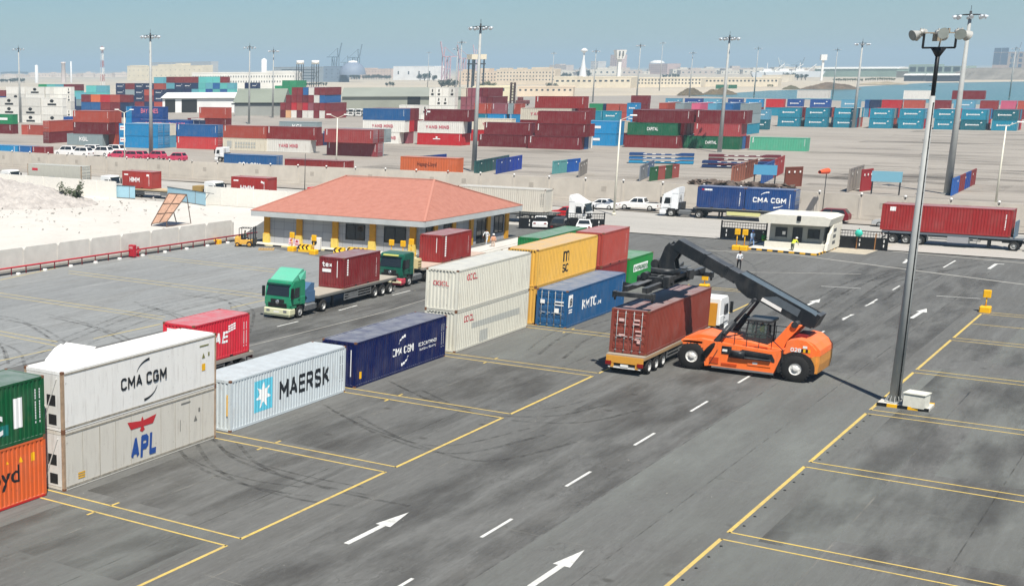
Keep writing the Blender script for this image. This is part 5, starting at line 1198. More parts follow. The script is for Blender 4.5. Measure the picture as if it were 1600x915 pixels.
LEAF=mat('dusty_leaf',(70,80,56),.8,var=.3,scale=2); LEAFD=mat('dark_leaf',(44,60,44),.8,var=.3,scale=.5); BARK=mat('bark',(92,76,60),.9)
def foliage(b,c,r,n,s,rnd,squash=1):
    for _ in range(n):
        while True:
            v=Vector((rnd.uniform(-1,1),rnd.uniform(-1,1),rnd.uniform(-1,1)))
            if .25<v.length<1: break
        p=Vector(c)+Vector((v.x*r,v.y*r,v.z*r*squash)); a=Vector((rnd.gauss(0,1),rnd.gauss(0,1),rnd.gauss(0,1))).normalized(); e=a.orthogonal().normalized(); k=s*rnd.uniform(.5,1.2)
        b.add([p-a*k,p+e*k*.5,p+a*k,p-e*k*.5],[(0,1,2,3)])
a=(152.07, 137.53); t=thing('desert_bush','scraggy dusty green bush at the foot of the rubble heap','bush',(a[0],a[1],0)); rnd=random.Random(4); b=MB(); b2=MB()
for i in range(40):
    an=rnd.uniform(0,6.28); L=rnd.uniform(1.4,3.2); tip=Vector((math.cos(an)*L*.75,math.sin(an)*L*.75,L*rnd.uniform(.5,1.15))); b2.cyl((0,0,0),tip,.03,.008,n=4)
    foliage(b,tip*.8,.6,34,.2,rnd)
b2.build('stems',BARK,t); b.build('foliage',LEAF,t)
# ================= GATE BOOTH AND BLACK GATES =================
CREAM=mat('cream_render',(216,212,198),.8,var=.06); GRW=mat('grey_green_render',(150,152,146),.8,var=.08)
bx0,bx1,by0,by1=(155.66, 41.04)[0]+2.4,(155.66, 41.04)[0]+6.4,(156.74, 34.56)[1]+.2,(156.65, 40.2)[1]
t=thing('gate_booth','cream gate booth with a thick overhanging roof slab and stepped side wall','gate booth',(0,0,0))
b=MB(); b.box(bx0,bx1,by0,by1,.15,2.75); b.build('wall',GRW,t)
b=MB(); b.box(bx0-.9,bx0-.02,by0-.7,by1+.2,.15,.75); b.build('low_parapet',CREAM,t)
b=MB(); b.prism([(by1+.75,2.78),(by1+.9,3.4),(by1+.3,3.75),(by0-.2,3.75),(by0-.9,3.55),(by0-.7,2.78)],0,bx0-1.5,bx1+.4); b.build('roof',CREAM,t)
b=MB(); b.prism([(bx0-1.2,.15),(bx0-1.0,.9),(bx0-.6,1.0),(bx0-.3,1.9),(bx0+.3,2.0),(bx0+.6,2.77),(bx1+.5,2.77),(bx1+.5,.15)],1,by0-.75,by0-.45)
b.build('stepped_side_wall',CREAM,t)
for i in range(3):
    b=MB(); b.box(bx0+.7+i*.1,bx0+1.9+i*.1,by0-.765,by0-.752,.7+i*.65,1.05+i*.65); b.build('wall_slot',mat('shadow_grey_slot',(96,98,98),.9),t)
for u0,u1,z0,z1,nm in ((.12,.32,1.25,2.2,'window'),(.72,.92,1.25,2.2,'window'),(.44,.60,.16,2.3,'door')):
    L_=by1-by0; b=MB(); b.box(bx0-.03,bx0-.005,by1-L_*u1,by1-L_*u0,z0,z1); w_=b.build(nm,GLASS,t)
    b=MB(); 
    for yv in (by1-L_*u1-.05,by1-L_*u0): b.box(bx0-.06,bx0-.0,yv,yv+.05,z0-.05,z1+.05)
    b.box(bx0-.06,bx0-.0,by1-L_*u1,by1-L_*u0,z1,z1+.05); b.box(bx0-.055,bx0-.0,(by1-L_*u1+by1-L_*u0)/2-.02,(by1-L_*u1+by1-L_*u0)/2+.02,z0,z1); b.build('frame',BLKP,w_)
b=MB(); b.box(bx0-.05,bx0-.035,by1-L_*.3,by1-L_*.24,1.5,1.85); b.build('notice',WHITE,t)
b=MB(); b.bev(bx0-1.62,bx0-1.4,by1-3.4,by1-3.0,3.2,3.75,.05); b.build('wall_lamp',BLKP,t)
k=[(155.02, 41.65),(153.88, 34.31),(161.14, 34.1),(bx1+1.5,(161.14, 34.1)[1]),(bx1+1.5,(155.02, 41.65)[1])]
b=MB(); b.add([(x,y,0) for x,y in k]+[(x,y,.15) for x,y in k],[(5,6,7,8,9),(0,1,6,5),(1,2,7,6),(2,3,8,7),(3,4,9,8),(4,0,5,9)]); struct(b.build('booth_island',CONC))
b=MB()
def kerb(b,p,q,n,k0=0,mt=(0,1)):
    for i in range(n):
        b.mat(mt[(i+k0)%2]); a=Vector((*p,0)).lerp(Vector((*q,0)),i/n); c=Vector((*p,0)).lerp(Vector((*q,0)),(i+1)/n); b.bar(a+Vector((0,0,.09)),c+Vector((0,0,.09)),.14,.19)
kerb(b,k[0],k[1],13); kerb(b,k[1],k[2],13,1); struct(b.build('booth_kerb',[YELL,BLKP]))
def black_gate(label,p,q,h=1.95,n=None,poles=()):
    t=thing('slatted_gate',label,'gate',(p[0],p[1],0)); d=Vector((q[0]-p[0],q[1]-p[1])); L=d.length; t.rotation_euler=(0,0,math.atan2(d.y,d.x))
    b=MB(); b.box(0,L,-.04,.04,.1,h*.64); b.build('sheet_panel',BLKP,t)
    b=MB(); b.bar((0,0,h),(L,0,h),.09); b.bar((0,0,h*.84),(L,0,h*.84),.05); b.bar((0,0,h*.66),(L,0,h*.66),.09)
    m=int(L/.28)
    for i in range(m+1): b.bar((i*L/m,0,h*.64),(i*L/m,0,h),.035)
    for x in (0,L): b.bar((x,0,0),(x,0,h+.15),.14)
    b.build('railing',BLKP,t)
    b=MB()
    for x in (L*.12,L*.5,L*.94):
        for z in (.35,.85): b.box(x-.05,x+.05,.045,.055,z,z+.3); b.box(x-.05,x+.05,-.055,-.045,z,z+.3)
    b.build('reflector',WHITE,t)
    for x in poles: b=MB(); b.box(x-.05,x+.05,-.1,.1,0,h*.9); b.build('brown_post',mat('brown_post',(150,104,60),.7),t)
    return t
black_gate('black sliding gate behind the parked cars, right of the tiled building',(159.14, 69.54),(163.11, 60.45),2.0)
black_gate('black sliding gate left of the cream gate booth',(162.79, 46.63),(162.67, 41.72),2.0)
black_gate('black sliding gate right of the cream gate booth',(162.16, 34.69),(162.07, 29.33),1.95,poles=(3.0-.6,4.6-.4))
a=(160.73, 62.62); t=thing('traffic_cone','orange traffic cone with a white band at the black gate','traffic cone',(a[0]-.6,a[1],0)); b=MB(); b.box(-.3,.3,-.3,.3,0,.05); b.lathe([(.22,.05),(.17,.3)],(0,0,0),'z',12); b.lathe([(.11,.5),(.04,.85),(.001,.85)],(0,0,0),'z',12); b.build('cone',mat('orange_cone',(230,88,50),.5),t); b=MB(); b.lathe([(.172,.3),(.112,.5)],(0,0,0),'z',12); b.build('white_band',WHITE,t)
t=thing('fan_light','turquoise hexagonal light on the black gate right of the booth','sign',((162.01, 32.12)[0]-.3,(162.01, 32.12)[1],0)); b=MB(); b.lathe([(.001,-.05),(.42,-.05),(.42,.05),(.001,.05)],(0,0,1.75),'x',6); b.build('turquoise_sign',tint('turquoise',(60,190,170)),t); b=MB(); b.bar((0,0,0),(0,0,2.3),.06); b.build('post',STEEL,t)

# ================= LIGHT MASTS =================
def mast(label,p,h,r=.42,group=None,lod=0):
    t=thing('lighting_mast',label,'lighting mast',(p[0],p[1],0),random.uniform(0,3),group)
    b=MB(); b.cyl((0,0,0),(0,0,h-1.2),r,r*.42,n=14); b.cyl((0,0,0),(0,0,.06),r*1.6,n=14); b.build('pole',GALV,t)
    b=MB(); b.cyl((0,0,h-3.2),(0,0,h),.16,n=8); b.cyl((0,0,h-.6),(0,0,h-.45),1.0,n=12)
    k=8
    for i in range(k):
        a=2*math.pi*i/k; b.bar((0,0,h-.5),(math.cos(a)*1.9,math.sin(a)*1.9,h-.55),.07)
    b.bar((0,0,h),(0,0,h+.8),.06); b.build('head_frame',STEEL,t)
    for i in range(k):
        a=2*math.pi*i/k; x,y=math.cos(a)*1.9,math.sin(a)*1.9
        b=MB(); b.cyl((x*.93,y*.93,h-.65),(x*1.15,y*1.15,h-.95),.14,.34,n=10); b.build('floodlight',mat('lamp_housing',(214,220,224),.25,.1),t)
    return t
mast('tall lighting mast in front of the maroon stacks, behind the tiled roof at its centre',(242.88, 115.94),27.3,.5)
mast('tall lighting mast rising through the bright blue containers at the left',(239.24, 192.17),27.2,.5)
mast('tall lighting mast at the left edge beside the green container',(378.05, 367.35),27.9,.5)
mast('thick lighting mast just right of the nearest lamp tower',(239.73, 36.02),27.0,.55)
mast('lighting mast in front of the red and green stacks, over the blue truck',(327.59, 95.86),26,.5)
mast('lighting mast at the edge of the light blue container row',(474.98, 99.38),26.2,.5)
def far_mast(label,base,top):
    g=base; mast(label,g,top,.42)
far_mast('lighting mast over the grey green warehouse, left one of two',(409.51, 283.59),27.47)
far_mast('lighting mast over the grey green warehouse, right one of two',(467.72, 312.29),26.92)
far_mast('lighting mast near the white hall with arched windows',(1232.48, 641.41),34.08)
far_mast('lighting mast in front of the pink crane, left one of the pair',(628.23, 311.46),28.84)
far_mast('lighting mast in front of the pink crane, right one of the pair',(628.98, 309.77),31.85)
far_mast('lighting mast left of the mushroom shaped water tower',(1117.63, 466.61),30.67)
far_mast('lighting mast between the mushroom tower and the square water tower',(747.23, 288.09),28.0)
far_mast('lighting mast right of the square white water tower',(706.02, 249.48),30.02)
far_mast('lighting mast standing against the domed pink building',(1107.39, 373.95),37.2)
far_mast('lighting mast left of the one above the capital lettered green box',(888.86, 281.2),27.59)
far_mast('lighting mast over the pale sea shore, near the green boxes',(937.93, 256.26),30.26)
far_mast('lighting mast beside the green quay warehouse, over the water',(951.83, 212.96),28.93)
far_mast('lighting mast in front of the blue glass building at the right edge',(944.5, 116.78),28.18)
# nearest lamp tower with big round floodlights
TB=(87.75, 14.51)
t=thing('lamp_tower','tall grey lamp tower with large round floodlights, standing on a striped kerb at the right','lamp tower',(TB[0],TB[1],0),R(-50))
hT=19.5+.8
b=MB(); b.cyl((0,0,.15),(0,0,hT-2.6),.31,.14,n=20); b.cyl((0,0,.14),(0,0,.2),.52,n=20)
for i in range(12): a=2*math.pi*i/12; b.bar((math.cos(a)*.5,math.sin(a)*.5,.2),(math.cos(a)*.35,math.sin(a)*.35,.55),.03)
b.build('pole',GALV,t)
b=MB(); b.cyl((.0,-.33,.3),(.0,-.17,hT-3),.03,n=6)
for i in range(28): z=1.2+i*.62; rr=.31-.19*z/hT; b.bar((0,-rr,z),(0,-rr-.06,z),.05)
b.build('cable',BLKP,t)
b=MB(); 
for i in range(22): z=2.5+i*.75; rr=.31-.17*z/hT; b.bar((0,rr,z),(0,rr+.28,z),.025)
b.build('climbing_rungs',GREYM,t)
b=MB(); b.cyl((0,0,hT-2.6),(0,0,hT-.1),.11,n=10); b.cyl((0,0,hT-.5),(0,0,hT+.0),.1,.4,n=10)
b.bar((-.9,0,hT),(.9,0,hT),.12,.10)
for x in (-.9,.9): b.bar((x,0,hT),(x,0,hT+.75),.09)
b.build('head_frame',BLKP,t)
b=MB(); b.bar((-1.15,0,hT+.8),(1.2,0,hT+.8),.07); b.bar((0,-.9,hT+.8),(0,.9,hT+.8),.07); b.box(-.35,-.05,-.12,.12,hT+.35,hT+.75); b.bar((.0,0,hT),(.1,0,hT+.8),.06); b.bar((.45,0,hT+.8),(.45,0,hT+1.05),.1); b.build('upper_frame',mat('weathered_frame',(150,140,124),.7),t)
hous=mat('aluminium_reflector',(196,194,186),.35,.25); LENG=mat('frosted_lens',(150,156,150),.15,.1)
for x,y,dx,dy,dz in ((-1.2,0,-.95,-.1,-.35),(-.35,-.5,-.05,-1,-.12),(.72,-.45,-.25,-1,-.3),(1.2,-.1,.9,.25,-.45),(-.7,.6,-.4,1,-.4),(.6,.65,.4,1,-.4)):
    d=Vector((dx,dy,dz)).normalized(); p=Vector((x,y,hT+.8)); b=MB()
    b.cyl(p-d*.28,p-d*.05,.13,n=14); b.cyl(p-d*.05,p+d*.4,.11,.30,n=20,cap=False); b.bar(p-d*.1-Vector((0,0,.22)),p-d*.1+Vector((0,0,.22)),.06)
    f_=b.build('floodlight',hous,t); b=MB(); b.cyl(p+d*.385,p+d*.41,.295,n=20); b.build('lens',LENG,f_)
t=thing('electrical_kiosk','off white electrical box beside the foot of the nearest lamp tower','electrical box',(TB[0]-.55,TB[1]-1.15,0),R(-8)); b=MB(); b.prism([(-.45,.15),(-.45,.8),(-.3,.95),(.5,.95),(.5,.15)],1,-.62,.5); b.build('cabinet',mat('cream_cabinet',(222,220,206),.6),t); b=MB(); b.box(-.5,.55,-.66,.54,.93,.99); b.build('lid',MATS['cream_cabinet'],t)
b=MB(); y0_,y1_=TB[1]-1.95,TB[1]+.75
b.box(TB[0]-.85,TB[0]+.75,y0_,y1_,0,.145)
struct(b.build('lamp_island',CONC)); b=MB(); kerb(b,(TB[0]-.92,y1_),(TB[0]-.92,y0_),5,1); kerb(b,(TB[0]+.82,y1_),(TB[0]+.82,y0_),5); struct(b.build('lamp_kerb',[YELL,BLKP]))
def lamp_post(label,p,h,two=True,rz=0,col=(222,218,200)):
    t=thing('street_lamp',label,'street lamp',(p[0],p[1],0),rz); m=tint('cream_lamp_post',col)
    b=MB(); b.cyl((0,0,0),(0,0,h),.16,.08,n=10); b.cyl((0,0,0),(0,0,.3),.24,n=10); b.build('pole',m,t)
    for s in ((-1,1) if two else (1,)):
        b=MB(); b.bar((0,0,h-.05),(0,s*1.4,h+.55),.08); b.build('arm',m,t); b=MB(); b.bev(-.16,.16,min(s*1.2,s*2.1),max(s*1.2,s*2.1),h+.5,h+.68,.05); b.build('lamp_head',WHITE,t)
lamp_post('cream twin armed street lamp rising behind the left part of the tiled roof',(218.91, 131.92),10.57,True,.25)
lamp_post('slim cream street lamp between the white saloon and the white pickup',(181.07, 65.87),12.55,False,R(180))
lamp_post('cream street lamp at the far right behind the long brick red container',(222.66, 27.41),10.99,False,R(180))
lamp_post('cream twin armed street lamp in front of the bright blue containers at the left',(208.62, 174.29),11.21,True,.2)
a=(187.35, 118.69); t=thing('flag_pole','thin dark pole left of the tiled roof, beside the red tractor','pole',(a[0],a[1],0)); b=MB(); b.cyl((0,0,0),(0,0,6.12),.07,.04,n=8); b.build('shaft',STEEL,t); b=MB(); b.cyl((0,0,0),(0,0,.3),.2,n=8); b.build('foot',STEEL,t)
a=(193.26, 42.96); hw=6.03; t=thing('windsock','orange windsock on a thin pole behind the gate booth','windsock',(a[0],a[1],0)); b=MB(); b.cyl((0,0,0),(0,0,hw+.3),.05,n=8); b.build('pole',STEEL,t); b=MB(); b.lathe([(.38,0),(.36,.6),(.3,1.6),(.2,2.6)],(0,0,0),'x',14); o=b.build('sock',mat('orange_fabric',(236,96,60),.8),t); o.location=(0,-.1,hw); o.rotation_euler=(R(8),0,R(172))

# ================= PEOPLE =================
def person(label, p, rz, top, legs, skin=(150,104,78), helmet=None, vest=None, pose='stand', hair=(30,26,24)):
    """one continuous skinned body; helmet, vest are its clothing"""
    z0=p[2] if len(p)>2 else 0
    J={}; E=[]; Rr={}
    def j(n,x,y,z,r): J[n]=Vector((x,y,z)); Rr[n]=r
    if pose=='sit':
        j('pel',0,0,.45,.15); j('chest',-.05,0,.85,.17); j('neck',-.03,0,1.05,.06); j('head',-.08,0,1.18,.10); j('crown',-.09,0,1.27,.08)
        for s,n in ((-1,'r'),(1,'l')):
            j('sh'+n,-.05,s*.2,.98,.065); j('el'+n,-.22,s*.26,.75,.05); j('ha'+n,-.42,s*.18,.72,.035)
            j('hip'+n,-.02,s*.1,.43,.10); j('kn'+n,-.42,s*.13,.5,.07); j('an'+n,-.5,s*.14,.12,.05); j('to'+n,-.66,s*.14,.07,.045)
    else:
        b_=.5 if pose=='bend' else 0; st=.16 if pose=='walk' else .03
        j('pel',0,0,.92,.15); j('chest',-.1-b_*.5,0,1.32-b_*.3,.165); j('neck',-.10-b_*.8,0,1.5-b_*.4,.06); j('head',-.13-b_*.95,0,1.61-b_*.45,.095); j('crown',-.13-b_*1.0,0,1.72-b_*.5,.075)
        for s,n in ((-1,'r'),(1,'l')):
            f=s*st; c=J['chest']
            j('sh'+n,c.x,s*.2,c.z+.12,.065); j('el'+n,c.x-.02-f-b_*.2,s*.27,c.z-.16,.048); j('ha'+n,c.x-.12-f-b_*.3,s*.24,c.z-.38,.036)
            j('hip'+n,0,s*.1,.88,.11); j('kn'+n,-.03+f,s*.12,.5,.075); j('an'+n,.02+f*1.7,s*.12,.1,.05); j('to'+n,-.14+f*1.7,s*.13,.05,.042)
    for a,c in (('pel','chest'),('chest','neck'),('neck','head'),('head','crown')): E.append((a,c))
    for n in 'rl': E+= [('chest','sh'+n),('sh'+n,'el'+n),('el'+n,'ha'+n),('pel','hip'+n),('hip'+n,'kn'+n),('kn'+n,'an'+n),('an'+n,'to'+n)]
    names=list(J); me=bpy.data.meshes.new('person'); me.from_pydata([J[n] for n in names],[(names.index(a),names.index(c)) for a,c in E],[])
    o=bpy.data.objects.new('tmp',me); COL.objects.link(o); m=o.modifiers.new('s','SKIN'); sk=me.skin_vertices[0].data
    for i,n in enumerate(names): sk[i].radius=(Rr[n],Rr[n]*(.8 if n in('pel','chest') else 1)); sk[i].use_root=(n=='pel')
    o.modifiers.new('d','SUBSURF').levels=1
    dg=bpy.context.evaluated_depsgraph_get(); bm_=bpy.data.meshes.new_from_object(o.evaluated_get(dg)); bpy.data.objects.remove(o)
    ms=[tint('skin_%d'%skin[0],skin),tint('shirt_%d_%d_%d'%top,top,.9),tint('trousers_%d_%d_%d'%legs,legs,.9),tint('dark_shoes',(30,28,26))]
    bm_.materials.clear(); [bm_.materials.append(x) for x in ms]
    nz_=J['neck'].z; 
    for f in bm_.polygons:
        c=f.center; f.use_smooth=True
        arm=abs(c.y)>.2 and c.z<J['elr'].z-.0
        k=1 if c.z<nz_-.01 else 0
        if pose=='sit':
            if c.z<.52: k=2
        elif c.z<.95: k=2
        hr=min((c-J['har']).length,(c-J['hal']).length)
        if hr<.10: k=0
        if min((c-J['tor']).length,(c-J['tol']).length)<.12: k=3
        f.material_index=k
    r=link('person',bm_,None,(p[0],p[1],z0),rz); tag(r,label,'person')
    h=J['head']; b=MB()
    for s in (-1,1): b.lathe([(.001,-.01),(.012,-.006),(.012,.006),(.001,.01)],(h.x-.085,s*.035,h.z+.02),'x',8)
    b.build('eyes',BLACK,r)
    b=MB(); 
    if helmet: b.lathe([(.145,0),(.125,.01),(.118,.06),(.08,.11),(.001,.13)],(J['crown'].x,0,J['crown'].z-.04),'z',12); b.build('hard_hat',tint('hat_%d_%d'%(helmet[0],helmet[2]),helmet,.4),r)
    else: b.lathe([(.106,-.05),(.112,.0),(.095,.07),(.05,.105),(.001,.11)],(J['crown'].x+.02,0,J['crown'].z-.04),'z',12); b.build('hair',tint('hair_%d'%hair[0],hair,.9),r)
    # separate fingers and thumb on each hand
    for n,s in (('r',-1),('l',1)):
        w_=J['ha'+n]; d=(w_-J['el'+n]).normalized(); side=Vector((1,0,0)); b=MB()
        for i,L in enumerate((.07,.08,.075,.06)):
            q=w_+d*.04+Vector((-.024+i*.016,0,0)); m1=q+d*L*.55; b.cyl(q,m1,.0085,.008,n=6); b.cyl(m1,m1+(d+Vector((0,-s*.5,0))).normalized()*L*.5,.008,.006,n=6)
        q=w_+d*.01+Vector((-.03,0,0)); b.cyl(q,q+(d+Vector((-.7,0,0))).normalized()*.055,.009,.007,n=6)
        b.build('fingers',ms[0],r)
    if vest:
        c=J['chest']; pl=J['pel']; b=MB(); n=12; V=[]
        for k,(q,rr) in enumerate(((pl.lerp(c,.25),.185),(pl.lerp(c,.75),.205),(c+Vector((0,0,.11)),.19))):
            for i in range(n): a=2*math.pi*i/n; V.append((q.x+math.cos(a)*rr*.82,q.y+math.sin(a)*rr,q.z))
        b.add(V,[(k*n+i,k*n+(i+1)%n,(k+1)*n+(i+1)%n,(k+1)*n+i) for k in range(2) for i in range(n)]); b.build('safety_vest',tint('vest_%d_%d'%(vest[0],vest[2]),vest,.8),r)
    return r
HV=(196,224,40)
a=(139.22, 37.93); person('person in a white shirt and black trousers walking across the asphalt behind the boom',a,R(20),(222,224,226),(24,24,28),pose='walk')
a=(157.68, 41.85); person('person in pale blue overalls and blue helmet left of the gate booth',(a[0],a[1],0),R(40),(150,176,206),(120,150,190),helmet=(60,90,160),pose='walk')
a=(159.47, 41.26); person('person in a green vest seated on the kerb left of the gate booth',(a[0]+.3,a[1],.1),R(60),(60,170,80),HV,helmet=None,vest=(70,190,70),pose='sit',hair=(40,120,60))
a=(155.14, 37.12); person('person in a yellow safety vest bending forward in front of the gate booth door',(a[0]+.3,a[1],0),R(160),(210,216,90),(90,96,80),helmet=(226,226,220),vest=HV,pose='bend')
a=(140.26, 65.06); person('person in a white top walking in the doorway of the tiled building',(a[0]+.9,a[1]+.35,.12),R(-10),(226,228,228),(200,208,214),pose='walk')
a=(138.19, 63.26); person('person in a pale pink vest and white helmet before the tiled building steps',(a[0],a[1],.05),R(30),(214,170,150),(196,176,160),helmet=(232,230,226),vest=(226,168,130))
person('person in dark clothes sitting in the seat of the small yellow forklift',(FORK_AT[0]+.35,FORK_AT[1]-.95,.48),R(-72)+math.pi,(60,72,66),(26,30,44),pose='sit')
person('driver in a yellow vest sitting inside the glazed cab of the reach stacker',(92.3,23.3,2.1),R(-90),(60,64,70),(40,42,48),vest=HV,pose='sit')

# ================= BACKGROUND CONTAINERS =================
MAR=(122,34,38); MR2=(134,40,38); DKM=(106,28,34); BRK=(166,72,56); RED_=(186,28,36); BLU=(34,92,146); NVY=(26,44,80); CYN=(28,130,182); WHT=(222,219,210); CRM=(214,206,186); GRY=(136,150,152); GRN=(20,92,62); TEAL=(22,124,148); LTE=(100,170,182); LGR=(30,134,84); DUS=(140,78,86); AQU=(96,182,176); ORA=(206,104,60); PNK=(196,92,120); LBL=(92,152,178); MINT=(88,176,142); BBL=(24,72,138)
CN={MAR:'maroon',MR2:'rust red',DKM:'dark maroon',BRK:'brick red',RED_:'bright red',BLU:'blue',NVY:'navy',CYN:'cyan',WHT:'white',CRM:'cream',GRY:'grey',GRN:'dark green',TEAL:'teal blue',LTE:'pale teal',LGR:'light green',DUS:'dusty red',AQU:'aqua',ORA:'orange',PNK:'pink',LBL:'pale blue',MINT:'mint green',BBL:'deep blue'}
HB=3.0/2.896
LV=('bottom','second','third','fourth','top')
def bgc(col, X, yl, yr, lev, where, txt=None, tcol=None, L=L40, depth=0, doors=None, zb=0, rel=None, th=.62, tw=.55, tx=.25, num=True, h3=3.0, lab=None):
    """background container, long side facing the viewer, between world Y yl (left) and yr"""
    s=(yl-yr)/L
    lb=lab or '%s container, %s, %s'%(CN[col],rel or (LV[lev]+' tier'),where)
    jit=random.uniform(.93,1.06); cc=tuple(min(255,c*jit) for c in col)
    c=container(lb,X+depth*2.62,yl+random.uniform(-.06,.06),zb+lev*h3,cc,L=L,H=2.896,rz=R(-90),sx=s,sz=h3/2.905,lod=1,doors=doors)
    if txt=='marks':
        put_flat(shape_mesh([[(L*.28+i*.32,1.3),(L*.28+i*.32+.24,1.3),(L*.28+i*.32+.24,1.62+.1*(i%2)),(L*.28+i*.32,1.62)] for i in range(9)]+[[(L*.2,1.2),(L*.26,1.2),(L*.26,1.75),(L*.2,1.75)],[(L*.78,1.9),(L*.88,2.05),(L*.82,2.35)]]),c,0,0,WTX,-.01,0,None,'logo')
    elif txt:
        me=text_mesh(txt,th*1.3,None,.05); k=L*tw/max(v.co.x for v in me.vertices)
        for v in me.vertices: v.co.x*=k
        put_flat(me,c,L*tx,1.1,tcol or WTX,-.012)
    elif num and depth==0:
        put_flat(shape_mesh([[(L-.6,2.5-i*.2),(L-.48,2.5-i*.2),(L-.48,2.62-i*.2),(L-.6,2.62-i*.2)] for i in range(8)]+[[(.5,2.6-i*.24),(.72,2.6-i*.24),(.72,2.78-i*.24),(.5,2.78-i*.24)] for i in range(random.choice((0,5,6)))]),c,0,0,WTX,-.012,0,None,'serial_number')
    return c
def endc(col,X,y,lev,lab,zb=0,h3=3.0,L=L40,doors=None,wd=2.5):
    """background container with its narrow end facing the viewer"""
    jit=random.uniform(.93,1.06)
    return container(lab,X,y-wd,zb+lev*h3,tuple(min(255,c*jit) for c in col),L=L,H=2.896,lod=1,sz=h3/2.905,doors=doors)
PKT=tint('pink_lettering',(214,120,140)); REDT=tint('faint_red_lettering',(196,100,110)); XA=272.5
# --- left front row ---
w1='stack behind the white vans'
yl,yr=247.62,235.08
bgc(GRY,272.5,yl,yr,0,w1,'KGL',tw=.25,tx=.35,th=.8); yl,yr=245.36,232.76
bgc(DKM,272.5,yl,yr,1,w1); bgc(BRK,272.5,yl,yr,2,w1)
bgc(BRK,272.5,yl,yr,2,w1,depth=1,rel='third tier, rear one'); bgc(BRK,272.5,yl,yr,0,w1,depth=1,rel='bottom tier, behind the grey one'); bgc(MAR,272.5,yl,yr,1,w1,depth=1,rel='second tier, rear one')
w1='bright cyan stack behind the left mast'; yl,yr=228.19,215.6
for lev in (0,1):
    c=bgc(CYN,271,yl,yr,lev,w1,num=False,doors=1); put_flat(shape_mesh([[(.3,1.3),(2.0,1.3),(2.0,2.4),(.3,2.4)]]),c,0,0,WTX,-.012,0,None,'white_plate'); put_flat(shape_mesh([[(.5,1.7),(.9,1.7),(.9,2.0),(.5,2.0)],[(1.0,1.75),(1.8,1.75),(1.8,1.95),(1.0,1.95)]]),c,0,0,tint('crimson_lettering',(190,40,62)),-.02,0,None,'plate_mark')
    bgc((CYN),271,yl,yr,lev,w1,depth=1,doors=1,rel=('bottom','second')[lev]+' tier, rear one'); bgc((LBL,CRM)[lev],271,yl,yr,lev,w1,depth=2,rel=('bottom','second')[lev]+' tier, rearmost')
w1='right of the bright cyan stack'; yl,yr=212.56,199.92
bgc(RED_,275,yl,yr,0,w1,num=True,doors=1,lab='long coral red container under the blue one, right of the bright cyan blue stack').color=srgb(190,62,62)
bgc(BLU,275,yl,yr,1,w1,doors=1)
w1='left of the white lettered box'; yl,yr=198.13,185.54
c=bgc(CRM,275,yl,yr,0,w1,num=False,lab='cream container with a grey patch and rows of faint squares, below a brick red one'); put_flat(shape_mesh([[(1.2,.6),(2.6,.6),(2.6,2.2),(1.2,2.2)]]+[[(3.6+i*.75,z),(4.1+i*.75,z),(4.1+i*.75,z+.5),(3.6+i*.75,z+.5)] for i in range(8) for z in (.7,1.5)]),c,0,0,MATS['grey_band'],-.012,0,None,'faint_marks')
bgc(BRK,275,yl,yr,1,w1)
w1='left of the twin armed lamp'; yl,yr=185.62,173.19
c=bgc(WHT,275.5,yl,yr,0,w1,'YANG MING',REDT,tw=.44,tx=.28,num=False,lab='white container with faint red lettering under a maroon one, left of the twin lamp'); bgc(MR2,275.5,yl,171.64,1,w1)
w1='behind the twin armed lamp'
g_=(271.14, 161.0); bgc(DUS,g_[0],166.0,152.82,0,w1,doors=1,lab='long dusty maroon container at the bottom behind the twin armed lamp').color=srgb(136,58,62)
bgc(DUS,269.6,165.82,153.28,1,w1,doors=1,lab='long dusty red container on the second tier behind the twin lamp').color=srgb(150,62,60)
bgc(MAR,269.6,165.82,153.28,1,w1,depth=1,doors=1,rel='second tier, rear one'); bgc(GRY,269.6,165.48,153.21,0,w1,depth=1,doors=1,rel='bottom tier, rear one'); bgc(GRY,269.6,165.14,152.89,1,w1,depth=2,doors=1,rel='second tier, rearmost')
w1='second stack behind the twin armed lamp'
bgc(MAR,302,199.12,187.57,0,w1); bgc(GRY,302,199.52,188.05,1,w1,'KGL',tw=.3,tx=.35,th=.9); bgc(NVY,302,199.12,187.57,0,w1,depth=1,rel='bottom tier, rear one')
bgc(BLU,318,195.9,193.3,0,'in the gap right of the twin armed lamp',L=L20)
# boxes near the left edge
w1='stack at the left edge beside the mast'
bgc(DKM,310,331.09,304.66,0,w1,L=L40); c=bgc(LGR,310,331.09,304.66,1,w1,num=False); put_flat(shape_mesh([[(9.6,1.2),(11.2,1.2),(11.2,1.9),(9.6,1.9)]]),c,0,0,WTX,-.012,0,None,'name_band')
g_=(275.16, 256.65)
for lev,cc in ((0,DKM),(1,BRK)):
    container('%s container end-on, %s of the pair left of the grey lettered one'%(CN[cc],('bottom','top')[lev]),g_[0],g_[1]-.2,lev*3.0,cc,lod=1,sx=.98,sz=1.035,doors=0)
bgc(BRK,309,297.15,289.54,0,'behind the end-on brick red stack',L=L20,rel='left one'); bgc(BRK,309,299.91,296.88,0,'behind the end-on brick red stack',L=L20,rel='leftmost one')
w1='blue stack with pink lettering, far left'
bgc(BLU,303,278.69,272.52,0,w1,L=L20); bgc(BBL,303,276.62,263.73,1,w1,'BAY LINES',PKT,tw=.58,tx=.3,th=1.0)
w1='blue stack with pink lettering behind the left mast'
for lev in (0,1,2): bgc(BBL,310,256.18,244.61,lev,w1,'BAY LINES' if lev else None,PKT,tw=.55,tx=.3,th=1.0); 
bgc(CYN,310,258.37,256.25,0,w1,L=L20); bgc(CYN,310,258.37,256.25,1,w1,L=L20); bgc(CYN,310,258.37,256.25,2,w1,L=L20)
w1='low blue row above the cyan stack'
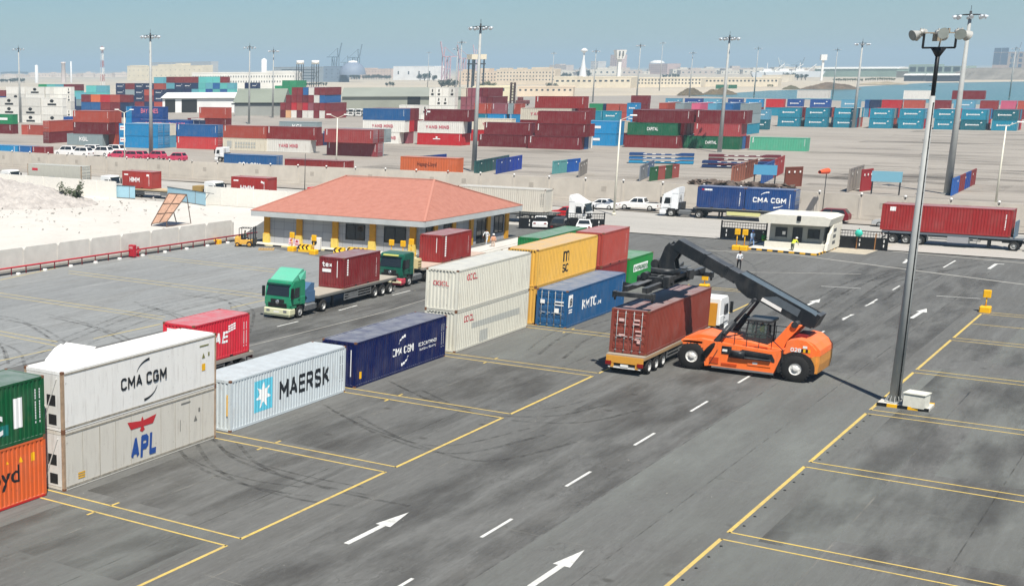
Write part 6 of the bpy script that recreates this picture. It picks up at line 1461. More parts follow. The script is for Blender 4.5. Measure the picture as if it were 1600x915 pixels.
bgc(BBL,296,241.84,233.01,1,w1,'BAY LINES',PKT,tw=.65,tx=.25,th=.9,rel='left one, second tier'); bgc(BBL,296,232.56,224.64,1,w1,'BAY LINES',PKT,tw=.7,tx=.15,th=.9,rel='right one, second tier'); bgc(NVY,296,232.56,224.43,1,w1,depth=1,rel='rear one, second tier'); bgc(NVY,297,241.84,233.01,0,w1,rel='left one, bottom tier'); bgc(NVY,297,232.56,224.43,0,w1,rel='right one, bottom tier')
bgc(NVY,297,223.99,221.62,1,w1,L=L20,rel='small one at the right, second tier')
w1='stack before the white open shed'
bgc(WHT,312,231.12,223.8,0,w1,'TRIPLE',REDT,tw=.6,tx=.2,th=.8,lab='white container with faint red lettering at the bottom in front of the white open shed'); bgc(DKM,312,233.37,223.71,1,w1); bgc(BRK,312,233.15,223.71,2,w1)
endc(WHT,310,231.43,0,'white container end at the bottom in front of the white open shed, left one'); endc(WHT,309,233.79,1,'white container end in the middle tier in front of the white open shed'); endc(MAR,310,235.77,1,'maroon container end on the second tier left of the white open shed stack')
# --- maroon pyramid, ends towards the viewer ---
XP=430; gp=(470.31, 291.45); XP=gp[0]
cols=[('bottom',0,436.7,[DKM,(206,160,116),WHT,DKM,WHT,WHT,MAR,WHT,MAR]),('second',1,436.7,[MAR,MAR,RED_,BRK,RED_,DUS,MAR,MAR,MAR]),('third',2,445.2,[MAR,MAR,MAR,DKM,MAR,WHT,BLU]),('top',3,454.2,[MAR,MAR,BLU,WHT,MAR,MAR])]
CN[(206,160,116)]='tan'
ORD_=['leftmost','second','third','fourth','fifth','sixth','seventh','eighth','ninth','tenth','eleventh','twelfth','thirteenth','fourteenth','fifteenth','sixteenth']
y0p=283.89; y1p=264.46
ksc=gp[0]/430.0
ypx={436.7:283.89,445.2:281.48,454.2:278.94}; wdt=(283.89-264.46)/8/1.0*ksc
for nm,lev,px0,cl in cols:
    for i,cc in enumerate(cl):
        lab='%s container end, %s from left, %s tier of the maroon pyramid'%(CN[cc],ORD_[i],nm) if i else '%s container end, leftmost in the %s tier of the big maroon pyramid'%(CN[cc],nm)
        endc(cc,XP,(ypx[px0]*ksc-i*wdt),lev,lab,wd=wdt*.96)
# long sides closing the pyramid's right hand end
# --- centre block ---
w1='white lettered stack left of centre'; yl,yr=185.63,173.16
bgc(WHT,321,186.8,174.64,0,w1,'YANG MING',REDT,tw=.5,tx=.42); bgc(WHT,321,yl,yr,1,w1,'YANG MING',REDT,tw=.5,tx=.22); bgc(BLU,321,yl,172.98,2,w1)
for d,l in ((1,(DUS,RED_,MAR)),(2,(WHT,MAR,DKM)),(3,(DKM,MAR,MAR))):
    for lev in range(3):
        if d==3 and lev==2: continue
        bgc(l[lev],321,yl,yr,lev,w1,depth=d,rel='%s tier, row %s from the front'%(('bottom','second','third')[lev],('','two','three','four')[d]))
w1='over the bright red box by the central mast'; yl,yr=169.72,157.26
c=bgc(RED_,321.5,yl,yr,0,w1); put_flat(shape_mesh([[(4.4,1.4),(6.4,1.4),(6.4,1.62),(4.4,1.62)]]+[[(5.15,1.7),(5.65,1.7),(5.65,2.1),(5.15,2.1)]]),c,0,0,WTX,-.012,0,None,'emblem'); bgc(WHT,321.5,yl,156.94,1,w1,'YANG MING',REDT,tw=.52,tx=.18,num=False); c=bgc(DKM,321.5,167.87,155.1,2,w1); put_flat(shape_mesh([[(.5,2.1),(1.6,2.1),(1.6,2.5),(.5,2.5)]]),c,0,0,WTX,-.012,0,None,'name_tag')
bgc(RED_,321.5,yl,yr,0,w1,depth=1,rel='bottom tier, rear one'); bgc(NVY,321.5,yl,156.94,1,w1,depth=1,rel='second tier, rear one')
w1='maroon block right of the central mast'
bgc(DKM,322,152.82,139.86,0,w1,rel='bottom tier, left one'); bgc(DKM,322,151.4,139.03,1,w1,rel='second tier, left one')
bgc(DKM,320,138.83,125.69,0,w1,rel='bottom tier, right one'); bgc(DKM,320.5,137.19,124.6,1,w1,rel='second tier, right one'); bgc(MAR,320.5,136.91,124.6,2,w1); bgc(MAR,320.5,136.91,124.6,1,w1,depth=1,rel='second tier, rear one'); bgc(BLU,320,138.83,125.69,0,w1,depth=1,rel='bottom tier, rear one'); bgc(WHT,320,138.83,125.69,0,w1,depth=2,rel='bottom tier, rearmost')
w1='behind the maroon block right of centre'
bgc(CRM,341,150.4,136.78,2,w1,'YANG MING',REDT,tw=.5,tx=.2,lab='cream container with faint lettering, high between maroon ones right of the central mast'); bgc(MR2,341,146.58,133.44,3,w1); bgc(MAR,341,150.4,136.78,1,w1); bgc(MAR,341,150.4,136.78,2,w1,depth=1,rel='third tier, rear one'); bgc(MAR,341,150.4,136.78,0,w1); bgc(MAR,341,146.19,133.44,2,w1,depth=2,rel='third tier, rearmost')
w1='low group right of the central mast'
c=bgc(CRM,345,167.38,154.49,1,w1,'YANG MING',REDT,tw=.45,tx=.35,lab='cream container with faint red lettering just right of the central mast'); bgc(RED_,345,166.06,154.13,0,w1)
w1='mixed row behind the central mast'
Yz=380
for i,(a_,c_,cc,lev) in enumerate(((182.29,178.4,BRK,2),(178.2,176.78,BRK,2),(176.58,171.76,DUS,2),(171.56,169.97,GRY,2),(169.77,167.4,BRK,2),(182.29,178.0,TEAL,1),(177.79,171.96,CYN,1),(170.96,166.81,CYN,1),(182.29,178.0,BLU,0),(177.79,171.96,MAR,0),(170.96,166.81,MAR,0))):
    bgc(cc,380,a_,c_,lev,w1,L=L20,rel='%s from the left, %s tier'%(ORD_[i%5],('bottom','second','third')[lev]))
# dusty block of ends left of central mast
for i in range(6):
    for lev in range(4):
        cc=(DUS,DUS,DUS,(CRM,DUS,DUS,DKM,DKM,DKM)[i])[lev]; cc=DKM if (i>3 and lev>1) else cc
        if i==5 and lev==3: continue
        lab='%s container end, %s from left, %s tier of the dusty block'%(CN[cc],ORD_[i],LV[lev])
        endc(cc,455,222.98-i*(222.98-212.16)/5.5,lev,lab,wd=(222.98-212.16)/5.6,h3=3.05)
# --- right blocks ---
w1='green lettered block right of centre'
bgc(MAR,337,121.24,108.15,0,w1,doors=None); bgc(GRN,337,120.77,108.82,1,w1,'CAPITAL',tw=.22,tx=.4,th=.6); bgc(DKM,337,118.49,105.9,2,w1)
for d,l in ((1,(MAR,RED_,DKM)),(2,(MAR,BRK,DKM)),(3,(NVY,BRK,DKM))):
    for lev in range(3): bgc(l[lev],337,120.61,108.15 if lev<2 else 106.05,lev,w1,depth=d,rel='%s tier, row %s from the front'%(('bottom','second','third')[lev],('','two','three','four')[d]))
w1='block crossed by the right mast'
bgc(GRN,340,108.05,95.16,0,w1,'CAPITAL',tw=.2,tx=.4,th=.55); bgc(BRK,340,105.64,95.08,1,w1).color=srgb(158,64,66); bgc(DKM,340,105.64,94.14,2,w1)
bgc(BLU,340,108.05,95.16,0,w1,depth=1,rel='bottom tier, second row'); bgc(MAR,340,108.05,94.94,0,w1,depth=2,rel='bottom tier, third row'); bgc(RED_,340,105.64,95.08,1,w1,depth=1,rel='second tier, second row').color=srgb(170,60,70); bgc(DKM,340,105.64,94.22,2,w1,depth=1,rel='third tier, second row')
bgc(MINT,341,93.0,80.53,0,'',lab='single mint green container standing alone on the paving, right of the green and maroon blocks')
w1='cyan pair right of the maroon block'
for lev in (0,1):
    c=bgc(CYN,340,133.88,124.47,lev,w1,num=False); put_flat(shape_mesh([[(4.6,1.2),(6.9,1.2),(6.9,1.8),(4.6,1.8)]]),c,0,0,WTX,-.012,0,None,'logo'); bgc(CYN,340,133.88,124.47,lev,w1,depth=1,rel=('bottom','second')[lev]+' tier, rear one')
bgc(CRM,346,125.78,124.32,1,'in the gap left of the green lettered block',L=L20); bgc(MAR,346,126.11,124.64,0,'in the gap left of the green lettered block',L=L20)
w1='teal row behind the cyan pair'
for i,(a_,c_,cc) in enumerate(((165.38,162.11,TEAL),(161.91,158.67,TEAL),(158.47,153.48,TEAL))):
    for lev in (0,1): bgc(cc,420,a_,c_,lev,w1,'marks' if i==2 else None,L=L20,rel='%s from the left, %s tier'%(ORD_[i],('bottom','second')[lev]))
for lev in (0,1,2): bgc((BLU,CYN,CYN)[lev],400,143.91,140.74,lev,'slim blue stack left of the green block','marks' if lev else None,L=L20)
for i,(a_,c_,cc) in enumerate(((193.96,188.89,LGR),(188.65,187.7,NVY),(187.46,182.71,BRK),(182.47,179.42,BRK),(178.72,172.46,DKM))):
    for lev in range(2 if i<4 else 3): bgc(cc,500,a_,c_,lev,'far row behind the cyan pair',L=L20 if i!=4 else L40,rel='%s from the left, %s tier'%(ORD_[i],LV[lev]),num=False)
# --- far light blue row at the right: doors-out 20 ft boxes, two high, deep blocks ---
XR=476; RW=[(1211.8,1246,TEAL,TEAL),(1254,1290,TEAL,TEAL),(1299,1333,TEAL,TEAL),(1354.5,1390,TEAL,TEAL),(1400.5,1438,TEAL,TEAL),(1456,1488,TEAL,TEAL),(1497,1536,TEAL,TEAL),(1546,1585,TEAL,CYN)]
ROWY=[(122.06,115.46),(113.93,107.32),(105.45,99.19),(95.28,88.93),(87.07,80.53),(77.43,71.99),(70.48,64.0),(62.36,56.05)]
side=[TEAL,LBL,BRK,GRY,CRM,NVY,MAR,RED_,BRK,CYN]
for i,(a_,c_) in enumerate(ROWY):
    for lev in (0,1):
        cc=TEAL if not (i==7 and lev==1 or i==6 and lev==0) else (20,92,104)
        CN[(20,92,104)]='dark teal'
        bgc(cc,476,a_,c_,lev,'quayside row',"marks",L=L20,rel='%s pair from the left, %s tier'%(ORD_[i],('bottom','top')[lev]))
        for d in range(1,4):
            bgc(random.choice(side),476,a_,c_,lev,'quayside row',L=L20,depth=d,num=False,rel='block %s from left, %s tier, row %s back'%(ORD_[i],('bottom','top')[lev],ORD_[d]))
for lev in (0,1): bgc((TEAL,LBL)[lev] if lev else (20,92,104),450,123.01,117.95,lev,'left of the quayside row','marks',L=L20)
# row behind the teal pairs
seq=[(186.25,180.21,LBL),(178.71,172.04,BBL),(171.55,165.22,LBL),(162.33,157.08,BBL),(155.66,149.57,CYN),(148.41,141.96,RED_),(140.81,135.38,BBL),(132.69,125.82,BBL),(122.1,115.83,LBL),(114.12,112.63,BLU),(112.41,109.03,NVY),(108.6,102.13,RED_),(101.51,94.94,BRK),(93.11,86.68,MAR),(85.69,79.19,LBL),(77.63,72.22,MR2),(71.45,66.88,PNK),(66.5,61.25,BRK)]
for i,(a_,c_,cc) in enumerate(seq):
    o_=['leftmost']+ORD_[1:]+['seventeenth','eighteenth']
    for lev in (0,1):
        cl=cc if lev==1 else random.choice(side)
        bgc(cl,575,a_*1.027,c_*1.027,lev,'second quayside row','marks' if lev==1 and cc in(BBL,LBL,CYN) else None,h3=3.2,L=L20,rel='%s from the left, %s tier'%(o_[i],('bottom','top')[lev]),num=False)
for lb,a_,c_,cc in (('white container perched on the far quayside row, left one of two',141.32,129.86,WHT),('white container perched on the far quayside row, right one of two',104.65,95.19,WHT),('maroon container perched on the far quayside row behind the lamp towers',89.01,78.71,MAR)):
    bgc(cc,590,a_*1.026,c_*1.026,2,'',lab=lb,num=False,h3=3.2)
# low fillers between blocks: stacks running away from the viewer behind the right blocks
for i,(px,cc) in enumerate(((132.17,PNK),(127.56,LBL),(123.01,BLU),(118.52,GRY),(136.85,GRY),(141.6,BRK))):
    for lev in (0,1,2): endc(cc if lev==2 else random.choice(side),415,px,lev,'%s end-on container behind the right blocks, %s tier, %s of six'%(CN[cc] if lev==2 else 'dull',LV[lev],ORD_[i]),h3=2.9,wd=4.2)
# --- far left field of small boxes ---
def field(where,X,ys,levs,pal,L=L20,gap=.0,rows=1,txt=None):
    for i,(a_,c_) in enumerate(ys):
        for lev in range(levs[i] if isinstance(levs,(list,tuple)) else levs):
            cc=pal[lev][i%len(pal[lev])]
            if cc is None: continue
            bgc(cc,X,a_,c_,lev,where,('marks' if (txt and cc in (NVY,BBL)) else None),L=L,rel='%s tier, %s from the left'%(LV[lev],ORD_[i]),num=False,h3=3.1)
def split(y0,y1,n): return [(y0+(y1-y0)*i/n,y0+(y1-y0)*(i+.97)/n) for i in range(n)]
field('navy block left of the white shed',560,split(473.4,441.24,5),5,[[NVY,NVY,MAR,NVY,BRK],[MAR,NVY,NVY,MAR,NVY],[NVY,GRY,NVY,BRK,NVY],[NVY,MAR,NVY,NVY,BRK],[None,None,None,None,LTE]][:5],txt=1)
field('navy logo block behind the white shed',580,split(455.25,438.06,3),5,[[NVY]*3,[NVY,NVY,GRY],[NVY,NVY,NVY],[LTE,NVY,NVY],[MAR,MR2,MR2]],txt=1)
field('pale teal block behind the white shed',580,split(438.48,410.76,6),5,[[NVY,LTE,NVY,AQU,AQU,AQU],[LTE,ORA,AQU,NVY,BRK,LTE],[LTE,AQU,BBL,AQU,BLU,AQU],[NVY,AQU,LTE,BLU,AQU,LTE],[MR2,AQU,AQU,AQU,MAR,None]],txt=1)
field('short block behind the grey green warehouse',590,split(415.79,403.25,3),4,[[RED_,BLU,GRY],[RED_,BLU,BLU],[MAR,NVY,NVY],[None,NVY,NVY]],txt=1)
field('green block beside the white office',700,split(466.19,445.08,4),4,[[GRN]*4,[LGR]*4,[LGR]*4,[None,LGR,LGR,LGR]])
field('mixed block behind the far left reefers',520,split(491.79,462.47,5),4,[[NVY]*5,[GRY,MAR,TEAL,MAR,NVY],[NVY,NVY,NVY,MAR,AQU],[LGR,AQU,LTE,MAR,DKM]])
field('low red block before the navy blocks',440,split(391.32,364.3,5),3,[[BLU,BLU,MAR,MAR,NVY],[BLU,BLU,MR2,MAR,NVY],[MAR,ORA,RED_,BRK,MAR]])
field('aqua group at the far left',480,split(430.1,411.16,3),4,[[NVY,GRY,AQU],[GRY,AQU,TEAL],[LTE,AQU,AQU],[None,AQU,LTE]])
field('left edge pile behind the reefers',520,split(525.61,515.54,1),3,[[BLU],[BBL],[MAR]])
# white reefer block far left, ends with dark fans
def reefers(where,X,ys,levs,k=0):
    for i,(a_,c_) in enumerate(ys):
        for lev in range(levs):
            c=bgc(WHT,X,a_,c_,lev,where,L=L20,rel='%s tier, %s from the left'%(LV[lev],ORD_[i]),num=False,h3=3.1)
            if (i+lev+k)%3 or levs<3:
                b=MB(); b.lathe([(.001,-.04),(.55,-.04),(.55,.02)],(L20*.5,0,1.9),'y',10); b.box(L20*.3,L20*.7,-.03,.02,.4,1.0); b.build('refrigeration_unit',BLACK,c)
reefers('plain reefer block at the far left',440,split(435.82,412.29,2),4); reefers('fan fronted reefer block, far left',440,split(411.9,397.22,6),4)
reefers('low reefer block left of the central masts',450,split(245.24,233.33,4),2); reefers('tall reefer block left of the central masts',450,split(233.33,223.26,4),4,1)
reefers('low pale reefers at the left edge',380,split(380.58,346.91,3),3)
# ---- collapsed flat racks and bits near the wall ----
def flat_rack(label,p,L,rz,col,H=2.2,n=1,z=0):
    """folded or upright flat rack: a lattice floor on edge with bracing"""
    t=thing('flat_rack',label,'flat rack',(p[0],p[1],z),rz); b=MB()
    b.box(0,L,0,.12,0,.25); b.box(0,L,0,.12,H-.25,H)
    m=6
    for i in range(m+1): x=L*i/m; b.box(x-.12,x+.12,-.03,.15,0,H)
    b.box(.1,L-.1,.03,.09,.2,H-.2); b.build('frame',tint('rack_%d_%d'%(col[0],col[2]),col,.6),t)
    b=MB()
    for i in range(m): x=L*(i+.5)/m; b.box(x-.12,x+.12,-.05,-.02,H*.75,H*.86)
    b.build('label_tags',WHITE,t); return t
for lb,a_,q_,cols_,h_ in (('navy and blue flat racks on edge, right of the orange lettered container',(237.46, 127.23),(250.97, 125.79),((22,50,100),(50,70,110),(24,56,130)),2.6),
 ('teal flat rack on edge just right of the central mast',(237.12, 112.91),(257.67, 115.49),((44,86,84),(60,90,96)),2.4),('deep blue flat rack on edge in front of the teal one, by the central mast',(239.32, 109.59),(254.11, 111.22),((28,56,130),(30,60,150)),2.7),
 ('pale green and blue flat rack on edge, left of the slim lamp post',(244.97, 101.03),(255.34, 100.02),((90,150,150),(24,84,160)),2.4),('grey flat rack on edge at the right end of the pale green and blue one',(240.36, 94.19),(251.38, 97.1),((128,122,116),),2.6),
 ('slate blue flat rack on edge behind the white pickup',(237.93, 82.41),(254.96, 85.94),((120,124,128),(88,104,130)),2.6),('green and red flat rack on edge, right of the slate blue one',(238.89, 80.98),(249.94, 79.79),((40,90,56),(150,76,68),(60,90,60),(150,76,68)),2.4),
 ('blue and maroon flat rack on edge behind the boundary wall, at the right',(236.56, 34.92),(261.48, 35.51),((40,90,160),(130,50,50),(40,70,140),(130,50,50)),2.6),('maroon flat rack on edge, right of the orange windsock',(237.28, 47.53),(240.61, 46.75),((150,40,44),),3.4),
 ('grey frame rack on edge beside the maroon one, near the windsock',(234.99, 48.87),(246.18, 49.2),((140,132,124),),3.6),('rusty brown flat rack on edge above the blue double load',(239.76, 67.73),(261.94, 69.82),((150,96,78),(128,78,62)),3.0),
 ('blue and maroon rack with white frame above the blue double load',(242.48, 63.69),(270.87, 67.55),((40,80,140),(150,50,50)),3.2),('brown rusty crate frame right of the blue double load',(239.36, 59.28),(242.12, 57.42),((110,60,46),),3.2)):
    L_=math.hypot(q_[0]-a_[0],q_[1]-a_[1]); t=thing('flat_rack',lb,'flat rack',(a_[0],a_[1],0),math.atan2(q_[1]-a_[1],q_[0]-a_[0])); n_=len(cols_)
    for k,cc in enumerate(cols_):
        x0,x1=L_*k/n_,L_*(k+.97)/n_; b=MB(); b.box(x0,x1,0,.14,0,.25); b.box(x0,x1,0,.14,h_-.25,h_); m_=max(1,int((x1-x0)/2))
        for i in range(m_+1): x=x0+(x1-x0)*i/m_; b.box(x-.1,x+.1,-.05,.18,.002,h_+.002)
        b.box(x0+.1,x1-.1,.05,.09,.2,h_-.2); b.build('rack_panel',tint('rack_%d_%d_%d'%cc,cc,.6),t)
    b=MB()
    for i in range(3): x=L_*(i+.5)/3; b.box(x-.14,x+.14,-.09,-.055,h_*.7,h_*.8)
    b.build('label_tags',WHITE,t)
for lb,p_,L_,cc in (('pale blue flat board lying on the boundary wall side, over the blue double load',(239.18, 64.0),3.6,(88,160,196)),('pale blue flat board beside the maroon rack near the windsock',(234.56, 45.52),4.2,(120,172,190))):
    t=thing('flat_board',lb,'board',(p_[0]-1,p_[1],0),R(-90)); b=MB(); b.box(0,L_,0,.1,1.9,3.5); b.build('board',tint('board_%d'%cc[0],cc,.7),t); b=MB(); b.box(.1,.3,.02,.08,0,1.9); b.box(L_-.3,L_-.1,.02,.08,0,1.9); b.build('legs',STEEL,t)
def folded(label,p,q,lev,col):
    t=thing('folded_rack',label,'flat rack',(p[0],p[1],lev*.75),math.atan2(q[1]-p[1],q[0]-p[0])); L=math.hypot(q[0]-p[0],q[1]-p[1]); b=MB()
    b.prism([(0,.1),(0,.6),(L*.2,.6),(L*.26,.38),(L*.74,.38),(L*.8,.6),(L,.6),(L,.1),(L*.78,.1),(L*.72,.2),(L*.28,.2),(L*.22,.1)],1,0,2.4)
    b.build('rack_frame',tint('rack_%d_%d'%(col[0],col[2]),col,.6),t); b=MB()
    for u in (.22,.36,.5,.66): b.box(L*u,L*u+.7,-.03,-.001,.38 if .2<u<.8 else .5,.5)
    b.build('label_tags',WHITE,t)
for lev,(cc,nm) in enumerate((((36,130,170),'pale blue'),((28,96,150),'mid blue'),((20,60,110),'dark blue'))):
    folded('%s folded flat rack, %s of the pile of three behind the white pickup'%(nm,('lowest','middle','topmost')[lev]),(281.1, 100.0),(284.28, 88.06),lev,cc)
for lev in (0,1): folded('navy folded flat rack, %s of two in front of the maroon pile'%('lower','upper')[lev],(276.13, 83.9),(278.15, 71.36),lev,(22,48,92))
for lev in (0,1,2): folded('maroon folded flat rack, %s of three behind the navy ones'%('lowest','middle','topmost')[lev],(283.98, 85.09),(287.81, 72.48),lev,(96,36,44))
# long orange, maroon and blue boxes just behind the wall
bgc(ORA,(232.9, 131.11)[0]+1,126.76,114.88,0,'',lab='long orange container with faint dark lettering just behind the boundary wall, above the tiled roof',txt='Hapag-Lloyd',tcol=tint('dark_brown_lettering',(96,44,34)),tw=.34,tx=.3,th=.7,L=L40)
bgc(MR2,216,141.42,127.95,0,'',lab='long dark red container just behind the boundary wall, left of the orange one')
c=bgc(BLU,222,159.71,147.41,0,'',lab='long blue container with white lettering just behind the boundary wall, doors at its right end',doors=1,num=False)
me=text_mesh('CMA CGM',.75,5.2,.06); put_flat(me,c,3.5,.7,WTX,-.02)
for i,(a_,c_,cc) in enumerate(((257.39,244.22,CYN),(244.0,239.3,BLU),(239.08,234.25,MAR))): bgc(cc,232,a_*.928,c_*.928,0,'',lab='%s rack box peeping over the wall at the left edge, %s of three'%(CN[cc],ORD_[i]),L=L20,h3=2.2)
# vehicles behind the wall: white vans and covered red vehicles
for i,(px,zc) in enumerate((((233.52, 213.89),1),((231.89, 207.88),1),((240.07, 212.39),1),((236.15, 205.43),1),((243.05, 207.67),1))):
    c=car('white van parked behind the boundary wall at the left, %s of five from the left'%ORD_[i],(px[0],px[1]+2.5,0),R(-90),(232,230,226),'suv'); c.scale=(1.25,1.2,1.45)
for i,px in enumerate(((233.19, 197.56),(233.12, 193.62),(233.97, 192.3),(236.12, 188.94),(233.55, 181.23))):
    c=car('dusty red car behind the boundary wall, %s of five from the left'%ORD_[i],(px[0],px[1]+2.3,0),R(-90),(196,60,92),'suv'); c.scale=(1.0,1.0,1.15)
for i,px in enumerate(((236.02, 177.39),)):
    road_truck('white tractor behind the boundary wall, left of the blue lettered container',(px[0]+3,px[1]-3,0),R(-90),(228,228,226),11)
carp('white saloon car behind the boundary wall in front of the blue lettered container',(235.63, 166.83),R(-90),(228,228,224))
# white lorries parked in rows at far left and centre
g_=(411.48, 406.05); t0=thing('parked_tractor','white parked lorry tractor in the row at the far left, leftmost','truck',(g_[0],g_[1],0),0.15,'white lorry tractors parked in rows'); tractor(t0,(228,228,224),fair=None); freeze(t0)
for i in range(1,8): dup(t0,(g_[0],g_[1]-i*4.3,0),.15,'white parked lorry tractor in the row at the far left, %s from the left'%ORD_[i],'white lorry tractors parked in rows')
g_=(493.84, 293.74)
for i in range(5): dup(t0,(g_[0],g_[1]-i*3.6,0),.1,'white parked lorry tractor in the row right of the maroon pyramid, %s from the left'%ORD_[i],'white lorry tractors parked in rows')

# ================= FAR BUILDINGS, TREES, CRANES =================
BEI=(206,190,164); CRE=(222,210,184); WH_=(224,222,214); GGR=(132,146,130); SAGE=(150,160,142)
def bld(label, bb, col, depth=18, win=None, parapet=True, roofc=None, name='building', cat='building', gable=0, wincol=None, step=None):
    xl,yl,xr,yr,h=bb; L=math.hypot(xr-xl,yr-yl); rz=math.atan2(yr-yl,xr-xl)
    t=thing(name,label,cat,(xl,yl,-.3),rz)
    # local x along facade, local -y faces the viewer
    h+=.3; cm=mat('wall_%d_%d_%d'%col,col,.85,var=.10,scale=.08)
    b=MB(); b.box(0,L,0,depth,0,h)
    if step:
        for u0,u1,dh in step: b.box(L*u0,L*u1,.3,depth*.8,h,h+dh)
    if parapet: b.box(-.15,L+.15,-.15,0,h-.5,h+.5); b.box(-.15,L+.15,depth,depth+.15,h-.5,h+.5)
    b.build('wall',cm,t)
    if gable:
        b=MB(); b.prism([(-1,h-.02),(depth*.5,h+gable),(depth+1,h-.02)],0,-.8,L+.8); b.build('roof',mat('roof_%d_%d_%d'%(roofc or col),roofc or col,.7,var=.08,scale=.05),t)
    if win:
        nx,nz_,ww,wh=win[:4]; z0=win[4] if len(win)>4 else .25
        one=MB(); one.box(-ww/2,ww/2,-.06,.02,0,wh); wm=one.mesh('window',wincol or mat('far_window',(70,76,80),.4)); many=nx*nz_>100; b=MB()
        for i in range(nx):
            for k in range(nz_):
                x=L*(i+.5)/nx; z=h*(z0+(1-z0-.08)*(k+.35)/nz_)
                if many: b.box(x-ww/2,x+ww/2,-.06,.02,z,z+wh)
                else: link('window',wm,t,(x,0,z))
        if many: b.build('windows',wincol or mat('far_window',(70,76,80),.4),t)['kind']='stuff'
    return t
bld('cream fort like building with rows of small windows behind the navy boxes',(1924.02, 1599.16, 1912.81, 1424.19, 25.1),(226,214,186),30,(16,2,1.2,1.5,.2),step=((.04,.16,1.5),(.42,.62,2.5),(.66,.74,4)))
bld('long grey brown stand with a sloping roof behind the cream fort like building',(4441.57, 3565.13, 4209.64, 3089.51, 46.1),(186,178,166),30,(24,2,2.4,1.0,.3))
bld('long white office with two rows of small windows right of the teal boxes',(1045.3, 789.55, 1067.7, 689.56, 15.6),WH_,20,(40,2,.9,1.6,.35),step=((.35,.55,.01),(.72,.98,1.6)))
bld('grey slab sided building with open floors below two water tanks',(1721.88, 1150.58, 1720.95, 1061.39, 20.9),(140,150,156),30,(1,4,58,1.5,.12),wincol=mat('floor_shadow',(70,80,88),.8))  # full-width strips: shade inside the open floors painted as dark bands
bld('blue grey windowed block at the right end of the slab sided building',(1720.96, 1062.48, 1720.66, 1033.46, 21.4),(118,134,150),24,(3,3,2.0,1.0,.2))
bld('pink beige low building right of the domed structure',(2368.63, 1399.7, 2348.85, 1298.5, 16.8),(212,190,174),24,(14,2,1.2,1.4,.25),step=((.15,.5,2),))
bld('white hall with arched windows behind the central trees',(1985.56, 1095.23, 1978.32, 1017.91, 20.7),(232,232,230),30,(4,1,2.4,5,.15))
bld('beige apartment row behind the central mast, left part',(1465.59, 723.91, 1469.14, 679.22, 14.2),(214,194,170),20,(12,3,1.3,1.4,.2),step=((.1,.3,2.5),(.55,.8,3.5)))
bld('beige apartment row behind the central mast, right part',(1469.14, 679.22, 1474.39, 613.02, 16.0),(216,200,176),20,(18,3,1.3,1.4,.2),step=((.05,.2,2),(.35,.45,2),(.6,.9,2.5)))
bld('cream block behind the dusty ends with two dark windows',(750.62, 361.3, 758.68, 340.3, 8.0),(226,216,182),20,(2,1,2,2,.6))
bld('low beige warehouse with a pale roof left of the round tree',(1252.7, 520.65, 1264.0, 453.1, 9.2),(218,206,182),30,(14,1,2.5,1.6,.4),step=((0,.3,1),))
bld('long pale wall with openings along the sand, left of the shore',(892.76, 396.95, 903.87, 362.37, 5.9),(218,200,176),16,(10,1,1.4,1.2,.4))
bld('long cream barracks behind the shore, left part',(1301.73, 469.69, 1311.48, 405.35, 8.1),(226,214,190),26,(22,2,1.3,1.4,.25))
bld('long cream barracks behind the shore, right part',(1351.28, 417.7, 1360.17, 351.73, 7.5),(222,210,186),26,(20,1,1.6,1.6,.4))
bld('cream low building with a white roof at the shore, left of the dark trees',(1714.71, 461.46, 1714.41, 432.0, 7.2),(222,212,192),24)
bld('sage green quay warehouse with a white roof edge across the water',(2423.68, 572.85, 2389.09, 448.03, 11.7),(136,156,140),50,None,roofc=(222,220,212),gable=3)
bld('dark roofed quay shed right of the sage green warehouse',(2276.88, 426.89, 2273.19, 411.18, 8.2),(120,116,104),40)
bld('sage green terminal hall with dark doors across the water',(2273.19, 411.18, 2256.96, 342.03, 15.2),(146,164,152),50,(6,1,9,7,.3),wincol=mat('dark_door',(58,70,74),.6),step=((0,.45,3),))
bld('long low black fronted quay shed, left one',(1808.86, 330.72, 1807.86, 310.81, 6.1),(48,52,62),14,parapet=False,roofc=(216,214,206),gable=2)
bld('long low black fronted quay shed, right one',(1775.0, 302.56, 1773.75, 268.32, 6.3),(52,56,66),14,parapet=False,roofc=(216,214,206),gable=2)
bld('pale tower block with tall blue glass panels at the right edge',(3755.71, 507.03, 3729.62, 474.37, 43.0),(226,196,174),30,(2,1,20,38,.05),wincol=mat('blue_glass',(62,86,118),.3))
bld('pale tower block with balconies and blue glass at the right edge',(3729.62, 474.37, 3656.18, 382.44, 43.3),(216,190,168),30,(5,3,9,8,.12),wincol=MATS['blue_glass'])
bld('cream low shed on the ridge at the right edge',(2242.34, 279.72, 2240.88, 273.52, 6.8),(216,208,190),8)
bld('domed pink building on the far skyline',(3252.33, 1126.37, 3227.52, 1075.48, 22.9),(196,172,164),40,(10,4,2,1.6,.15))
bld('pale pink tower beside the square water tower',(3307.23, 1238.95, 3294.29, 1212.42, 44.6),(204,180,172),24,(4,9,2,1.6,.1),step=((.5,1,12),))
bld('low grey white block left of the pale pink tower',(3335.67, 1297.27, 3324.17, 1273.69, 30.3),(206,204,200),24,(3,4,2,1.6,.1))
bld('pale grey building left of the mushroom tower',(3399.8, 1428.79, 3373.16, 1374.14, 21.9),(200,186,174),24,(8,3,2,1.4,.15),step=((.3,.6,3),))
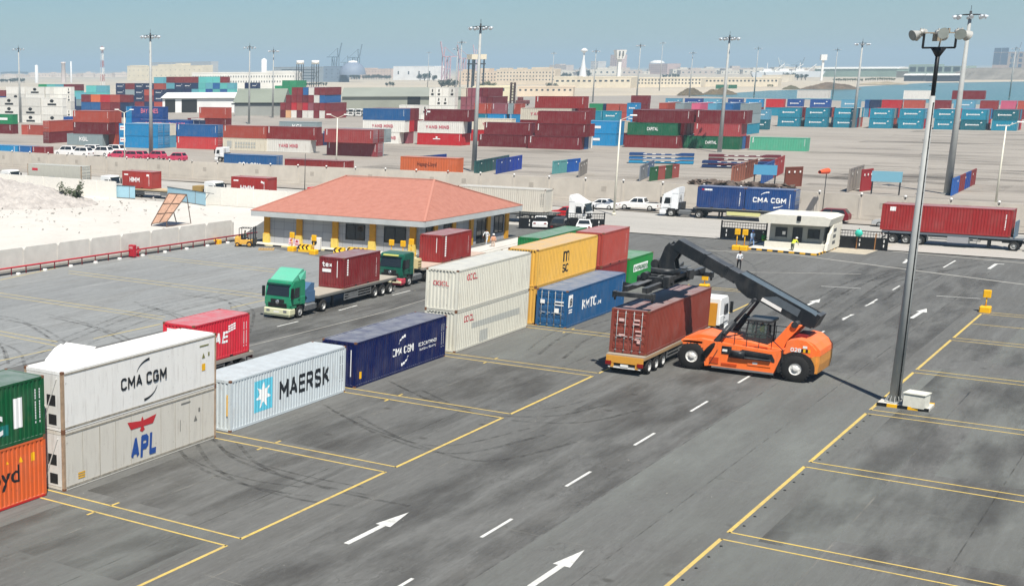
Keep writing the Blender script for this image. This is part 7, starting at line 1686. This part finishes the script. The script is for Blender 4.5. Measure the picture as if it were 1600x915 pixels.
# sheds close behind the yard
bld('white open shed with black doorways behind the blue stacks',(500.24, 394.85, 514.73, 364.66, 6.6),(228,228,224),26,None,gable=2.2,roofc=(226,226,222))
tb=bpy.data.objects[[o.name for o in bpy.data.objects if o.get('label','').startswith('white open shed')][0]]
b=MB(); 
for x0,x1 in ((.02,.10),(.15,.27)): b.box(60*x0,60*x1,-.05,.02,.3,6.2)
b.build('doorway',BLACK,tb)
t=bld('grey green warehouse with a low gable behind the maroon pyramid, left part',(479.63, 339.45, 488.52, 321.66, 5.5),(150,152,146),30,(5,1,7,.6,.8),gable=5.5,roofc=(134,140,126),parapet=False)
t=bld('sage roofed warehouse with a black doorway right of the maroon pyramid',(577.4, 345.68, 600.69, 294.8, 6.0),(150,152,138),30,None,gable=4,roofc=(146,150,138),parapet=False)
b=MB(); b.box(31,37,-.06,.02,.3,6.4); b.build('doorway',BLACK,t)
rnd=random.Random(11)
for i in range(34):
    g_=((2843.06, 2839.3)[0]*(1-i/33)+(2941.81, 2442.67)[0]*i/33, (2843.06, 2839.3)[1]*(1-i/33)+(2941.81, 2442.67)[1]*i/33)
    h=rnd.uniform(6,11); 
    t=thing('village_house','small pale house in the far village on the left skyline, %s'%(('number %d from the left'%(i+1)) if i else 'leftmost'),'house',(g_[0]+rnd.uniform(-60,60),g_[1],-.3),-.75,'pale houses of the far village'); b=MB(); wd=rnd.uniform(22,44); b.box(0,wd,0,14,0,h); b.box(wd*.2,wd*.6,2,10,h,h+rnd.uniform(0,4)); b.box(-.1,wd+.1,-.2,0,h-.4,h+.6); b.build('wall',mat('wall_%d_%d_%d'%((222,206,190) if i%3 else (206,188,170)),(222,206,190) if i%3 else (206,188,170),.85),t)
    b=MB(); 
    for k in range(5): b.box(wd*(k+.3)/5,wd*(k+.55)/5,-.06,.02,h*.4,h*.65)
    b.build('windows',mat('far_window',(70,76,80),.4),t)
for i in range(26):
    u=i/25; g_=((3125.66, 1279.37)[0]*(1-u)+(3270.05, 776.16)[0]*u, (3125.66, 1279.37)[1]*(1-u)+(3270.05, 776.16)[1]*u); h=rnd.uniform(5,15); wd=rnd.uniform(40,80)
    t=thing('skyline_building','low pale building on the right half of the skyline, %s'%(('number %d from the left'%(i+1)) if i else 'leftmost'),'building',(g_[0]+rnd.uniform(-150,150),g_[1],-.3),-.9,'pale buildings along the right skyline'); b=MB(); b.box(0,wd,0,24,0,h); b.box(wd*.3,wd*.6,3,16,h,h+rnd.uniform(0,6)); b.box(-.2,wd+.2,-.2,0,h-.5,h+.6); b.build('wall',mat('wall_%d_%d_%d'%((214,206,190) if i%2 else (196,182,168)),(214,206,190) if i%2 else (196,182,168),.85),t); b=MB()
    for k in range(6): b.box(wd*(k+.3)/6,wd*(k+.6)/6,-.1,.02,h*.35,h*.65)
    b.build('windows',MATS['far_window'],t)
def tower(label,p,parts,col,name='tower',cat='tower'):
    t=thing(name,label,cat,(p[0],p[1],-.3)); 
    for nm,prof,c in parts:
        b=MB(); b.lathe(prof,(0,0,0),'z',14); b.build(nm,mat('wall_%d_%d_%d'%(c or col),c or col,.8),t)
    return t
# dist / height helpers baked below
def tz(v): return v+.3
tower('white mushroom shaped water tower with a slim flared stem on the skyline',(1860.5, 733.9),(('stem',[(6,0),(4,22.3*.6),(1.5,29.11),(1.1,36.76)],None),('bowl',[(1.1,36.76),(2.5,38.46),(4.8,39.74),(4.5,41.01),(2,43.13),(.01,43.55)],None)),(228,228,226))
t=thing('water_tower','square white water tower on a single stem, right of the pale pink tower','water tower',(*(1407.8, 517.8),-.3),-.9); b=MB(); z0=26.37; z1=35.23; b.add([(-3.4,-3.4,z0),(3.4,-3.4,z0),(3.4,3.4,z0),(-3.4,3.4,z0),(-5.2,-5.2,z1),(5.2,-5.2,z1),(5.2,5.2,z1),(-5.2,5.2,z1)],[(0,3,2,1),(4,5,6,7),(0,1,5,4),(1,2,6,5),(2,3,7,6),(3,0,4,7)]); b.build('tank',WHITE,t); b=MB(); b.box(-1.6,1.6,-1.6,1.6,0,z0); b.build('stem',WHITE,t); b=MB(); b.box(-2.4,-1.2,-5.0,-4.4,z0+3,z1-1); b.box(1.0,2.2,-5.0,-4.4,z0+3,z1-1); b.build('slots',mat('far_window',(70,76,80)),t)
t=thing('water_tower','slender white water tower across the water, right of the white ships','water tower',(*(1850.9, 429.0),-.3),-1.1); b=MB(); z0=24.44; z1=31.3; b.box(-3.4,3.4,-3,3,z0,z1); b.build('tank',WHITE,t); b=MB(); b.box(-1.2,1.2,-1.2,1.2,0,z0); b.build('stem',WHITE,t)
t=thing('water_tower','beige water tank on dark legs in front of the pink cranes','water tower',(*(1082.1, 518.8),-.3),-.7); b=MB(); z0=25.76; z1=29.92; b.box(-6.6,6.6,-5,5,z0,z1); b.build('tank',mat('wall_222_210_184',(222,210,184)),t); b=MB()
for x in (-5,0,5):
    for y in (-4,4): b.box(x-.5,x+.5,y-.5,y+.5,0,z0)
b.box(-6,6,-5,5,z0*.84,z0*.88); b.build('legs',STEEL,t)
for lb,px in (('white water tank on legs above the slab sided building, left one',469),('white water tank on legs above the slab sided building, right one',492.5)):
    q={469:(926.3, 593.3),492.5:(932.6, 583.3)}[px]; z0,z1=22.66,25.58
    t=thing('water_tower',lb,'water tower',(*q,-.3),-.6); b=MB(); b.cyl((0,0,z0),(0,0,z1),3.0,n=14); b.build('tank',WHITE,t); b=MB()
    for x,y in ((-2,-2),(2,-2),(2,2),(-2,2)): b.box(x-.2,x+.2,y-.2,y+.2,0,z0)
    b.bar((-2,-2,z0*.5),(2,-2,z0*.8),.2); b.bar((2,-2,z0*.5),(-2,-2,z0*.8),.2); b.build('legs',STEEL,t)
tower('pale minaret like tower on the left skyline',(1625.7, 1482.3),(('shaft',[(4,0),(3,28.68),(4,29.66),(4,31.62),(.01,32.11)],None),),(212,200,194))
tower('short white tower left of the minaret on the skyline',(1596.8, 1513.3),(('shaft',[(3,0),(2.4,27.02),(.01,28.0)],None),),(222,222,220))
tower('thin white chimney right of the minaret on the skyline',(1633.8, 1473.3),(('shaft',[(1.4,0),(1.2,32.52),(.01,32.72)],None),),(222,222,220))
tower('white silo left of the slab sided building',(1241.9, 841.2),(('shaft',[(3.2,0),(3,28.84),(.01,30.51)],None),),(224,226,226))
t=thing('dome','grey lattice dome beyond the slab sided building','dome',(*(1723.0, 1015.5),-.3)); b=MB(); zt=28.31; b.lathe([(19*math.cos(R(a)),zt*.35+zt*.65*math.sin(R(a))) for a in range(0,91,10)],(0,0,0),'z',20); b.build('shell',mat('dome_grey',(128,140,156),.6),t); b=MB(); b.lathe([(7,zt*.93),(6,zt+.6),(.01,zt+1.5)],(0,0,0),'z',18); b.build('cap',WHITE,t)
t=thing('dome','white dome on top of the domed pink building','dome',(*(3313.0, 1128.8),-.3)); b=MB(); z0=24.58; z1=31.91; b.lathe([(17,z0),(17,z0+(z1-z0)*.3),(13,z0+(z1-z0)*.7),(6,z0+(z1-z0)*.95),(.01,z1)],(0,0,0),'z',16); b.build('shell',WHITE,t)
# telecom mast
t=thing('telecom_mast','red and white lattice telecom mast on the left skyline','telecom mast',(*(1136.3, 979.2),-.3)); hh=44.14; 
for i in range(6):
    b=MB(); z0,z1=hh*i/6,hh*(i+1)/6; w0,w1=1.8-1.2*i/6,1.8-1.2*(i+1)/6
    for sx_,sy_ in ((-1,-1),(1,-1),(1,1),(-1,1)): b.bar((sx_*w0,sy_*w0,z0),(sx_*w1,sy_*w1,z1),.3)
    for sx_ in (-1,1): b.bar((sx_*w0,-w0,z0),(-sx_*w1,-w1,z1),.18); b.bar((w0,sx_*w0,z0),(w1,-sx_*w1,z1),.18)
    b.build('lattice_section',mat('mast_red',(176,110,104),.7) if i%2 else WHITE,t)
b=MB(); b.cyl((0,0,hh*.9),(0,0,hh*.97),2.6,n=10); b.build('antennas',WHITE,t)
# cranes
def sts(label,p,hb,col,rz=0,s=1,up=True,tf=1.9):
    t=thing('quay_crane',label,'quay crane',(p[0],p[1],-.3),rz); m=mat('crane_%d_%d'%(col[0],col[2]),col,.6)
    b=MB(); h=hb
    for x in (-9*s,9*s):
        for y in (-8*s,8*s): b.bar((x,y,0),(x,y,h*.62),1.4*s*tf)
        b.bar((x,-8*s,h*.62),(x,8*s,h*.62),1.4*s*tf)
    for y in (-8*s,8*s): b.bar((-9*s,y,h*.3),(9*s,y,h*.3),1.2*s*tf); b.bar((-9*s,y,0),(9*s,y,h*.6),.7*s*tf)
    b.build('portal',m,t); b=MB(); b.bar((-12*s,0,h*.62),(34*s,0,h*.62),2.2*s,1.6*s*tf); b.bar((-9*s,0,h*.62),(-6*s,0,h*.86),1.2*s*tf); b.bar((-6*s,0,h*.86),(26*s,0,h*.64),.6*s*tf); b.build('back_girder',m,t)
    b=MB(); q=(-22*s,0,h) if up else (-48*s,0,h*.62); b.bar((-12*s,0,h*.62),q,1.8*s*tf); b.bar((-6*s,0,h*.86),((-12*s+q[0])/2,0,(h*.62+q[2])/2),.5*s*tf); b.build('boom',m,t)
sts('pink quay crane with its boom raised behind the lighting masts',(1874.6, 946.6),56.01,(190,160,168),-.55,.5)
sts('second pink quay crane right of the raised one, behind the lighting masts',(1929.7, 948.0),52.01,(190,158,164),-.55,.45)
sts('thin pale crane behind the beige water tank',(2164.6, 1036.6),55.53,(206,178,186),-.6,.4)
sts('faint blue grey quay crane with a raised boom above the slab sided building',(2052.7, 1243.6),60.98,(104,126,140),2.6,.5)
sts('faint blue grey quay crane with a raised boom right of the dome',(2113.5, 1239.2),59.35,(112,132,144),2.6,.5)
sts('faint low quay crane between the two raised ones',(2105.1, 1253.4),46.6,(112,132,144),2.6,.35,False)
sts('pale grey ship crane above the white vessels on the skyline',(2421.4, 621.9),30.67,(176,190,196),-.9,.36)
sts('grey ship crane right of the pale one on the skyline',(2427.4, 598.1),30.37,(130,146,156),2.2,.36)
sts('faint lattice crane over the blue glass tower at the right edge',(2481.1, 306.8),50.03,(130,146,158),2.0,.3)
for i,(px,w_) in enumerate(((1205,60),(1232,70),(1256,60))):
    q={1205:(2320.6, 612.1),1232:(2326.8, 588.2),1256:(2332.0, 567.1)}[px]
    t=thing('ship','white ship on the far shore, %s of three'%ORD_[i],'ship',(q[0],q[1],0),-1.1); b=MB(); b.prism([(-w_/2,8),(-w_/2+4,0),(w_/2-4,0),(w_/2,9)],1,-6,6); b.build('hull',tint('pale_hull',(196,200,202)),t); b=MB(); b.box(-w_*.3,w_*.1,-5,5,6,10); b.box(-w_*.2,0,-4,4,10,13); b.build('superstructure',WHITE,t); b=MB(); b.bar((w_*.1,0,10),(w_*.3,0,20),.8); b.bar((-w_*.1,0,13),(-w_*.1,0,22),.7); b.build('mast',WHITE,t)
# shore: ridge, bushes, heaps
xl,yl,xr,yr,h_=(1988.41, 316.48, 1969.68, 166.85, 13.6); L_=math.hypot(xr-xl,yr-yl); b=MB(); V=[]; n_=60
for i in range(n_+1):
    u=i/n_; e=min(1,u*7)**.6; z=h_*e*(1+.05*noise.noise(Vector((u*9,1,2)))+.02*noise.noise(Vector((u*40,3,2))))
    for k,(y,f_) in enumerate(((-26,0),(-14,.35+.1*noise.noise(Vector((u*30,5,1)))),(-5,.9),(4,1.0),(60,1.0),(110,0))): V.append((u*L_+2*noise.noise(Vector((u*30,k,0))),y,z*f_-.2))
b.add(V,[(i*6+k,(i+1)*6+k,(i+1)*6+k+1,i*6+k+1) for i in range(n_) for k in range(5)])
o=b.build('embankment',mat('ridge_rubble',(138,132,122),.95,var=.25,scale=.06),None,(xl,yl,0),math.atan2(yr-yl,xr-xl)); struct(o)
def heap(label,bb,col,k,depth=12):
    xl,yl,xr,yr,h=bb; L=math.hypot(xr-xl,yr-yl); o=blob('scrub_heap',mat('heap_%d_%d'%(col[0],col[2]),col,.95,var=.3,scale=.1),0,0,L/2,depth,h*.85,k,30); o.location=((xl+xr)/2,(yl+yr)/2,0); o.rotation_euler=(0,0,math.atan2(yr-yl,xr-xl)); tag(o,label,'heap')
heap('brown scrubby heap on the near shore, left one',(964.38, 313.34, 969.31, 297.04, 5.1),(104,92,70),3,20)
heap('brown scrubby heap on the near shore, right of the left one',(990.43, 305.28, 996.85, 283.33, 4.3),(110,96,72),6,20)
heap('low scrub patch at the edge of the bay, left of the dark trees',(1217.04, 311.05, 1219.62, 297.96, 3.0),(104,98,72),2)
heap('reddish scrub along the bay in front of the quay',(1219.62, 297.96, 1228.16, 254.59, 5.5),(112,96,78),8,26)
heap('low rubble bank of the far quay',(1498.14, 313.85, 1501.64, 269.79, 3.0),(170,156,130),4,14)
for i,bb in enumerate(((1207.2, 360.97, 1208.93, 352.18, 3.4),(1225.53, 356.26, 1226.79, 349.61, 3.1))):
    xl,yl,xr,yr,h=bb; L=math.hypot(xr-xl,yr-yl); container('green container on the near shore, %s of two'%('left','right')[i],xl,yl,0,GRN,lod=1,rz=math.atan2(yr-yl,xr-xl),sx=L/L40,sz=h/2.9)
def tree(label,bb,col=LEAFD,dens=420,cat='tree',group=None,name='tree'):
    xl,yl,xr,yr,h=bb; L=math.hypot(xr-xl,yr-yl); t=thing(name,label,cat,((xl+xr)/2,(yl+yr)/2,-.3),math.atan2(yr-yl,xr-xl),group)
    rn=random.Random(len(LABELS)); n=max(2,round(L/max(h,.1)*1.6)); bt=MB(); bl=MB()
    for i in range(n):
        x=(i-(n-1)/2)/n*L*.95; hh=h*rn.uniform(.9,1.04)*(1-.22*abs(i-(n-1)/2)/max(n/2,1)); rz_=hh*.42; rx=max(L/n*.75,h*.25)
        bt.cyl((x,0,0),(x,0,hh*.5),h*.05,h*.03,n=6)
        for k in range(4): bt.cyl((x,0,hh*.35),(x+rn.uniform(-rx,rx)*.6,rn.uniform(-rx,rx)*.5,hh*.75),h*.02,h*.006,n=5)
        for k in range(9):
            a=rn.uniform(0,6.28); u=rn.uniform(0,.62); c=(x+math.cos(a)*rx*u,math.sin(a)*rx*u*.8,hh*.56+rn.uniform(-.5,.55)*rz_)
            foliage(bl,c,rx*rn.uniform(.38,.55),int(dens/4),rx*.11,rn,.8)
    bt.build('trunk',BARK,t); bl.build('crown',col,t); return t
LEAFO=mat('olive_leaf',(96,100,56),.8,var=.3,scale=.3)
for lb,bb,cc in (('big dark round tree behind the white reefers, left of the central masts',(1196.64, 612.01, 1200.18, 592.63, 10.6),LEAFD),('dark spreading tree in front of the white hall',(1885.56, 998.82, 1883.45, 965.9, 13.0),LEAFD),('small dark tree at the left end of the sage roofed warehouse',(1309.02, 730.98, 1310.47, 720.3, 5.9),LEAFD),('olive green tree right of the central mast on the skyline',(1240.66, 592.52, 1243.63, 574.79, 7.2),LEAFO),('dome shaped dark tree below the mushroom tower',(2401.52, 957.97, 2394.92, 929.86, 16.4),LEAFD),('dark tree left of the dome shaped one, behind a thin mast',(2279.07, 941.51, 2273.83, 914.73, 10.5),LEAFD),('dark tree behind the boxes, left of the maroon top container',(1059.26, 448.01, 1061.77, 437.94, 8.4),LEAFD),('narrow dark cypress beside the pale wall',(985.35, 410.25, 986.35, 406.74, 8.3),LEAFD),('dark tree in the sand yard, left one of a pair',(1299.36, 485.28, 1300.5, 477.75, 7.0),LEAFD),('dark tree in the sand yard, right one of a pair',(1341.24, 492.13, 1342.36, 483.77, 6.6),LEAFD),('dark trees near the shore, left clump by the quay',(1851.96, 474.31, 1850.89, 457.62, 11.6),LEAFD),('dark trees near the shore, right clump by the quay',(1927.81, 478.26, 1926.34, 462.53, 9.6),LEAFD),('tree belt right of the slab sided building, left part',(2107.25, 1265.79, 2101.55, 1220.19, 10.8),LEAFD),('tree belt right of the slab sided building, right part',(2101.55, 1220.19, 2093.68, 1157.35, 9.5),LEAFD),('dark shrubs at the foot of the slab sided building',(1343.97, 853.43, 1347.22, 825.73, 4.9),LEAFD),('dark trees behind the white reefers at the far left',(1636.38, 1613.83, 1636.91, 1576.4, 9.2),LEAFD),('dark scrub at the left edge behind the reefers',(1635.97, 1643.15, 1636.36, 1615.28, 7.2),LEAFD),('dark trees on the skyline below the domed building, left clump',(2242.59, 754.85, 2240.69, 745.16, 7.9),LEAFD),('dark trees on the skyline below the domed building, right clump',(2240.48, 744.08, 2236.73, 724.9, 8.8),LEAFD),('faint tree line at the far left horizon',(5268.36, 5260.64, 5074.47, 4863.03, 16.0),LEAFD),('dark trees across the water by the boats',(2583.87, 690.97, 2573.83, 659.91, 7.6),LEAFD),('low shrub right of the sand yard, beside the shore',(1319.8, 350.41, 1320.59, 345.21, 3.3),LEAFO),('hedge in front of the sage green quay warehouse, left half',(1778.55, 400.35, 1777.3, 365.97, 4.3),LEAFO),('hedge in front of the sage green quay warehouse, right half',(1845.93, 380.18, 1843.7, 345.27, 4.4),LEAFO)):
    tree(lb,bb,cc,260)
# dark upright machine (empty handler mast) behind the row
t=thing('container_handler','dark container handler with a tall mast behind the mixed row','container handler',(*(670.97, 300.82),0),0); b=MB(); hm=11.53
for y in (-1.0,1.0): b.box(-.4,.4,y-.4,y+.4,.3,hm)
for i in range(8): b.box(-.3,.3,-.8,.8,.8+i*hm/8,1.2+i*hm/8)
b.build('mast',mat('brown_machine',(70,48,40),.7),t); b=MB(); b.bev(.5,6,-7,-1.5,.8,2.6,.2); b.bev(1.5,3.5,-4.5,-2,2.6,4.2,.2); b.build('machine_body',mat('dark_red_machine',(110,50,44),.6),t)
for x,y in ((1,-2),(5,-2),(1,-6.5),(5,-6.5)): wheel(t,x,y,.8,.5,-1,n=12)
# pebbles and debris in the yard margin by the wall
def scatter(name,mtl,n,f,s,seed):
    rn=random.Random(seed); b=MB()
    for _ in range(n):
        x,y=f(rn); k=s*rn.uniform(.4,1.5); V=[Vector((rn.uniform(-1,1),rn.uniform(-1,1),rn.uniform(0,1)))*k+Vector((x,y,0)) for _ in range(5)]
        b.add(V,[(0,1,2),(0,2,3),(0,3,4),(1,2,4),(2,3,4),(0,1,4)])
    o=b.build(name,mtl); o['kind']='stuff'; tag(o,name.replace('_',' ')+' scattered on the ground','debris'); return o
scatter('stones_on_sand',rub,900,lambda r:(m0[0]+r.uniform(-26,24),m0[1]+9+r.gauss(0,18)),.22,5)
scatter('scrap_beyond_the_wall',mat('scrap_metal',(112,98,88),.8,var=.3,scale=1),420,lambda r:(lambda u:((233.83, 71.93)[0]*(1-u)+(230.08, 56.06)[0]*u+r.uniform(-2,2),(233.83, 71.93)[1]*(1-u)+(230.08, 56.06)[1]*u))(r.random()),.9,9)
scatter('grit_on_asphalt',mat('pale_grit',(150,146,136),.9),260,lambda r:(r.uniform(40,120),r.uniform(-5,60)),.035,6)
# ================= HAZE =================
HZ=bpy.data.materials.new('haze'); HZ.use_nodes=True; th_=HZ.node_tree; th_.nodes.remove(th_.nodes['Principled BSDF'])
pv=th_.nodes.new('ShaderNodeVolumePrincipled'); pv.inputs['Color'].default_value=(.66,.87,1.0,1); pv.inputs['Density'].default_value=.0002; pv.inputs['Anisotropy'].default_value=.0
th_.links.new(pv.outputs[0],th_.nodes['Material Output'].inputs['Volume'])
b=MB(); b.box(-320,16050,-9050,16050,-1.6,130); o=b.build('haze',HZ); o['kind']='stuff'
# containers hidden from the photo's side are left out; the farthest, smallest ones read as one mass
DROP=set([]); MERGE=set([48,52,53,60,61,62,65,66,70,71,72,74,77,78,79,80,93,120,121,138,139,151,152,153,154,155,158,159,162,163,164,165,166,167,168,169,170,171,172,174,175,180,183,185,186,187,188,194,202,203,204,205,207,209,212,214,215,216,218,220,224,225,226,228,229,230,232,233,234,236,237,238,240,241,242,244,245,246,248,249,250,252,253,254,256,257,258,260,261,262,264,265,266,268,269,270,272,273,274,276,277,278,280,281,282,284,285,286,289,291,293,295,297,301,303,305,309,311,313,315,317,319,321,323,328,329,331,332,334,335,340,341,343,344,346,347,350,351,358,360,367,368,369,372,373,374,377,378,379,382,383,384,385,387,388,389,392,393,394,397,398,399,402,403,404,407,408,409,411,412,413,414,415,416,417,418,419,420,422,423,424,425,426,427,428,429,430,431,433,434,435,437,438,439,440,441,442,443,444,445,446,447,448,449,450,451,452,453,454,455,457,460,463,466,469,472,473,475,476,477,479,480,481,483,484,485,486,487,490,491,494,495,496,497,498,499,500,501,502,503,504,505,506,507,508,509,510,511,512,513,518,519,520,521,522,523,524,526,527,530,531,534,535,538,539,542,557,558])
CL=[o for o in bpy.data.objects if o.name.startswith('shipping_container') and not o.parent]
CL.sort(key=lambda o:o['serial']); mb=MB(); mats=[]; mix={}
def kill(o):
    for c in list(o.children): kill(c)
    bpy.data.objects.remove(o)
bpy.context.view_layer.update()
for o in CL:
    i=o['serial']; del o['serial']
    if i in MERGE and o.data:
        k=tuple(round(v,2) for v in o.color[:3])
        if k not in mix:
            m_,t_,p_=base('distant_paint',.6); p_.inputs['Base Color'].default_value=(*k,1); mix[k]=len(mats); mats.append(m_)
        mb.mat(mix[k]); M_=o.matrix_world; mb.add([M_@v.co for v in o.data.vertices],[tuple(p.vertices) for p in o.data.polygons])
    if i in DROP or i in MERGE: LABELS.pop(o.get('label'),None); kill(o)
if mats: o=mb.build('distant_containers',mats); o['kind']='stuff'; tag(o,'mass of small distant containers filling the gaps between the far stacks','containers')
for k in LABELS:
    if not 4<=len(k.split())<=16: print('LEN',len(k.split()),k)
dupl=[k for k,v in LABELS.items() if len(v)>1]; print('DUP LABELS',[ (k,LABELS[k]) for k in dupl if 'globe light' not in k][:12])
